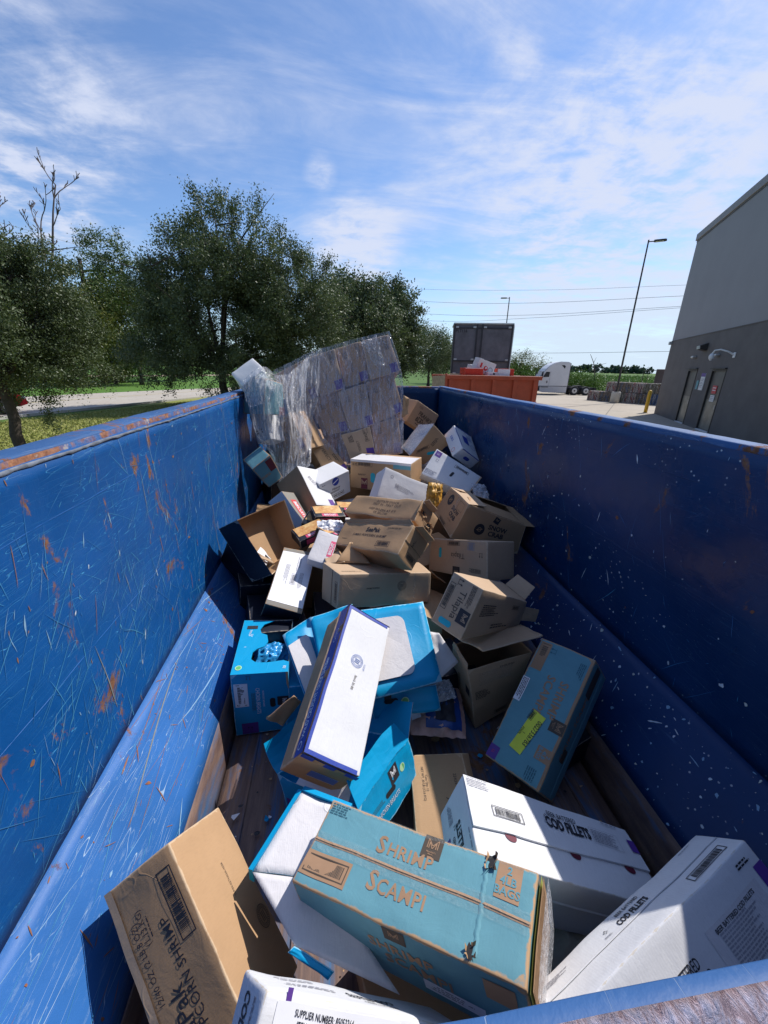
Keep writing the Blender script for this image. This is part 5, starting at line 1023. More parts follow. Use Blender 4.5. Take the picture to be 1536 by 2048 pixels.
# ------------------------------------------------------------------ loose cut boards and collapsed turquoise cartons
def rounded_patch(ob_pts,name,parent,mat,off,rad=.18,x0=.02,x1=.8,y0=.12,y1=.9):
    p=[Vector(q) for q in ob_pts]; nrm=((p[1]-p[0]).cross(p[3]-p[0])).normalized(); ctr=sum(p,Vector())/4; V=[]
    if nrm.z<0: nrm=-nrm; off+=.006
    P=lambda u,v: p[0]*(1-u)*(1-v)+p[1]*u*(1-v)+p[2]*u*v+p[3]*(1-u)*v
    cs=[(x1-rad,y0+rad,-90,x1),(x1-rad,y1-rad,0,x1)]
    pts=[(x0,y0)]
    for cx_,cy_,a0,_ in cs:
        for k in range(7): a=math.radians(a0+15*k); pts.append((cx_+math.cos(a)*rad,cy_+math.sin(a)*rad))
    pts.append((x0,y1))
    V=[P(u,v)+nrm*off-ctr for u,v in pts]; n=len(V); c0=sum(V,Vector())/n
    V2=[v-nrm*.004 for v in V]
    F=[(i,(i+1)%n,2*n) for i in range(n)]+[(i,n+i,n+(i+1)%n,(i+1)%n) for i in range(n)]
    return mesh(name,V+V2+[c0],F,mat,parent,attr={'edge':[.05]*(2*n+1)})
q=[(0.089,1.868,-1.270),(0.480,1.881,-1.240),(0.507,1.506,-1.460),(0.151,1.419,-1.450)]
a=board('cut_board','x' and q,'large turquoise board with white rounded panel, right of the blue-rimmed carton','board',m_turq,m_turq,bend=.010,seed=1); rounded_patch(q,'white_panel',a,m_whitein,.009,.10,.02,.66,.16,.86)
q=[(-0.310,1.894,-1.420),(-0.159,2.026,-1.400),(-0.028,1.622,-1.560),(-0.154,1.535,-1.580)]
a=board('cut_board',q,'turquoise board with white lining, left of the blue-rimmed carton','board',m_turq,m_turq,bend=.008,seed=2); rounded_patch(q,'white_panel',a,m_whitein,.008,.12,.03,.72,.20,.98)
q=[(-0.162,1.926,-1.340),(0.086,1.983,-1.300),(0.061,1.756,-1.440),(-0.099,1.703,-1.480)]
board('cut_board',q,'turquoise board end behind the upper left of the blue-rimmed carton','board',m_turq,m_turq,bend=.012,seed=3)
q=[(0.475,1.774,-1.360),(0.548,1.750,-1.360),(0.630,1.630,-1.460),(0.521,1.569,-1.500)]
board('cut_board',q,'small folded white board corner with a turquoise edge, beside the open brown carton','board',m_whitein,m_turq,bend=.008,seed=4)
q=[(0.136,1.510,-1.500),(0.484,1.524,-1.500),(0.506,1.480,-1.620),(0.165,1.466,-1.620)]
a=board('cut_board',q,'turquoise carton side with emblem and green sticker, below the white rounded panel','board',m_turq,m_turq,bend=.012,seed=5)
def patch_on(q,parent,u,v,shape,mat,off,rot=0,name='marking'):
    p=[Vector(x) for x in q]; nrm=((p[1]-p[0]).cross(p[3]-p[0])).normalized(); ctr=sum(p,Vector())/4; ux=(p[1]-p[0]).normalized(); uy=nrm.cross(ux)
    c0=p[0]*(1-u)*(1-v)+p[1]*u*(1-v)+p[2]*u*v+p[3]*(1-u)*v-ctr+nrm*off; r=math.radians(rot); V=[];F=[]
    for vs,fs in shape2d(shape):
        b=len(V); V+=[c0+ux*(x*math.cos(r)-y*math.sin(r))+uy*(x*math.sin(r)+y*math.cos(r)) for x,y in vs]; F+=[tuple(i+b for i in f) for f in fs]
    return mesh(name,V,F,mat,parent)
up_=lambda q: 1 if ((Vector(q[1])-Vector(q[0])).cross(Vector(q[3])-Vector(q[0]))).z>0 else -1
s_=up_(q)
patch_on(q,a,.30,.40,('C',0,0,0,.07,.026),m_blackin,.008*s_,name='hand_hole'); patch_on(q,a,.27,.18,('R',0,0,0,.035,.035),m_black,.008*s_,name='emblem_patch')
patch_on(q,a,.50,.45,('D',0,0,0,.020,.020),m_greenl,.009*s_,name='green_sticker'); patch_on(q,a,.50,.45,('D',0,0,0,.015,.015),m_green,.010*s_,name='green_sticker_centre')
q=[(-0.143,1.020,-1.450),(0.026,0.935,-1.450),(-0.056,0.747,-1.450),(-0.276,0.794,-1.450)]
board('flat_carton',q,'upper panel of a flattened white carton with turquoise edges, behind the foreground teal carton','board',m_whitein,m_whitein,bend=.004,seed=6)
q2=[(-0.274,0.786,-1.440),(-0.056,0.739,-1.440),(0.135,0.509,-1.500),(-0.136,0.613,-1.450)]
board('flat_carton',q2,'lower panel of a flattened white carton, partly under the foreground teal carton','board',m_whitein,m_whitein,bend=.004,seed=7)
def edge_strip(a,b,w_,name,label):
    a,b=Vector(a),Vector(b); d=(b-a).normalized(); s=d.cross(Vector((0,0,1))).normalized(); m_=MB(); n=12; V=[];F=[]; ctr=(a+b)/2
    for i in range(n+1):
        p=a.lerp(b,i/n)-ctr; V+=[p+Vector((0,0,.010)),p-s*w_+Vector((0,0,.004)),p-s*w_*1.1+Vector((0,0,-.05)),p+Vector((0,0,-.05))]
    for i in range(n):
        for k in range(4): F.append((i*4+k,i*4+(k+1)%4,(i+1)*4+(k+1)%4,(i+1)*4+k))
    F+=[(0,1,2,3),(n*4+3,n*4+2,n*4+1,n*4)]
    o=mesh(name,V,F,m_turq,None,attr={'edge':[.05]*len(V)}); o.location=ctr; return tag(o,label,'board')
edge_strip((-0.275,0.791,-1.450),(-0.143,1.021,-1.450),.016,'carton_edge','thin turquoise board edge along the left of the flattened white carton')
edge_strip((-0.143,1.021,-1.450),(0.027,0.939,-1.450),.020,'carton_edge','thin turquoise board edge along the far side of the flattened white carton')
q=[(-0.135,0.608,-1.445),(-0.031,0.553,-1.460),(-0.047,0.544,-1.470),(-0.151,0.600,-1.450)]
board('carton_edge',q,'turquoise folded edge at the near end of the flattened white carton','board',m_turq,m_turq,seed=8)
# ------------------------------------------------------------------ small things: pastry packets, bags, flaps
def box_data(c,rot,d):
    M=Matrix.Rotation(rot[2],3,'Z')@Matrix.Rotation(rot[1],3,'Y')@Matrix.Rotation(rot[0],3,'X'); a,b,h=[x/2 for x in d]
    return (tuple(c),[list(r) for r in M],d,[(-a,-b,h),(a,-b,h),(-a,b,h),(a,b,h),(-a,-b,-h),(a,-b,-h),(-a,b,-h),(a,b,-h)])
m_pastry=MT('golden_pastry',.5); nn_=m_pastry.noise(18,5,.7,.6); m_pastry.col(m_pastry.mix(m_pastry.step(nn_,.35,.65),(.50,.20,.05),(.72,.48,.20))); m_pastry.bump(nn_,.5,.01); m_pastry=m_pastry.m
m_pink=simple('pink_label',(.62,.06,.16),.5); m_orange_print=simple('orange_print',(.65,.16,.03),.5)
for i,(c0,rot,lab,ax) in enumerate([((-0.063,2.950,-1.104),(.3,.1,.35),'dark pastry packet with golden top, between the tipped tray and the rotate stock carton',0),((-0.184,2.750,-1.169),(.25,-.2,.5),'golden pastry packet with pink label, lower one beside the tipped brown carton',1),((-0.122,2.900,-1.159),(.4,.2,-.3),'orange printed pastry packet in the middle of the little packets',2),((-0.015,2.700,-1.169),(.2,.25,.8),'dark pastry packet half under the jumbo popcorn shrimp carton',3),((-0.088,2.500,-1.193),(.3,-.5,1.2),'lilac folded packet standing between the white-topped and long tan cartons',4),((0.126,3.250,-1.174),(.2,.1,.2),'dark packet with pink lettering behind the rotate stock carton',5)]):
    c=Carton('p%d'%i,'pastry_packet',lab,m_blackb if ax!=4 else m_whitein,.006,data=box_data(c0,rot,(.25,.15,.075)),group='pastry packets spilled in the heap',r=.006)
    if ax!=4: c.strip('top',.06,.94,.30,.97,m_pastry,'pastry_picture',.0015)
    c.prints('front',[(m_pink,'R',.5,.5,0,.15,.045)],'pink_label'); c.prints('top',[(m_pink,'R',.5,.15,0,.13,.035)],'pink_label'); c.prints('top',[(m_whitep,'T',.5,.15,0,.022,'BISCUIT',{'cond':.9,'bold':.02})],'label_lettering',.0022)
def bag(name,c0,rot,d,mat,label,amp=.03,seed=0,cat='bag',parts=()):
    """soft pillow-shaped bag with crimped ends"""
    M=Matrix.Rotation(rot[2],3,'Z')@Matrix.Rotation(rot[1],3,'Y')@Matrix.Rotation(rot[0],3,'X'); n=30; V=[];F=[]
    for sd in (1,-1):
        for j in range(n+1):
            for i in range(n+1):
                u,v=i/n*2-1,j/n*2-1; hgt=max(0,(1-abs(u)**3))*max(0,(1-abs(v)**4))
                q=noise.noise(Vector((u*2.6,v*2.6,seed+sd)))+.6*noise.noise(Vector((u*7,v*7,seed+sd)))
                V.append(M@Vector((u*d[0]/2*(1-.08*v*v)+.01*noise.noise(Vector((v*5,sd,seed))),v*d[1]/2+.012*noise.noise(Vector((u*5,seed,1))),sd*(hgt*(d[2]/2)+q*amp*(.25+hgt))*(.5+.5*hgt))))
    W=n+1;o=W*W
    F=[(j*W+i,j*W+i+1,(j+1)*W+i+1,(j+1)*W+i) for j in range(n) for i in range(n)]+[(o+j*W+i,o+(j+1)*W+i,o+(j+1)*W+i+1,o+j*W+i+1) for j in range(n) for i in range(n)]
    ob=mesh(name,V,F,mat,None,True); ob.location=c0; tag(ob,label,cat)
    for (u0,u1,v0,v1,pm,pn) in parts:
        VV=[];FF=[]; k=10
        for j in range(k+1):
            for i in range(k+1):
                a=lerp(u0,u1,i/k); b=lerp(v0,v1,j/k); x=min(max((a+1)/2*n,0),n-.001); y=min(max((b+1)/2*n,0),n-.001); xi,yi=int(x),int(y); fx,fy=x-xi,y-yi
                P=lambda X,Y: V[Y*W+X]; p=P(xi,yi)*(1-fx)*(1-fy)+P(xi+1,yi)*fx*(1-fy)+P(xi+1,yi+1)*fx*fy+P(xi,yi+1)*(1-fx)*fy
                VV.append(p+M@Vector((0,0,.004 if pn=='blue_print' else .008)))
        FF=[(j*(k+1)+i,j*(k+1)+i+1,(j+1)*(k+1)+i+1,(j+1)*(k+1)+i) for j in range(k) for i in range(k)]
        mesh(pn,VV,FF,pm,ob,True)
    return ob
m_bluebag=simple('blue_printed_bag',(.008,.045,.20),.3,.3,12,0,.4); m_chick=simple('frozen_chicken',(.42,.24,.20),.3,.4,14,0,.5); m_yelbag=simple('yellow_red_bag',(.50,.26,.03),.5,.6,30,0,.3); m_bluefilm=simple('bright_blue_film',(.03,.28,.62),.2,.3,12,0,.6)
bag('chicken_bag',(0.511,1.574,-1.720),(.12,.05,-.15),(.30,.30,.10),m_chick,'blue printed bag of frozen chicken on the floor beside the open brown carton',.02,1,parts=[(-.45,.85,-.8,.95,m_bluebag,'blue_print'),(-.1,.62,-.6,.6,m_black,'dark_panel'),(-.92,-.62,-.55,-.1,m_whitep,'barcode_patch')])
bag('bag_neck',(0.503,1.575,-1.600),(.5,.1,.3),(.22,.10,.06),m_bag,'crumpled clear mouth of the blue chicken bag',.03,2)
bag('chicken_bag',(-0.390,1.950,-1.580),(.1,.2,.3),(.20,.14,.08),m_bluefilm,'bright blue film bag inside the cut-open turquoise carton',.02,3)
bag('chicken_bag',(-0.492,1.953,-1.600),(.1,.1,.6),(.13,.13,.07),m_chick,'pinkish clear bag of chicken inside the cut-open turquoise carton',.015,4)
bag('clear_bag',(1.261,3.150,-1.026),(.8,.2,.3),(.16,.22,.10),m_bag,'small clear plastic bag between the snow crab carton and the right wall',.03,5)
bag('snack_bag',(0.802,3.000,-0.991),(1.2,.2,.1),(.14,.24,.08),m_yelbag,'yellow and red snack bag left of the snow crab carton',.02,6)
bag('white_bag',(-0.035,2.720,-1.105),(.4,.1,.3),(.20,.12,.05),m_whitep,'crumpled white paper bag on the pastry packets',.02,8)
bag('white_bag',(0.716,0.612,-1.700),(.2,.1,.9),(.22,.14,.10),m_grey,'grey paper tub lying in the dark between the two cod fillets cartons',.012,9)
board('loose_flap',[(-0.004,2.300,-1.186),(0.216,2.300,-1.206),(0.112,2.420,-1.110),(0.092,2.420,-1.102)],'brown triangular board flap standing on the long tan carton','board',m_kraft,m_kraftin,seed=11)
board('loose_flap',[(-0.068,2.300,-1.190),(0.054,2.300,-1.188),(0.011,2.500,-1.196),(-0.092,2.500,-1.223)],'small brown board flap left of the triangular flap','board',m_kraft2,m_kraftin,seed=12)
board('loose_flap',[(-0.275,1.466,-1.620),(-0.343,1.450,-1.550),(-0.212,1.474,-1.450),(-0.185,1.501,-1.520)],'brown board flap sticking out left of the blue-rimmed carton','board',m_kraft,m_kraftin,seed=13)
board('loose_flap',[(0.578,2.440,-1.330),(0.653,2.389,-1.330),(0.755,2.336,-1.400),(0.690,2.545,-1.450)],'narrow brown board edge between the long tan and tilapia cartons','board',m_kraft2,m_kraftin,seed=14)
board('loose_flap',[(1.028,2.303,-1.300),(1.051,2.214,-1.340),(1.115,2.265,-1.400),(1.038,2.271,-1.400)],'pale board scrap right of the upper tilapia carton','board',m_whitein,m_whitein,seed=15)
# black carton by the left wall, on the slope
q=[(-0.553,2.500,-1.620),(-0.492,2.517,-1.300),(-0.734,2.683,-1.100),(-0.831,2.664,-1.330)]
c=Carton('blk','food_carton','black carton on the slope by the left wall, before the tipped brown carton',m_blackb,.003,data=quad_data([q[0],q[1],q[2],q[3]],.10))
c=Carton('blk2','food_carton','black carton standing under the white-sheeted carton',m_blackb,.003,data=box_data((-.42,2.25,-1.68),(.0,.15,.25),(.34,.44,.36)))
# cartons further down in the heap, seen only through the gaps
fill=[((-.55,2.75,-1.62),(.1,.1,.3),(.42,.5,.42),'dark'),((.05,2.9,-1.62),(.05,.1,-.2),(.6,.4,.44),'k'),((.75,2.9,-1.60),(.1,0,.4),(.5,.4,.42),'k'),((1.05,2.45,-1.66),(0,.1,.2),(.36,.3,.34),'w'),((-.50,3.5,-1.55),(.1,.1,.1),(.5,.5,.5),'k'),((.15,3.55,-1.52),(.1,.05,.5),(.6,.5,.5),'w'),((.85,3.6,-1.50),(.1,0,.2),(.6,.5,.5),'k'),((-.45,4.25,-1.35),(.1,.1,.3),(.6,.6,.55),'dark'),((.3,4.35,-1.38),(.0,.1,.1),(.7,.6,.6),'k'),((1.05,4.35,-1.32),(.1,.1,.4),(.5,.6,.6),'w'),((-.4,5.15,-1.2),(.1,.1,.2),(.7,.6,.8),'k'),((.4,5.15,-1.15),(.0,.0,.1),(.7,.6,.9),'k'),((1.08,5.05,-1.25),(.1,.0,.3),(.5,.6,.6),'dark'),((.1,2.35,-1.70),(.05,.1,.1),(.55,.35,.30),'dark'),((.62,2.22,-1.64),(.1,.1,.9),(.35,.3,.30),'k'),((.25,.62,-1.78),(0,0,.2),(.40,.30,.20),'k'),((.72,.62,-1.79),(0,0,.5),(.35,.28,.18),'dark'),((0,.40,-1.78),(0,.0,.1),(.34,.24,.20),'w'),((.60,1.85,-1.74),(.0,.1,.3),(.30,.30,.26),'dark'),((.30,1.95,-1.68),(.1,.1,.3),(.34,.30,.32),'t'),((-.15,1.85,-1.74),(.0,.1,.1),(.3,.32,.28),'t'),((1.15,1.4,-1.80),(0,0,.4),(.2,.2,.14),'dark')]
nmf={'dark':('black carton deep in the heap',m_blackb),'k':('brown carton deep in the heap',m_kraft),'w':('white carton deep in the heap',m_whitein),'t':('turquoise carton deep in the heap',m_turq)}
wh=['under the tipped brown carton','under the jumbo popcorn shrimp carton','under the snow crab carton','below the upper tilapia carton','below the white-faced carton','below the Pillsbury end','under the purple-cornered carton','under the loose film','under the wrapped load','under the blue-striped carton','behind the loose film by the left wall','behind the wrapped load','by the far right corner','under the left of the long tan carton','under the right of the long tan carton','under the foreground teal carton','under the middle cod fillets carton','under the nearest cod fillets carton','under the lower tilapia carton','under the large turquoise board','behind the cut-open turquoise carton','under the yellow-stickered carton']
for i,(p,r,d,k) in enumerate(fill):
    Carton('f%d'%i,'food_carton',nmf[k][0]+', '+wh[i],nmf[k][1],.006,data=box_data(p,r,d))

# scraps of paper, film and board lying on the floor and in the gaps
r_=random.Random(77);V=[];F=[];M=[];LM=[m_whitep,m_kraft2,m_turq,m_grey,m_kraft,m_blackb]
for _ in range(230):
    x=r_.uniform(XL+.27,XR-.27); y=r_.uniform(.15,2.3); z=ZF+.008+r_.random()*.012; s_=r_.random()**2*.022+.004; a=r_.uniform(0,6.28); n=r_.choice((4,5,6)); b0=len(V)
    tl=(r_.gauss(0,.25),r_.gauss(0,.25))
    for k in range(n):
        t=a+6.283*k/n; q=s_*r_.uniform(.5,1.3); V.append((x+math.cos(t)*q,y+math.sin(t)*q*.7,z+abs(tl[0]*math.cos(t)+tl[1]*math.sin(t))*q))
    F.append(tuple(range(b0,b0+n))); M.append(r_.choice((0,1,1,2,3,4,4,0,5)))
tag(mesh('floor_litter',V,F,LM,None,False,M),kind='stuff')

iv=OP.mw.inverted(); fl=board('flap',[iv@Vector(p) for p in ((0.642,1.690,-1.360),(1.009,1.742,-1.330),(1.057,1.592,-1.290),(0.711,1.530,-1.310))],None,None,m_kraft2,m_kraft2,parent=OP.root,seed=21,bend=.008)

# ------------------------------------------------------------------ ground, road, yard, fields
def struct(o): o['kind']='structure'; return o
def flat(name,poly,z,mat,n=1):
    ctr=Vector((sum(p[0] for p in poly)/len(poly),sum(p[1] for p in poly)/len(poly),z))
    return struct(mesh(name,[Vector((p[0],p[1],z))-ctr for p in poly],[tuple(range(len(poly)))],mat)) if False else struct(_flat(name,poly,z,mat))
def _flat(name,poly,z,mat):
    o=mesh(name,[(p[0],p[1],z) for p in poly],[tuple(range(len(poly)))],mat); return o
def ground_mat(name,c1,c2,sc=.25,rough=.9,fine=30,c3=None,bump=.5):
    M=MT(name,rough,.2); a=M.noise(sc,6,.6); b=M.noise(fine,5,.65); cc=M.mix(M.step(a,.3,.7),c1,c2); 
    if c3: cc=M.mix(M.math('MULTIPLY',M.step(M.noise(sc*4,6,.7,loc=(7,3,1)),.55,.68),.7),cc,c3)
    cc=M.mix(M.math('MULTIPLY',M.step(b,.3,.7),.35),cc,tuple(x*.55 for x in c1)); M.col(cc); M.bump(b,bump,.03); return M.m
m_lawn=ground_mat('mown_lawn',(.21,.24,.05),(.30,.30,.085),.35,c3=(.34,.30,.14))
m_grass2=ground_mat('green_verge',(.07,.16,.025),(.11,.21,.035),.2)
m_field=ground_mat('far_field',(.06,.13,.02),(.10,.17,.035),.03,fine=2)
m_road=ground_mat('concrete_road',(.42,.375,.315),(.48,.44,.38),.3,.85,12,(.36,.32,.27),.2)
m_yard=ground_mat('concrete_yard',(.40,.345,.275),(.46,.41,.34),.12,.85,9,(.31,.27,.22),.2)
m_dirt=ground_mat('dirt_strip',(.30,.23,.16),(.36,.29,.20),.2)
m_kerb=simple('kerb_concrete',(.42,.40,.36),.85,.12,5)
m_line=simple('yellow_road_line',(.50,.40,.14),.7,.2,6); m_joint=simple('slab_joint',(.20,.18,.15),.9)
_flat('ground',[(-2500,-400),(2500,-400),(2500,3500),(-2500,3500)],GZ-.06,m_field)['kind']='structure'
_flat('lawn',[(-16,-30),(-1.6,-30),(-1.6,6.6),(3,40),(12,90),(-2,90),(-6,50),(-16,5),(-24,-30)],GZ-.02,m_lawn)['kind']='structure'
rx=lambda y:-14.1+.34*(y-20)+(0 if y>20 else .14*(20-y))          # near edge of the road
_flat('road',[(rx(-30),-30),(rx(0),0),(rx(20),20),(rx(36),36),(1,64),(12,110),(7,110),(-4,62),(-9.6,48.5),(-14.3,42.3),(-19,34.5),(-27,20),(-40,-30)],GZ+.0,m_road)['kind']='structure'
_flat('verge',[(-27,20),(-19,34.5),(-14.3,42.3),(-9.6,48.5),(-4,62),(7,110),(40,240),(-160,240),(-160,-40),(-40,-30)],GZ-.03,m_grass2)['kind']='structure'
_flat('dirt_strip',[(-60,60),(-36,74),(-26,90),(-10,118),(-12,124),(-30,98),(-40,84),(-66,70)],GZ-.015,m_dirt)['kind']='structure'
for a,b in (((-20.5,20),(-15.5,31.5)),((-15.4,31.8),(-8.6,48))):
    d=Vector((b[0]-a[0],b[1]-a[1],0)).normalized(); n_=Vector((-d.y,d.x,0))*.06
    _flat('road_line',[(a[0]-n_.x,a[1]-n_.y),(a[0]+n_.x,a[1]+n_.y),(b[0]+n_.x,b[1]+n_.y),(b[0]-n_.x,b[1]-n_.y)],GZ+.008,m_line)['kind']='structure'
b=MB(); b.V=[];b.F=[]
ys=[-30,0,20,28,36]; 
for i in range(len(ys)-1):
    y0,y1=ys[i],ys[i+1]; b.add([(rx(y0),y0,GZ-.05),(rx(y0)+.18,y0,GZ-.05),(rx(y0)+.18,y0,GZ+.07),(rx(y0),y0,GZ+.07),(rx(y1),y1,GZ-.05),(rx(y1)+.18,y1,GZ-.05),(rx(y1)+.18,y1,GZ+.07),(rx(y1),y1,GZ+.07)],[(3,2,6,7),(1,2,6,5),(0,4,7,3),(0,1,2,3),(4,7,6,5)])
o=b.build('kerb',m_kerb); o['kind']='structure'
_flat('yard',[(-1.6,-30),(60,-30),(60,26),(40,40),(31,46),(26,50),(20,56),(12,58),(9,44),(3,30),(-1.6,6.6)],GZ+.004,m_yard)['kind']='structure'
for (a,b_) in (((8,12),(34,45)),((3,20),(30,14)),((2.5,30),(34,29)),((14,8),(38,40)),((5,42),(34,40)),((16.5,50),(13,20))):
    d=Vector((b_[0]-a[0],b_[1]-a[1],0)).normalized(); n_=Vector((-d.y,d.x,0))*.035
    _flat('slab_joint',[(a[0]-n_.x,a[1]-n_.y),(a[0]+n_.x,a[1]+n_.y),(b_[0]+n_.x,b_[1]+n_.y),(b_[0]-n_.x,b_[1]-n_.y)],GZ+.010,m_joint)['kind']='structure'
# ------------------------------------------------------------------ building
def frame(c,dx,name,label,cat,group=None):
    """Empty at c, local x = dx, z up; returns a parent"""
    x=Vector((dx[0],dx[1],0)).normalized(); y=Vector((0,0,1)).cross(x); M=Matrix((x,y,Vector((0,0,1)))).transposed()
    return empty(name,c,label,cat,group,M.to_quaternion())
m_wlow=simple('dark_grey_wall_paint',(.112,.103,.097),.75,.16,1.1,0,.15); m_wup=simple('light_grey_wall_paint',(.26,.26,.265),.75,.06,.5)
m_door=simple('grey_door_paint',(.095,.09,.08),.45,.2,2); m_metal=simple('galvanised',(.45,.45,.45),.4,.1,20,.6); m_dkmetal=simple('dark_bronze_metal',(.035,.03,.028),.5,.1,20,.3)
m_glass=MT('dark_glass',.06,.8); m_glass.col((.02,.025,.03)); m_glass=m_glass.m
m_lamp=simple('lamp_lens',(.45,.50,.50),.2); m_whitepl=simple('white_plastic',(.7,.7,.7),.35,.04); m_yelp=simple('yellow_bollard_paint',(.62,.36,.02),.5,.15,12)
B=frame((20.24,23.45,GZ),(-.457,-.889),'store_building','tall windowless two-tone grey store building with two service doors on the right','building')
# local: x along the wall towards the camera, y = away from the dumpster? (z cross x)
sgn=1.0
def bpart(name,x0,x1,y0,y1,z0,z1,mat,bv=0,parent=None):
    b=MB(); b.box(x0,x1,y0,y1,z0,z1,bv=bv); return b.build(name,mat,parent or B)
yi=Vector((0,0,1)).cross(Vector((-.457,-.889,0)).normalized())   # local +y in world
S=1 if yi.dot(Vector((-20,-23,0)))<0 else -1                      # +1: +y goes into the building
def yy(a,b): return (min(a*S,b*S),max(a*S,b*S))
doors=[(4.35,5.70,2.62),(7.50,9.05,2.62)]
# lower wall pieces round the two door openings, upper wall, parapet
xs=[0,4.35,5.70,7.50,9.05,60]
for i in (0,2,4): bpart('lower_wall',xs[i],xs[i+1],*yy(0,.3),0,4.22,m_wlow)
for i in (1,3): bpart('lower_wall',xs[i],xs[i+1],*yy(0,.3),2.62,4.22,m_wlow)
bpart('upper_wall',-.0,60,*yy(.012,.3),4.22,9.35,m_wup); bpart('wall_band_edge',0,60,*yy(-.02,.011),4.20,4.235,m_wlow)
bpart('parapet_cap',-.06,60,*yy(-.06,.36),9.35,9.68,m_wup,.01); bpart('cap_dark_strip',0,60,*yy(-.012,.012),9.27,9.31,m_dkmetal)  # thin dark metal strip just below the parapet cap
bpart('side_wall',0.0,.3,*yy(.3,40),0,4.22,m_wlow); bpart('side_wall',0.01,.3,*yy(.3,40),4.22,9.35,m_wup); bpart('parapet_cap',-.06,.36,*yy(.36,40),9.35,9.68,m_wup)
bpart('roof',.3,60,*yy(.3,40),9.0,9.2,m_wup)
for (a,b_,h) in doors:
    d=bpart('service_door',a+.07,b_-.07,*yy(.06,.11),.04,h-.07,m_door,.004)
    bpart('door_frame',a,a+.07,*yy(-.015,.14),0,h,m_dkmetal); bpart('door_frame',b_-.07,b_,*yy(-.015,.14),0,h,m_dkmetal); bpart('door_frame',a+.07,b_-.07,*yy(-.015,.14),h-.07,h,m_dkmetal)
    bpart('rain_hood',a-.03,b_+.03,*yy(-.09,-.002),h+.01,h+.05,m_dkmetal); bpart('threshold',a+.07,b_-.07,*yy(-.05,.13),0.0,.04,m_whitepl)
    bpart('handle',b_-.22,b_-.17,*yy(.0,.06),1.0,1.16,m_metal,.01,None)
    bpart('door_reflection',a+.10,b_-.12,*yy(.052,.06),.10,1.35,simple('door_reflection_paint',(.16,.158,.13),.35,.35,3),0)  # lighter lower panel paints a reflection onto the door
s_=bpart('door_sign',6.45,6.95,*yy(-.02,-.001),1.70,2.45,m_whitepl); bpart('sign_header',6.45,6.95,*yy(-.026,-.0201),2.30,2.45,m_purple); 
for k in range(6): bpart('sign_line',6.50,6.90-.05*(k%3),*yy(-.0225,-.0202),2.18-.07*k,2.205-.07*k,m_greyink)
bpart('small_sign',6.02,6.28,*yy(-.02,-.001),1.72,2.12,simple('teal_sign',(.10,.30,.34),.5))
bpart('door_notice',8.0,8.45,*yy(.035,.050),1.62,1.95,m_redink); bpart('door_notice',8.0,8.45,*yy(.035,.050),1.28,1.55,m_whitepl)
for k in range(2): bpart('notice_line',8.05,8.40,*yy(.030,.0345),1.84-.1*k,1.875-.1*k,m_whitepl)
for k in range(3): bpart('notice_line',8.05,8.38,*yy(.030,.0345),1.48-.07*k,1.50-.07*k,m_greyink)
for x in (4.9,7.75): bpart('camera_dome',x-.16,x+.16,*yy(-.18,-.001),3.15,3.25,m_metal,.03)
# wall pack light, small and big camera
L_=MB(); L_.prism([(0,0),(.28,.06),(.30,.22),(0,.34)],(0,-S,0),(0,0,1),(.55,0,0),(5.65,0,3.45)); L_.build('wall_light',m_dkmetal,B)
L_=MB(); L_.prism([(.285,.07),(.295,.07),(.315,.215),(.305,.215)],(0,-S,0),(0,0,1),(.40,0,0),(5.72,0,3.45)); L_.build('light_lens',m_lamp,B)
b=MB(); b.tube([(9.35,0,3.15),(9.35,-.25*S,3.28),(9.25,-.48*S,3.36),(9.12,-.62*S,3.33),(9.05,-.66*S,3.20)],[.035,.03,.028,.028,.035],10); b.box(9.25,9.45,*yy(-.03,-.001),3.05,3.25,bv=.01); b.build('camera_arm',m_whitepl,B)
b=MB(); b.tube([(9.05,-.66*S,3.21),(9.05,-.66*S,3.12),(9.05,-.66*S,3.02),(9.05,-.66*S,2.94)],[.05,.10,.09,.03],14); b.build('security_camera',m_whitepl,B)
b=MB(); b.box(.02,.22,*yy(-.16,-.001),4.02,4.20,bv=.02); b.build('corner_camera',m_metal,B)
pv=MB(); pv.V=[];
o=_flat('wall_apron',[(20.3,23.6),(4,-8),(60,-8),(60,23)],GZ+.006,m_yard)if False else None
# ------------------------------------------------------------------ lamp posts, bollard, bales, far shed
def pole(base,h,label,arm,cat='lamp post'):
    t=empty('lamp_post',base,label,cat)
    b=MB(); b.tube([(0,0,0),(0,0,.86),(0,0,.9)],[.36,.34,.33],20); b.build('concrete_base',m_kerb,t,True)
    b=MB(); n=8; b.box(-.13,.13,-.13,.13,.9,.93); b.tube([(0,0,.93),(0,0,h/2),(0,0,h)],[.095,.08,.062],4); b.build('pole',m_dkmetal,t)
    a=Vector(arm); b=MB(); b.tube([(0,0,h-.12),tuple(a*.35+Vector((0,0,h-.12)))],.035,6); b.build('arm',m_dkmetal,t)
    e=a.normalized(); s=Vector((-e.y,e.x,0)); P=[e*.35+s*.16,e*.5+s*.2,e*1.05+s*.19,e*1.15+s*.1,e*1.15-s*.1,e*1.05-s*.19,e*.5-s*.2,e*.35-s*.16]
    V=[p+Vector((0,0,h-.16)) for p in P]+[p*.98+Vector((0,0,h-.06)) for p in P]; F=[tuple(range(8))[::-1],tuple(range(8,16))]+[(i,(i+1)%8,8+(i+1)%8,8+i) for i in range(8)]
    mesh('lamp_head',V,F,m_dkmetal,t); V=[p*.9+Vector((0,0,h-.172)) for p in (P[1],P[2],P[5],P[6])]; mesh('lamp_lens',V,[(0,1,2,3)],m_lamp,t)
    return t
pole((23.31,31.53,GZ),11.6,'tall dark square lamp post on a round concrete base beside the cardboard bales',(.82,-.57,0))
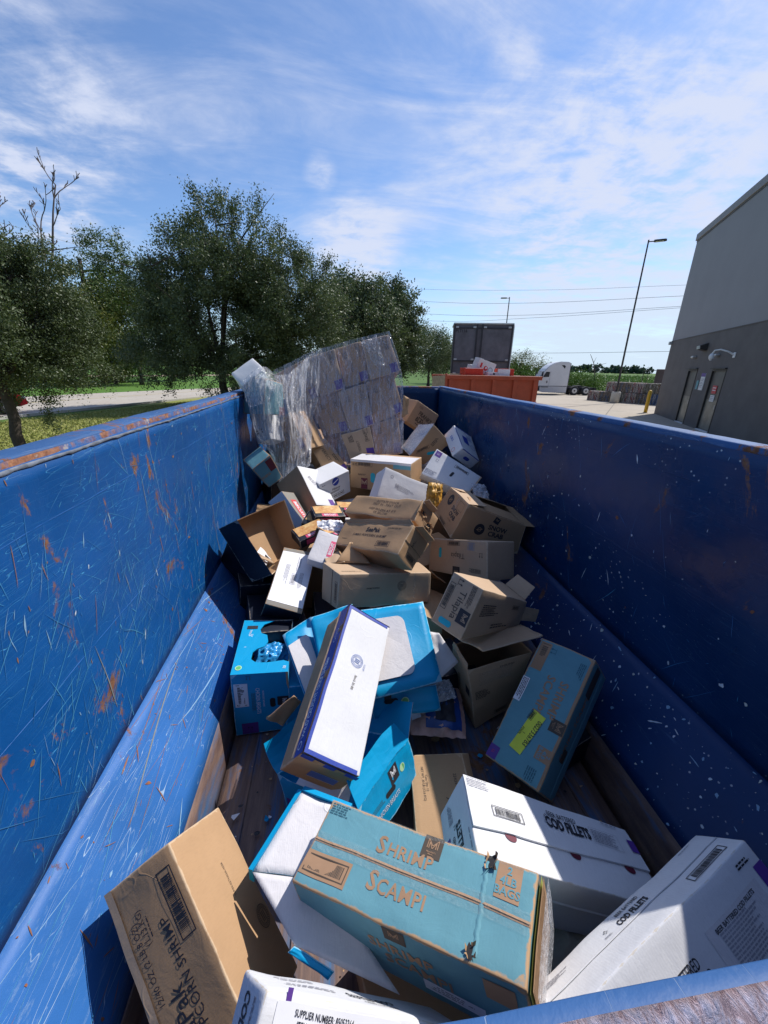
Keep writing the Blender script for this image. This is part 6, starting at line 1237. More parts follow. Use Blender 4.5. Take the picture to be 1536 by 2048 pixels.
pole(((23.849,57.229,-0.818)[0],(23.849,57.229,-0.818)[1],GZ),11.6,'distant lamp post rising behind the grey container',(-.9,.3,0))
t=empty('bollard',(19.83,23.70,GZ),'yellow painted steel bollard in front of the building corner','bollard')
b=MB(); b.tube([(0,0,0),(0,0,1.30),(0,0,1.36),(0,0,1.40)],[.105,.105,.09,.03],20); b.build('post',m_yelp,t,True); b=MB(); b.tube([(0,0,0),(0,0,.03)],.16,20); b.build('footing',m_kerb,t)
def bale_mat(name,pal):
    M=MT(name,.8,.3); a=M.noise(1.0,6,.75,1.0,sc=(9,.7,1.6),out='Fac'); b=M.noise(26,5,.7,sc=(1,1,.5)); 
    r=M.n('ShaderNodeValToRGB'); r.color_ramp.interpolation='CONSTANT'; els=r.color_ramp.elements
    while len(els)<len(pal): els.new(.5)
    for i,(e,c) in enumerate(zip(els,pal)): e.position=.25+.5*i/len(pal) if i else 0; e.color=(*c,1)
    M.t.links.new(a,r.inputs[0]); M.col(M.mix(M.math('MULTIPLY',M.step(b,.45,.6),.7),r.outputs[0],(.05,.045,.04))); M.bump(M.math('ADD',a,b),1.0,.12); return M.m
bm=[bale_mat('baled_cardboard_a',[(.28,.19,.12),(.60,.58,.55),(.20,.13,.09),(.45,.36,.26),(.10,.16,.28),(.5,.48,.46),(.35,.10,.08)]),bale_mat('baled_cardboard_b',[(.34,.25,.16),(.15,.12,.1),(.50,.42,.32),(.62,.6,.6),(.42,.12,.10),(.26,.2,.14),(.6,.5,.25)]),bale_mat('baled_cardboard_c',[(.38,.33,.24),(.55,.54,.52),(.22,.2,.14),(.30,.30,.25),(.45,.40,.33)]),bale_mat('baled_blue',[(.04,.10,.26),(.08,.16,.34),(.4,.42,.46),(.03,.07,.2)])]
def bale_mesh(seed,mat,lab,loc,rot,w_,h_):
    n=10;V=[];F=[];idx={}
    def vid(i,j,k):
        if (i,j,k) in idx: return idx[i,j,k]
        p=Vector(((i/n-.5)*w_,(j/n-.5)*1.15,k/n*h_)); q=noise.noise_vector(Vector((p.x*9,p.y*4,p.z*3))+Vector((seed,seed,0)))*.05; q.z*=.5
        b=.045*math.sin(i/n*math.pi*5)
        p+=q+Vector((0,b*(1 if j==n else -1 if j==0 else 0)*.6,0)); p.z=max(p.z,0.003)
        V.append(p); idx[i,j,k]=len(V)-1; return idx[i,j,k]
    for a in range(n):
        for b in range(n):
            F+=[(vid(a,b,n),vid(a+1,b,n),vid(a+1,b+1,n),vid(a,b+1,n)),(vid(a,b,0),vid(a,b+1,0),vid(a+1,b+1,0),vid(a+1,b,0)),(vid(a,0,b),vid(a+1,0,b),vid(a+1,0,b+1),vid(a,0,b+1)),(vid(a,n,b),vid(a,n,b+1),vid(a+1,n,b+1),vid(a+1,n,b)),(vid(0,a,b),vid(0,a,b+1),vid(0,a+1,b+1),vid(0,a+1,b)),(vid(n,a,b),vid(n,a+1,b),vid(n,a+1,b+1),vid(n,a,b+1))]
    t=empty('cardboard_bale',loc,lab,'bale','bales of crushed cardboard stacked in the yard',Matrix.Rotation(rot,3,'Z').to_quaternion())
    mesh('bale_body',V,F,mat,t)
    for k in range(4):
        x=(-.36+.24*k)*w_; b=MB(); b.tube([(x,-.63,.02),(x,-.63,h_*.97),(x,-.3,h_+.03),(x,.3,h_+.03),(x,.63,h_*.97),(x,.63,.02)],.012,4); b.build('strap',m_black,t)
row0=Vector((23.3,34.9,GZ)); rd=Vector((.51,-.86,0)); rot=math.atan2(rd.y,rd.x)
lo=['first from the lamp post end','second from the truck side','third, behind the lamp post base','fourth, just right of the lamp base','fifth, left of the bollard','sixth, behind the bollard']
for k in range(6): bale_mesh(k*3.3,bm[(k*2+1)%3 if k<5 else 3],'bottom-row crushed cardboard bale, '+lo[k],tuple(row0+rd*(.5+k*1.03)),rot+random.uniform(-.06,.06),.98,.80)
hi=['yellowish one behind the lamp post','second, greyish','third, reddish brown','fourth, pale striped','fifth, by the building']
for k in range(5): bale_mesh(k*5.1+40,bm[[1,0,1,2,0][k]],'top-row crushed cardboard bale, '+hi[k],tuple(row0+rd*(1.95+k*1.0)+Vector((0.12,.1,.83))),rot+random.uniform(-.05,.05),.96,.78)
# dark storage container behind the bales
m_brown=simple('dark_brown_container',(.10,.075,.07),.6,.2,3)
S2=frame(((28.295,33.695,0.070)[0],(28.295,33.695,0.070)[1],GZ),(.75,-.66),'storage_container','dark brown container behind the bales, mostly hidden by the building','container')
b=MB(); b.box(0,9,0,2.4,.15,2.75,bv=.03); b.build('container_body',m_brown,S2)
for k in range(18): b=MB(); b.box(.2+k*.5,.32+k*.5,-.03,-.001,.3,2.6); b.build('corrugation',m_brown,S2)
b=MB(); b.tube([(-.9,-.3,0),(-.9,-.3,2.6),(0,-.3,2.65)],.03,6); b.tube([(-.55,-.3,0),(-.55,-.3,2.6)],.02,6); b.build('pipe_frame',m_dkmetal,S2)
# ------------------------------------------------------------------ orange roll-off container
m_orange=simple('orange_container_paint',(.36,.066,.028),.5,.14,2.5); m_tanw=simple('weathered_wood',(.38,.30,.21),.8,.25,5); m_orin=simple('dark_container_inside',(.10,.05,.035),.8)
A0=Vector((7.51,26.97,GZ)); A1=Vector((14.5,27.9,GZ)); AX=(A1-A0); AL=AX.length
O=frame(tuple(A0),(AX.x,AX.y),'orange_dumpster','open orange steel roll-off dumpster holding red and white cartons, beyond the blue one','dumpster')
Hh=2.02; Wd=2.5
def op(name,*a,mat=m_orange,bv=0): b=MB(); b.box(*a,bv=bv); return b.build(name,mat,O)
op('side_wall',0,AL,0,.06,.25,Hh-.26); op('side_wall',0,AL,Wd-.06,Wd,.25,Hh-.26); op('end_wall',AL-.06,AL,.061,Wd-.061,.25,Hh-.26); op('floor_plate',.061,AL-.061,.061,Wd-.061,.25,.31)
op('top_rail',-.03,AL+.17,-.14,.07,Hh-.259,Hh,bv=.012); op('top_rail',-.03,AL+.17,Wd-.07,Wd+.14,Hh-.259,Hh,bv=.012); op('top_rail',AL-.03,AL+.17,.071,Wd-.071,Hh-.259,Hh,bv=.012)
for k in range(5):
    x=.30+k*(AL-.6)/4
    for y0,y1 in ((-.12,-.001),(Wd+.001,Wd+.12)): op('side_rib',x-.14,x+.14,y0,y1,.2,Hh-.262,bv=.01)
op('bottom_rail',0,AL,-.10,-.002,.12,.30,bv=.01); op('bottom_rail',0,AL,Wd+.002,Wd+.10,.12,.30,bv=.01)
for k in range(5): op('door_plank',-.06,-.001,.06+k*.475,.06+k*.475+.45,.25,Hh-.05-.02*k,mat=m_tanw,bv=.008)
op('door_post',-.08,.02,-.12,.058,.2,Hh+.08,bv=.01)
for x in (.5,AL-.6):
    for y in (.3,Wd-.3): b=MB(); b.tube([(x,y-.08,.11),(x,y+.08,.11)],.11,14); b.build('wheel',m_black,O)
def crate(pos,rot,d,mat,label,seed,pr=()):
    c=Carton('cr%d'%seed,'produce_carton',label,mat,.012,data=box_data(pos,rot,d),r=.012)
    for (f,it,nm) in pr: c.prints(f,it,nm,.004)
ax=AX.normalized()
def on(a,b_,z): return tuple(A0+ax*a+Vector((-ax.y,ax.x,0))*b_+Vector((0,0,z)))
yr=math.atan2(ax.y,ax.x)
crate(on(2.05,.55,Hh+.10),(0,0,yr),(1.35,.8,.72),m_redb,'red carton in the orange dumpster, left of the tipped white one',1,[('top',[(m_whitep,'T',.5,.75,0,.09,'FRESH',{'bold':.02})],'lettering'),('front',[(m_whitep,'R',.5,.97,0,1.3,.02)],'white_edge')])
crate(on(3.15,1.0,Hh+.55),(.10,.30,yr),(1.35,.8,.85),m_white,'white carton with red apple print, tipped highest on the orange dumpster load',2,[('front',[(m_redink,'D',.50,.42,0,.16,.16),(m_redink,'R',.2,.55,0,.14,.3),(m_greyink,'O',.78,.4,0,.14,.20)],'red_print'),('top',[(m_blackin,'C',.65,.75,0,.26,.06),(m_redink,'O',.8,.4,0,.05,.08)],'hand_hole')])
crate(on(3.55,.5,Hh-.02),(0,0,yr+.06),(.85,.5,.5),m_white,'small white carton with black mark between the red cartons in the orange dumpster',3,[('front',[(m_black,'D',.55,.75,0,.08,.07),(m_blueink,'P',.3,.5,0,.25,.2,3)],'lettering')])
crate(on(4.55,.55,Hh+.08),(0,0,yr-.25),(1.15,.8,.74),m_redb,'carton half white and half red at the right of the orange dumpster load',4,[('front',[(m_whitep,'R',.38,.5,0,.85,.70),(m_black,'T',.3,.15,0,.10,'ABC',{}) if False else (m_greyink,'P',.3,.3,0,.5,.1,2)],'white_panel')])
crate(on(2.7,1.7,Hh+.35),(.2,.1,yr+.4),(.8,.5,.6),m_whitein,'small pinkish carton behind the red one in the orange dumpster',5,[('front',[(m_pink,'R',.5,.5,0,.4,.4)],'pink_print')])
crate(on(4.2,1.9,Hh-.2),(.2,.1,yr+.4),(1.6,.9,.8),m_kraft,'brown carton deep in the orange dumpster',6)
crate(on(2.4,1.5,Hh-.5),(.0,.1,yr+.1),(2.6,1.2,.9),m_kraft2,'brown crate at the bottom of the orange dumpster load',7)
# ------------------------------------------------------------------ grey container behind it
m_gc=simple('weathered_grey_steel',(.105,.10,.11),.6,.28,1.2); m_gf=simple('dark_frame_steel',(.035,.034,.04),.6,.2,4); m_gl=simple('pale_roof_edge',(.5,.55,.55),.5,.1,5)
G0=Vector(((9.980,34.589,1.474)[0],(9.980,34.589,1.474)[1],GZ)); G1=Vector(((14.585,33.459,1.551)[0],(14.585,33.459,1.551)[1],GZ)); GA=G1-G0; GL=GA.length
G=frame(tuple(G0),(GA.x,GA.y),'grey_container','tall weathered grey steel container with framed doors behind the orange dumpster','container')
def gp(name,*a,mat=m_gc,bv=0): b=MB(); b.box(*a,bv=bv); return b.build(name,mat,G)
GH=5.95
gp('container_body',.05,GL-.05,.06,3.2,.5,GH-.1); gp('roof_edge',-.03,GL+.03,-.02,3.3,GH-.1,GH,mat=m_gl,bv=.01)
for x in (0,GL*.38,GL*.47,GL-.12): gp('door_frame',x,x+.12,-.04,.059,.4,GH-.101,mat=m_gf)
for z in (1.9,3.0,GH-.45): gp('cross_bar',.125,GL-.125,-.02,.055,z,z+.1,mat=m_gf)
for x in (.15,GL*.38-.25,GL*.47+.16,GL-.4):
    for z in (2.0,3.1,GH-.4): gp('hinge',x,x+.24,-.06,-.021,z,z+.14,mat=m_metal,bv=.01)
for x0,x1 in ((.13,GL*.38-.005),(GL*.47+.125,GL-.125)): gp('door_leaf',x0,x1,.02,.055,3.11,GH-.46,mat=simple('scuffed_door_leaf',(.125,.12,.135),.55,.35,.9))
gp('pale_side_strip',GL+.001,GL+.06,.0,3.2,.5,GH-.101,mat=m_gl)
for k in range(3): gp('side_bar',GL+.061,GL+.13,.3+k*1.1,.4+k*1.1,.5,GH-.2,mat=m_gl)
V,F=text2d('PLT116',.24,.9,.02); mesh('lettering',[(.62+x,-.003+.02-.01,GH-.62+y) for x,y in V],F,m_black,G)
# ------------------------------------------------------------------ white truck tractor
m_tw=simple('white_truck_paint',(.62,.62,.63),.3,.05,2,0,0,.5); m_tgrey=simple('pale_grey_fairing',(.50,.50,.52),.4,.06,3); m_tyre=simple('tyre_rubber',(.02,.02,.022),.8); m_hub=simple('wheel_rim_alloy',(.55,.55,.56),.3,.1,9,.4)
TB=Vector((27.15,42.3,GZ)); 
TT=frame(tuple(TB),(-.985,.17),'truck_tractor','white sleeper-cab truck tractor without a trailer, parked beyond the orange dumpster','truck')
TT.scale=(.88,.88,.88)
# local x forward, y = left side of truck away/towards? build symmetric about y
def tp(name,poly,y0,y1,mat,ins=0): b=MB(); b.prism(poly,(1,0,0),(0,0,1),(0,y1-y0,0),(0,y0,0)); return b.build(name,mat,TT)
X0=2.35
cab=[(X0,1.05),(X0,3.72),(X0+.25,3.80),(X0+1.1,3.82),(X0+1.8,3.68),(X0+2.35,3.38),(X0+2.75,3.02),(X0+2.95,2.72),(X0+3.30,2.02),(X0+3.45,1.95),(X0+5.0,1.70),(X0+5.25,1.45),(X0+5.3,1.0)]
# sides slightly tucked: three slabs for a rounded section
tp('sleeper_cab',cab,-1.02,1.02,m_tw)
cab2=[(x-.05 if x>X0+2 else x,z-.07 if z>2.5 else z) for x,z in cab]; tp('cab_side_panel',cab2,-1.16,-1.0205,m_tw); tp('cab_side_panel',cab2,1.0205,1.16,m_tw)
tp('rear_seal',[(X0-.10,1.05),(X0-.10,3.62),(X0-.001,3.68),(X0-.001,1.05)],-1.1,1.1,m_black)
for sy in (-1,1):
    y0,y1=sorted((sy*1.161,sy*1.175)); y2,y3=sorted((sy*1.161,sy*1.22)); 
    tp('door_window',[(X0+2.35,2.05),(X0+2.30,2.62),(X0+2.75,2.64),(X0+3.02,2.12),(X0+2.98,2.02)],y0,y1,m_glass)
    tp('sleeper_window',[(X0+.62,3.02),(X0+1.05,3.42),(X0+.72,3.42),(X0+.55,3.3)],y0,y1,m_glass)
    tp('side_skirt',[(X0+.05,.28),(X0+.05,.98),(X0+3.3,.98),(X0+3.3,.36),(X0+2.9,.28)],y0*1.0,y1,m_tgrey)
    tp('door_line',[(X0+2.22,1.06),(X0+2.22,2.75),(X0+2.24,2.75),(X0+2.24,1.06)],y0,y1,m_greyink)
    tp('grab_handle',[(X0+2.48,1.35),(X0+2.48,1.62),(X0+2.56,1.62),(X0+2.56,1.35)],y2,y3,m_black)
    tp('step_bar',[(X0+2.3,.86),(X0+3.2,.86),(X0+3.2,.93),(X0+2.3,.93)],y2,y3,m_black)
    tp('mirror',[(X0+3.12,1.9),(X0+3.12,2.6),(X0+3.26,2.6),(X0+3.26,1.9)],*sorted((sy*1.2,sy*1.36)),m_black)
    tp('front_fender',[(X0+3.45,.75),(X0+3.5,1.2),(X0+3.9,1.5),(X0+4.5,1.5),(X0+4.95,1.2),(X0+5.0,.75),(X0+5.28,.6),(X0+5.28,1.5),(X0+3.45,1.75)],y0,y1,m_tw)
tp('windscreen',[(X0+2.99,2.68),(X0+3.31,2.08),(X0+3.335,2.09),(X0+3.01,2.70)],-.95,.95,m_glass)
tp('frame_rail',[(-1.1,.62),(X0+5,.62),(X0+5,.9),(-1.1,.9)],-.45,-.30,m_black); tp('frame_rail',[(-1.1,.62),(X0+5,.62),(X0+5,.9),(-1.1,.9)],.30,.45,m_black)
tp('fifth_wheel',[(.2,.98),(1.2,.98),(1.15,1.10),(.3,1.10)],-.45,.45,m_black); tp('underbody',[(X0,.5),(X0+3.4,.5),(X0+3.4,1.04),(X0,1.04)],-.9,.9,m_black); tp('rear_light_bar',[(-1.2,.55),(-1.2,.9),(-1.12,.9),(-1.12,.55)],-1.1,1.1,m_black)
for wx in (0,1.38,X0+4.25):
    for sy in (-1,1):
        b=MB(); y0,y1=sorted((sy*.62 if wx<3 else sy*.86,sy*1.16)); b.tube([(wx,y0,.52),(wx,y0+.04,.52),(wx,y1-.04,.52),(wx,y1,.52)],[.47,.52,.52,.47],24); w_=b.build('wheel',m_tyre,TT)
        b=MB(); yo=sy*1.161; b.tube([(wx,yo,.52),(wx,yo+sy*.012,.52)],[.30,.27],20); r_o=b.build('rim',m_hub,w_)
        b=MB(); b.tube([(wx,yo+sy*.0125,.52),(wx,yo+sy*.06,.52)],[.10,.07],12); b.build('hub',m_dkmetal,w_)
# ------------------------------------------------------------------ red car on the road
m_red=simple('red_car_paint',(.30,.012,.02),.25,.06,4,0,0,.6)
CR=frame((-16.1,19.6,GZ+.005),(.33,1),'parked_car','dark red car on the road behind the leftmost tree trunk','car')
def cp(name,poly,y0,y1,mat): b=MB(); b.prism(poly,(1,0,0),(0,0,1),(0,y1-y0,0),(0,y0,0)); return b.build(name,mat,CR)
body=[(-2.3,.35),(-2.35,.75),(-2.2,1.0),(-1.5,1.05),(1.0,1.0),(2.0,.88),(2.3,.70),(2.35,.40),(1.95,.30),(1.9,.55),(1.6,.70),(1.2,.70),(.95,.5),(.9,.28),(-.95,.28),(-1.0,.5),(-1.25,.70),(-1.6,.70),(-1.9,.5),(-1.95,.32)]
cp('body',body,-.88,.88,m_red); cp('roof',[(-1.5,1.051),(-1.05,1.48),(-.3,1.55),(.35,1.5),(1.05,1.001)],-.72,.72,m_red)
for sy in (-1,1):
    y0,y1=sorted((sy*.721,sy*.735)); cp('side_window',[(-1.3,1.09),(-.98,1.42),(-.3,1.48),(-.25,1.09)],y0,y1,m_glass); cp('side_window',[(-.17,1.09),(-.2,1.48),(.30,1.43),(.80,1.07)],y0,y1,m_glass)
    for wx in (-1.45,1.42):
        b=MB(); ya,yb=sorted((sy*.70,sy*.90)); b.tube([(wx,ya,.34),(wx,yb,.34)],.34,20); w_=b.build('wheel',m_tyre,CR); b=MB(); b.tube([(wx,sy*.901,.34),(wx,sy*.915,.34)],[.22,.20],16); b.build('rim',m_hub,w_)
    cp('headlight',[(2.05,.68),(2.20,.78),(2.30,.72),(2.25,.62)],*sorted((sy*.881,sy*.89)),m_lamp)
# ------------------------------------------------------------------ power lines
def wire(pts,label,r=.02,ext=1.0):
    P=[Vector(p) for p in pts]; a=P[0]+(P[0]-P[1])*ext; b_=P[-1]+(P[-1]-P[-2])*ext; P=[a]+P+[b_]
    Q=[]
    for i in range(len(P)-1):
        p0,p1,p2,p3=P[max(i-1,0)],P[i],P[i+1],P[min(i+2,len(P)-1)]
        for k in range(6): t=k/6; Q.append(.5*((2*p1)+(-p0+p2)*t+(2*p0-5*p1+4*p2-p3)*t*t+(-p0+3*p1-3*p2+p3)*t**3))
    Q.append(P[-1]); c=sum(Q,Vector())/len(Q); b=MB(); b.tube([q-c for q in Q],r,5); o=b.build('power_line',m_greyink); o.location=c; tag(o,label,'power line')
wire([(-40.189,63.323,15.760),(-24.219,70.982,13.548),(9.903,74.343,12.563),(32.962,67.368,12.020),(49.005,56.776,11.603)],'topmost thin overhead wire crossing the whole sky above the trees',.018)
wire([(-40.561,63.085,13.847),(-29.332,69.026,11.034),(14.119,73.659,10.616),(31.837,67.908,10.212),(48.806,56.947,10.265)],'second overhead wire from the top, above the grey container',.024)
wire([(-41.101,62.735,11.060),(-30.163,68.667,9.352),(14.874,73.510,8.728),(32.058,67.803,8.468),(48.771,56.977,8.949)],'third overhead wire, sagging just over the grey container',.024)
wire([(-41.374,62.555,9.642),(-29.727,68.857,8.560),(15.095,73.465,7.653),(32.113,67.777,8.027),(48.804,56.949,8.757)],'fourth overhead wire, crossing the third one near the building',.022)
wire([(-2.035,74.972,2.596),(32.066,67.799,2.741),(48.597,57.125,3.043)],'lowest overhead wire, low over the truck and the field',.028)

# ------------------------------------------------------------------ trees
def leafmat(name,c1,c2,c3,rough=.42):
    M=MT(name,rough,.3); a=M.attr('tone'); c=M.mix(M.step(a,0,.6),c1,c2); c=M.mix(M.step(a,.75,1.0),c,c3); M.col(c)
    # thin leaves let a little light through
    tr=M.n('ShaderNodeBsdfTranslucent'); M.put(M.mix(.5,c,(.10,.16,.02)),tr.inputs[0]); mx=M.n('ShaderNodeMixShader'); mx.inputs[0].default_value=.16
    M.t.links.new(M.p.outputs[0],mx.inputs[1]); M.t.links.new(tr.outputs[0],mx.inputs[2]); M.t.links.new(mx.outputs[0],M.t.nodes['Material Output'].inputs[0]); return M.m
m_oak=leafmat('live_oak_leaves',(.048,.070,.030),(.098,.130,.058),(.19,.21,.11),.5)
m_oak2=leafmat('live_oak_leaves_far',(.052,.076,.036),(.10,.132,.062),(.18,.20,.11),.5)
m_leafy=leafmat('mixed_green_leaves',(.035,.065,.014),(.075,.115,.025),(.16,.16,.04),.5)
m_yel2=leafmat('yellow_green_leaves',(.06,.085,.015),(.12,.13,.02),(.20,.18,.04),.5)
m_far=leafmat('hazed_tree_leaves',(.035,.065,.050),(.05,.085,.065),(.06,.10,.075),.8)  # distance haze painted into the leaf colour as a bluish tone
m_crop=leafmat('crop_leaves',(.05,.12,.015),(.09,.18,.025),(.15,.22,.05),.5)
m_bark=simple('dark_bark',(.055,.042,.032),.9,.35,14,0,.8); m_bare=simple('bare_grey_branches',(.10,.075,.07),.9,.3,10)
def leaf_cloud(name,parent,ell,nclump,per,size,mat,seed,spread=.30,shoot=.35,origin=(0,0,0),up=.35,hollow=.35,flatten=1.0,aspect=.42,kind=None):
    g=np.random.default_rng(seed); E=np.array([[*c,*r] for c,r in ell],float); vol=E[:,3]*E[:,4]*E[:,5]; pick=g.choice(len(E),nclump,p=vol/vol.sum())
    d=g.normal(size=(nclump,3)); d/=np.linalg.norm(d,axis=1)[:,None]; rad=hollow+(1-hollow)*g.random(nclump)**.5
    rad*=1+.10*g.normal(size=nclump)
    C=E[pick,:3]+d*E[pick,3:]*rad[:,None]; D=d+np.array([0,0,up]); D/=np.linalg.norm(D,axis=1)[:,None]
    cs=spread*(.6+.8*g.random(nclump)); ct=g.random(nclump)*.55
    n=nclump*per; ci=np.repeat(np.arange(nclump),per); t=g.random(n)
    sub=g.integers(0,5,n); subd=g.normal(size=(nclump,5,3))*.55; dir_=D[ci]+subd[ci,sub]; dir_/=np.linalg.norm(dir_,axis=1)[:,None]
    P=C[ci]+dir_*(t*shoot*(.5+g.random(n)))[:,None]*2.0+g.normal(size=(n,3))*(cs[ci]*(1-.5*t))[:,None]*np.array([1,1,flatten])*.5
    a=g.normal(size=(n,3)); a/=np.linalg.norm(a,axis=1)[:,None]; b=g.normal(size=(n,3)); b=b-a*(a*b).sum(1)[:,None]; b/=np.linalg.norm(b,axis=1)[:,None]
    s=size*(.6+.8*g.random(n))[:,None]
    V=np.empty((n,4,3)); V[:,0]=P-a*s*.5; V[:,1]=P+b*s*aspect*.5; V[:,2]=P+a*s*.5; V[:,3]=P-b*s*aspect*.5
    V-=np.array(origin)
    me=bpy.data.meshes.new(name); me.vertices.add(4*n); me.vertices.foreach_set('co',V.reshape(-1)); me.loops.add(4*n); me.loops.foreach_set('vertex_index',np.arange(4*n,dtype=np.int32)); me.polygons.add(n); me.polygons.foreach_set('loop_start',np.arange(0,4*n,4,dtype=np.int32)); me.polygons.foreach_set('loop_total',np.full(n,4,dtype=np.int32))
    tone=np.clip(ct[ci]+.45*g.random(n)**1.5,0,1).astype(np.float32)
    at=me.attributes.new('tone','FLOAT','POINT'); at.data.foreach_set('value',np.repeat(tone,4)); me.materials.append(mat); me.update(calc_edges=True)
    o=bpy.data.objects.new(name,me); COL.objects.link(o)
    if parent: o.parent=parent
    if kind: o['kind']=kind
    return o
def limbs(t,base,tips,r0,mat,trunk_top,seed,name='trunk'):
    g=random.Random(seed); b=MB(); tt=Vector(trunk_top); n=6
    pts=[Vector((0,0,0)).lerp(tt,i/n)+Vector((g.gauss(0,.03),g.gauss(0,.03),0))*(i>0) for i in range(n+1)]
    b.tube(pts,[r0*(1.25 if i==0 else 1-.35*i/n) for i in range(n+1)],12); b.build(name,mat,t,True)
    for tip in tips:
        tip=Vector(tip); s=tt*g.uniform(.75,1.0); m_=MB(); mid=s.lerp(tip,.5)+Vector((g.gauss(0,.15),g.gauss(0,.15),g.uniform(.05,.3)))
        m_.tube([s,s.lerp(mid,.5)+Vector((0,0,.05)),mid,mid.lerp(tip,.5),tip],[r0*.45,r0*.38,r0*.28,r0*.18,r0*.07],7)
        for _ in range(4):
            q=mid.lerp(tip,g.random()); e=q+Vector((g.gauss(0,1),g.gauss(0,1),g.uniform(0,1)))*(tip-s).length*.25; m_.tube([q,q.lerp(e,.5)+Vector((0,0,.04)),e],[r0*.16,r0*.1,r0*.03],5)
        m_.build('limb',mat,t,True)
def tree(base,label,ell,nclump,per,size,mat,seed,r0,tt,tips=7,**k):
    t=empty('tree',base,label,'tree'); B_=Vector(base); rel=[((c[0]-base[0],c[1]-base[1],c[2]-base[2]),r) for c,r in ell]
    g=random.Random(seed); T=[]
    for _ in range(tips):
        c,r=g.choice(rel); T.append(tuple(c[i]+r[i]*g.uniform(-.65,.65) for i in range(3)))
    limbs(t,base,T,r0,m_bark,tt,seed); leaf_cloud('crown',t,rel,nclump,per,size,mat,seed,**k); return t
# leftmost oak
tree((-7.541,10.624,-2.400),'nearest oak tree with slender trunk at the left edge, beside the blue dumpster',
 [((-7.604,11.516,0.663),(1.45,1.6,1.75)),((-7.311,11.705,1.613),(1.0,1.1,.85)),((-6.727,12.049,-0.050),(.75,1.1,.8)),((-8.403,10.947,0.799),(1.4,1.4,1.6)),((-7.006,12.121,0.961),(.7,.8,.7)),((-7.199,11.774,2.404),(.5,.5,.4))],330,430,.056,m_oak,5,.135,(-.1,0,2.1),9,spread=.26,shoot=.22,hollow=.2,aspect=.5)
tree((-6.5,25.9,GZ),'large dense dark green oak behind the left rim, tallest of the row',
 [((-6.025,25.806,2.082),(4.4,3.6,4.0)),((-5.552,25.912,5.336),(2.9,2.8,2.7)),((-2.622,26.370,3.820),(3.1,3.0,2.9)),((-1.150,26.475,1.469),(2.5,2.6,2.9)),((-8.334,25.155,3.176),(1.9,2.4,2.4)),((-8.794,24.998,0.660),(1.9,2.4,2.0)),((-5.491,25.925,7.066),(1.5,1.5,1.1)),((-7.670,25.366,5.571),(1.2,1.4,1.0))],620,400,.112,m_oak,6,.28,(0,0,2.2),14,spread=.44,shoot=.42,hollow=.22,aspect=.5)
tree((1.2,37.5,GZ),'second oak of the row, directly right of the large dark oak',[((1.620,37.965,3.199),(3.4,3.2,3.8)),((1.850,37.955,5.151),(2.1,2.2,1.6)),((3.143,37.870,3.039),(2.6,2.4,3.2))],420,150,.20,m_oak2,7,.2,(0,0,2.2),7,spread=.55,shoot=.5,hollow=.12,aspect=.55)
tree((6.4,45.5,GZ),'third oak of the row, behind the wrapped load',[((6.439,45.547,3.737),(2.6,2.6,4.2)),((6.386,45.555,5.639),(1.4,1.5,1.5)),((7.910,45.315,2.297),(2.0,2.0,2.6))],300,150,.22,m_oak2,8,.2,(0,0,2.4),6,spread=.55,shoot=.5,hollow=.12,aspect=.55)
tree(((13.622,58.433,-1.031)[0],(13.622,58.433,-1.031)[1],GZ),'small round oak with a short trunk left of the grey container',[((13.443,58.475,2.081),(3.4,3.0,2.8)),((12.878,58.602,3.682),(2.0,2.0,1.7)),((14.478,58.227,1.774),(2.4,2.4,2.2))],230,110,.20,m_oak2,9,.22,(0,0,2.0),5,spread=.7,shoot=.5)
tree(((19.303,69.364,-1.167)[0],(19.303,69.364,-1.167)[1],GZ),'pale green round tree close beside the grey container',[((19.109,69.418,1.533),(2.4,2.4,3.0))],120,110,.22,m_leafy,10,.2,(0,0,2.2),4,spread=.7,shoot=.5)
tree(((-26.167,51.762,-0.960)[0],(-26.167,51.762,-0.960)[1],GZ),'airy open-crowned tree between the two nearest oaks',[((-24.176,52.721,10.938),(3.0,2.5,2.0)),((-25.241,52.220,8.216),(4.2,3,1.5)),((-24.102,52.755,6.409),(4.4,3,1.6)),((-22.925,53.277,9.710),(2.2,2,1.5))],110,110,.24,m_leafy,12,.3,(0,0,12.5),6,spread=.8,shoot=.6,hollow=.2,flatten=.5)
for i,(u,v,D_,r,lab,mt) in enumerate([((-24.828,45.690,2.793),0,0,(3.6,3,3.2),'yellowish green bushy tree behind the leftmost oak',m_yel2),((-24.339,50.434,3.424),0,0,(3.6,3,3.6),'yellow-green bushy tree between the two near oaks',m_yel2),((-21.296,49.623,3.695),0,0,(3.4,3,4.2),'dark bushy tree just left of the large oak',m_leafy),((-26.341,56.126,0.456),0,0,(3.6,3,2.4),'low green thicket across the road between the near oaks',m_leafy),((-32.032,50.734,2.965),0,0,(5,3,6.5),'tall thicket tree mostly hidden by the leftmost oak',m_leafy),((-35.684,48.235,3.567),0,0,(5,3,8),'thicket tree at the far left edge of view',m_leafy),((-22.416,62.077,4.140),0,0,(5,3,6.5),'thicket tree hidden behind the large oak',m_leafy)]):
    tree((u[0],u[1],GZ),lab,[(u,r)],150,110,.24,mt,20+i,.2,(0,0,max(1.2,u[2]-GZ-1)),3,spread=.9,shoot=.6)
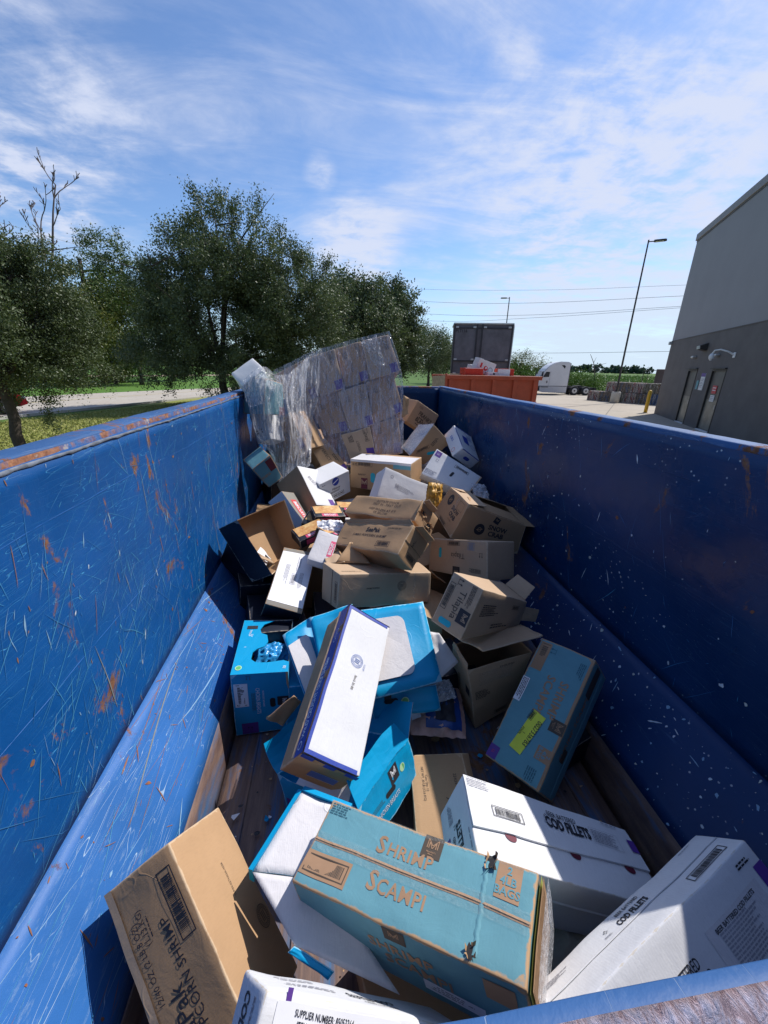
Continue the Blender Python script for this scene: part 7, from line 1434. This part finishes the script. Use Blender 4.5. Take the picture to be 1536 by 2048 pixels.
# bare trees
def bare(base,h,label,seed,lean=0):
    t=empty('bare_tree',base,label,'tree'); g=random.Random(seed); b=MB()
    def br(p,d,L,r,dep):
        n=5; P=[p]; dd=d.copy()
        for i in range(n): dd=(dd+Vector((g.gauss(0,.13),g.gauss(0,.13),g.uniform(0,.06)))).normalized(); P.append(P[-1]+dd*L/n)
        b.tube(P,[max(.035,r*(1-.5*i/n)) for i in range(n+1)],5)
        if dep>0:
            for _ in range(g.choice((3,4,4))):
                k=g.randint(2,n); nd=(dd+Vector((g.gauss(0,.55),g.gauss(0,.35),g.uniform(.0,.5)))).normalized(); br(P[k],nd,L*g.uniform(.30,.5),r*.5,dep-1)
    br(Vector((0,0,0)),Vector((lean,0,1)).normalized(),h*.62,.26,4); b.build('branches',m_bare,t)
q=(-33.968,56.588,-1.156); bare((q[0],q[1],GZ),24,'leafless tree with broken limbs above the leftmost oak',3)
q=(-37.546,54.280,-1.208); bare((q[0],q[1],GZ),24.5,'leafless tree at the left edge with fine spreading twigs',5,-.05)
# bushes and field edge on the right
for i,(p,r,n_,lab) in enumerate([((30.186,47.168,-1.403),(2.4,1.5,.9),50,'leafy weed bush behind the truck wheels'),((28.020,46.161,-1.737),(2.0,1.5,.6),40,'low weed bush right behind the truck cab'),((30.181,44.778,-1.751),(2.0,1.4,.5),36,'low weed bush left of the lamp post'),((25.037,52.318,0.178),(2.6,1.4,1.6),50,'thin pale green bush between the grey container and the truck'),((23.456,50.851,-0.685),(2.2,1.4,1.0),36,'low bush beside the grey container')]):
    t=empty('bush',(p[0],p[1],GZ),lab,'bush'); leaf_cloud('foliage',t,[((0,0,p[2]-GZ),r)],n_,130,.16,m_crop if i!=3 else m_yel2,60+i,spread=.5,shoot=.5,up=.8,hollow=.1)
    limbs(t,None,[(.5,0,p[2]-GZ),(-.6,.1,p[2]-GZ)],.05,m_bark,(0,0,.5),i,'stem')
t=empty('bare_sapling',((30.776,45.583,-1.443)[0],(30.776,45.583,-1.443)[1],GZ),'bare forked sapling sticking out of the weeds behind the truck','tree'); b=MB(); b.tube([(0,0,0),(-.3,0,2.2),(-.7,0,3.4),(-1.3,0,4.3)],[.07,.06,.04,.02],6); b.tube([(-.4,0,2.5),(.2,0,3.2),(.9,0,3.4)],[.05,.03,.015],5); b.tube([(-.7,0,3.4),(-.5,0,4.0)],[.03,.01],4); b.build('branches',m_bare,t)
# crop field: low leafy rows, too many to count
g_=np.random.default_rng(5)
ell=[]
for k in range(260):
    y=56+ (g_.random()**1.5)*150; x=.28*y+g_.random()*(y*1.0)+6; ell.append(((x,y,GZ+.45),(3.0+.03*y,2.2,.16)))
leaf_cloud('field_crop',None,ell,2600,34,.32,m_crop,77,spread=.8,shoot=.25,up=1.0,hollow=.0,kind='stuff')
ell=[((-1500+k*30+g_.random()*20,900+g_.random()*120,GZ+4+g_.random()*4),(26,10,6+g_.random()*6)) for k in range(110)]
leaf_cloud('far_treeline',None,ell,2600,24,5.0,m_far,78,spread=5,shoot=2,up=.6,hollow=.0,kind='stuff',aspect=.8)
# short grass standing in the lawn
def grass(name,poly,n,hmin,hmax,mat,seed,wdt=.012):
    g=np.random.default_rng(seed); P=np.array(poly); x0,y0=P.min(0);x1,y1=P.max(0); X=[];
    pts=np.column_stack([g.uniform(x0,x1,n*3),g.uniform(y0,y1,n*3)])
    ins=np.zeros(len(pts),bool); j=len(P)-1
    for i in range(len(P)):
        c=((P[i,1]>pts[:,1])!=(P[j,1]>pts[:,1]))&(pts[:,0]<(P[j,0]-P[i,0])*(pts[:,1]-P[i,1])/(P[j,1]-P[i,1]+1e-9)+P[i,0]); ins^=c; j=i
    pts=pts[ins][:n]; m_=len(pts); h=g.uniform(hmin,hmax,m_); a=g.uniform(0,6.28,m_); w_=wdt*(1+pts[:,1]/12)
    V=np.zeros((m_,3,3)); V[:,0,:2]=pts-np.column_stack([np.cos(a),np.sin(a)])*w_[:,None]; V[:,1,:2]=pts+np.column_stack([np.cos(a),np.sin(a)])*w_[:,None]; V[:,2,:2]=pts+g.normal(size=(m_,2))*h[:,None]*.5; V[:,2,2]=h; V[:,:,2]+=GZ-.02
    me=bpy.data.meshes.new(name); me.vertices.add(3*m_); me.vertices.foreach_set('co',V.reshape(-1)); me.loops.add(3*m_); me.loops.foreach_set('vertex_index',np.arange(3*m_,dtype=np.int32)); me.polygons.add(m_); me.polygons.foreach_set('loop_start',np.arange(0,3*m_,3,dtype=np.int32)); me.polygons.foreach_set('loop_total',np.full(m_,3,dtype=np.int32))
    at=me.attributes.new('tone','FLOAT','POINT'); at.data.foreach_set('value',np.repeat(g.random(m_).astype(np.float32),3)); me.materials.append(mat); me.update(calc_edges=True); o=bpy.data.objects.new(name,me); COL.objects.link(o); o['kind']='stuff'; return o
m_gr=leafmat('dry_grass_blades',(.22,.25,.06),(.32,.33,.10),(.42,.38,.18),.8)
grass('lawn_grass',[(-13.0,6),(-1.7,3),(-1.7,6.6),(2.5,38),(-6.5,36),(-13.4,19)],90000,.03,.075,m_gr,3)
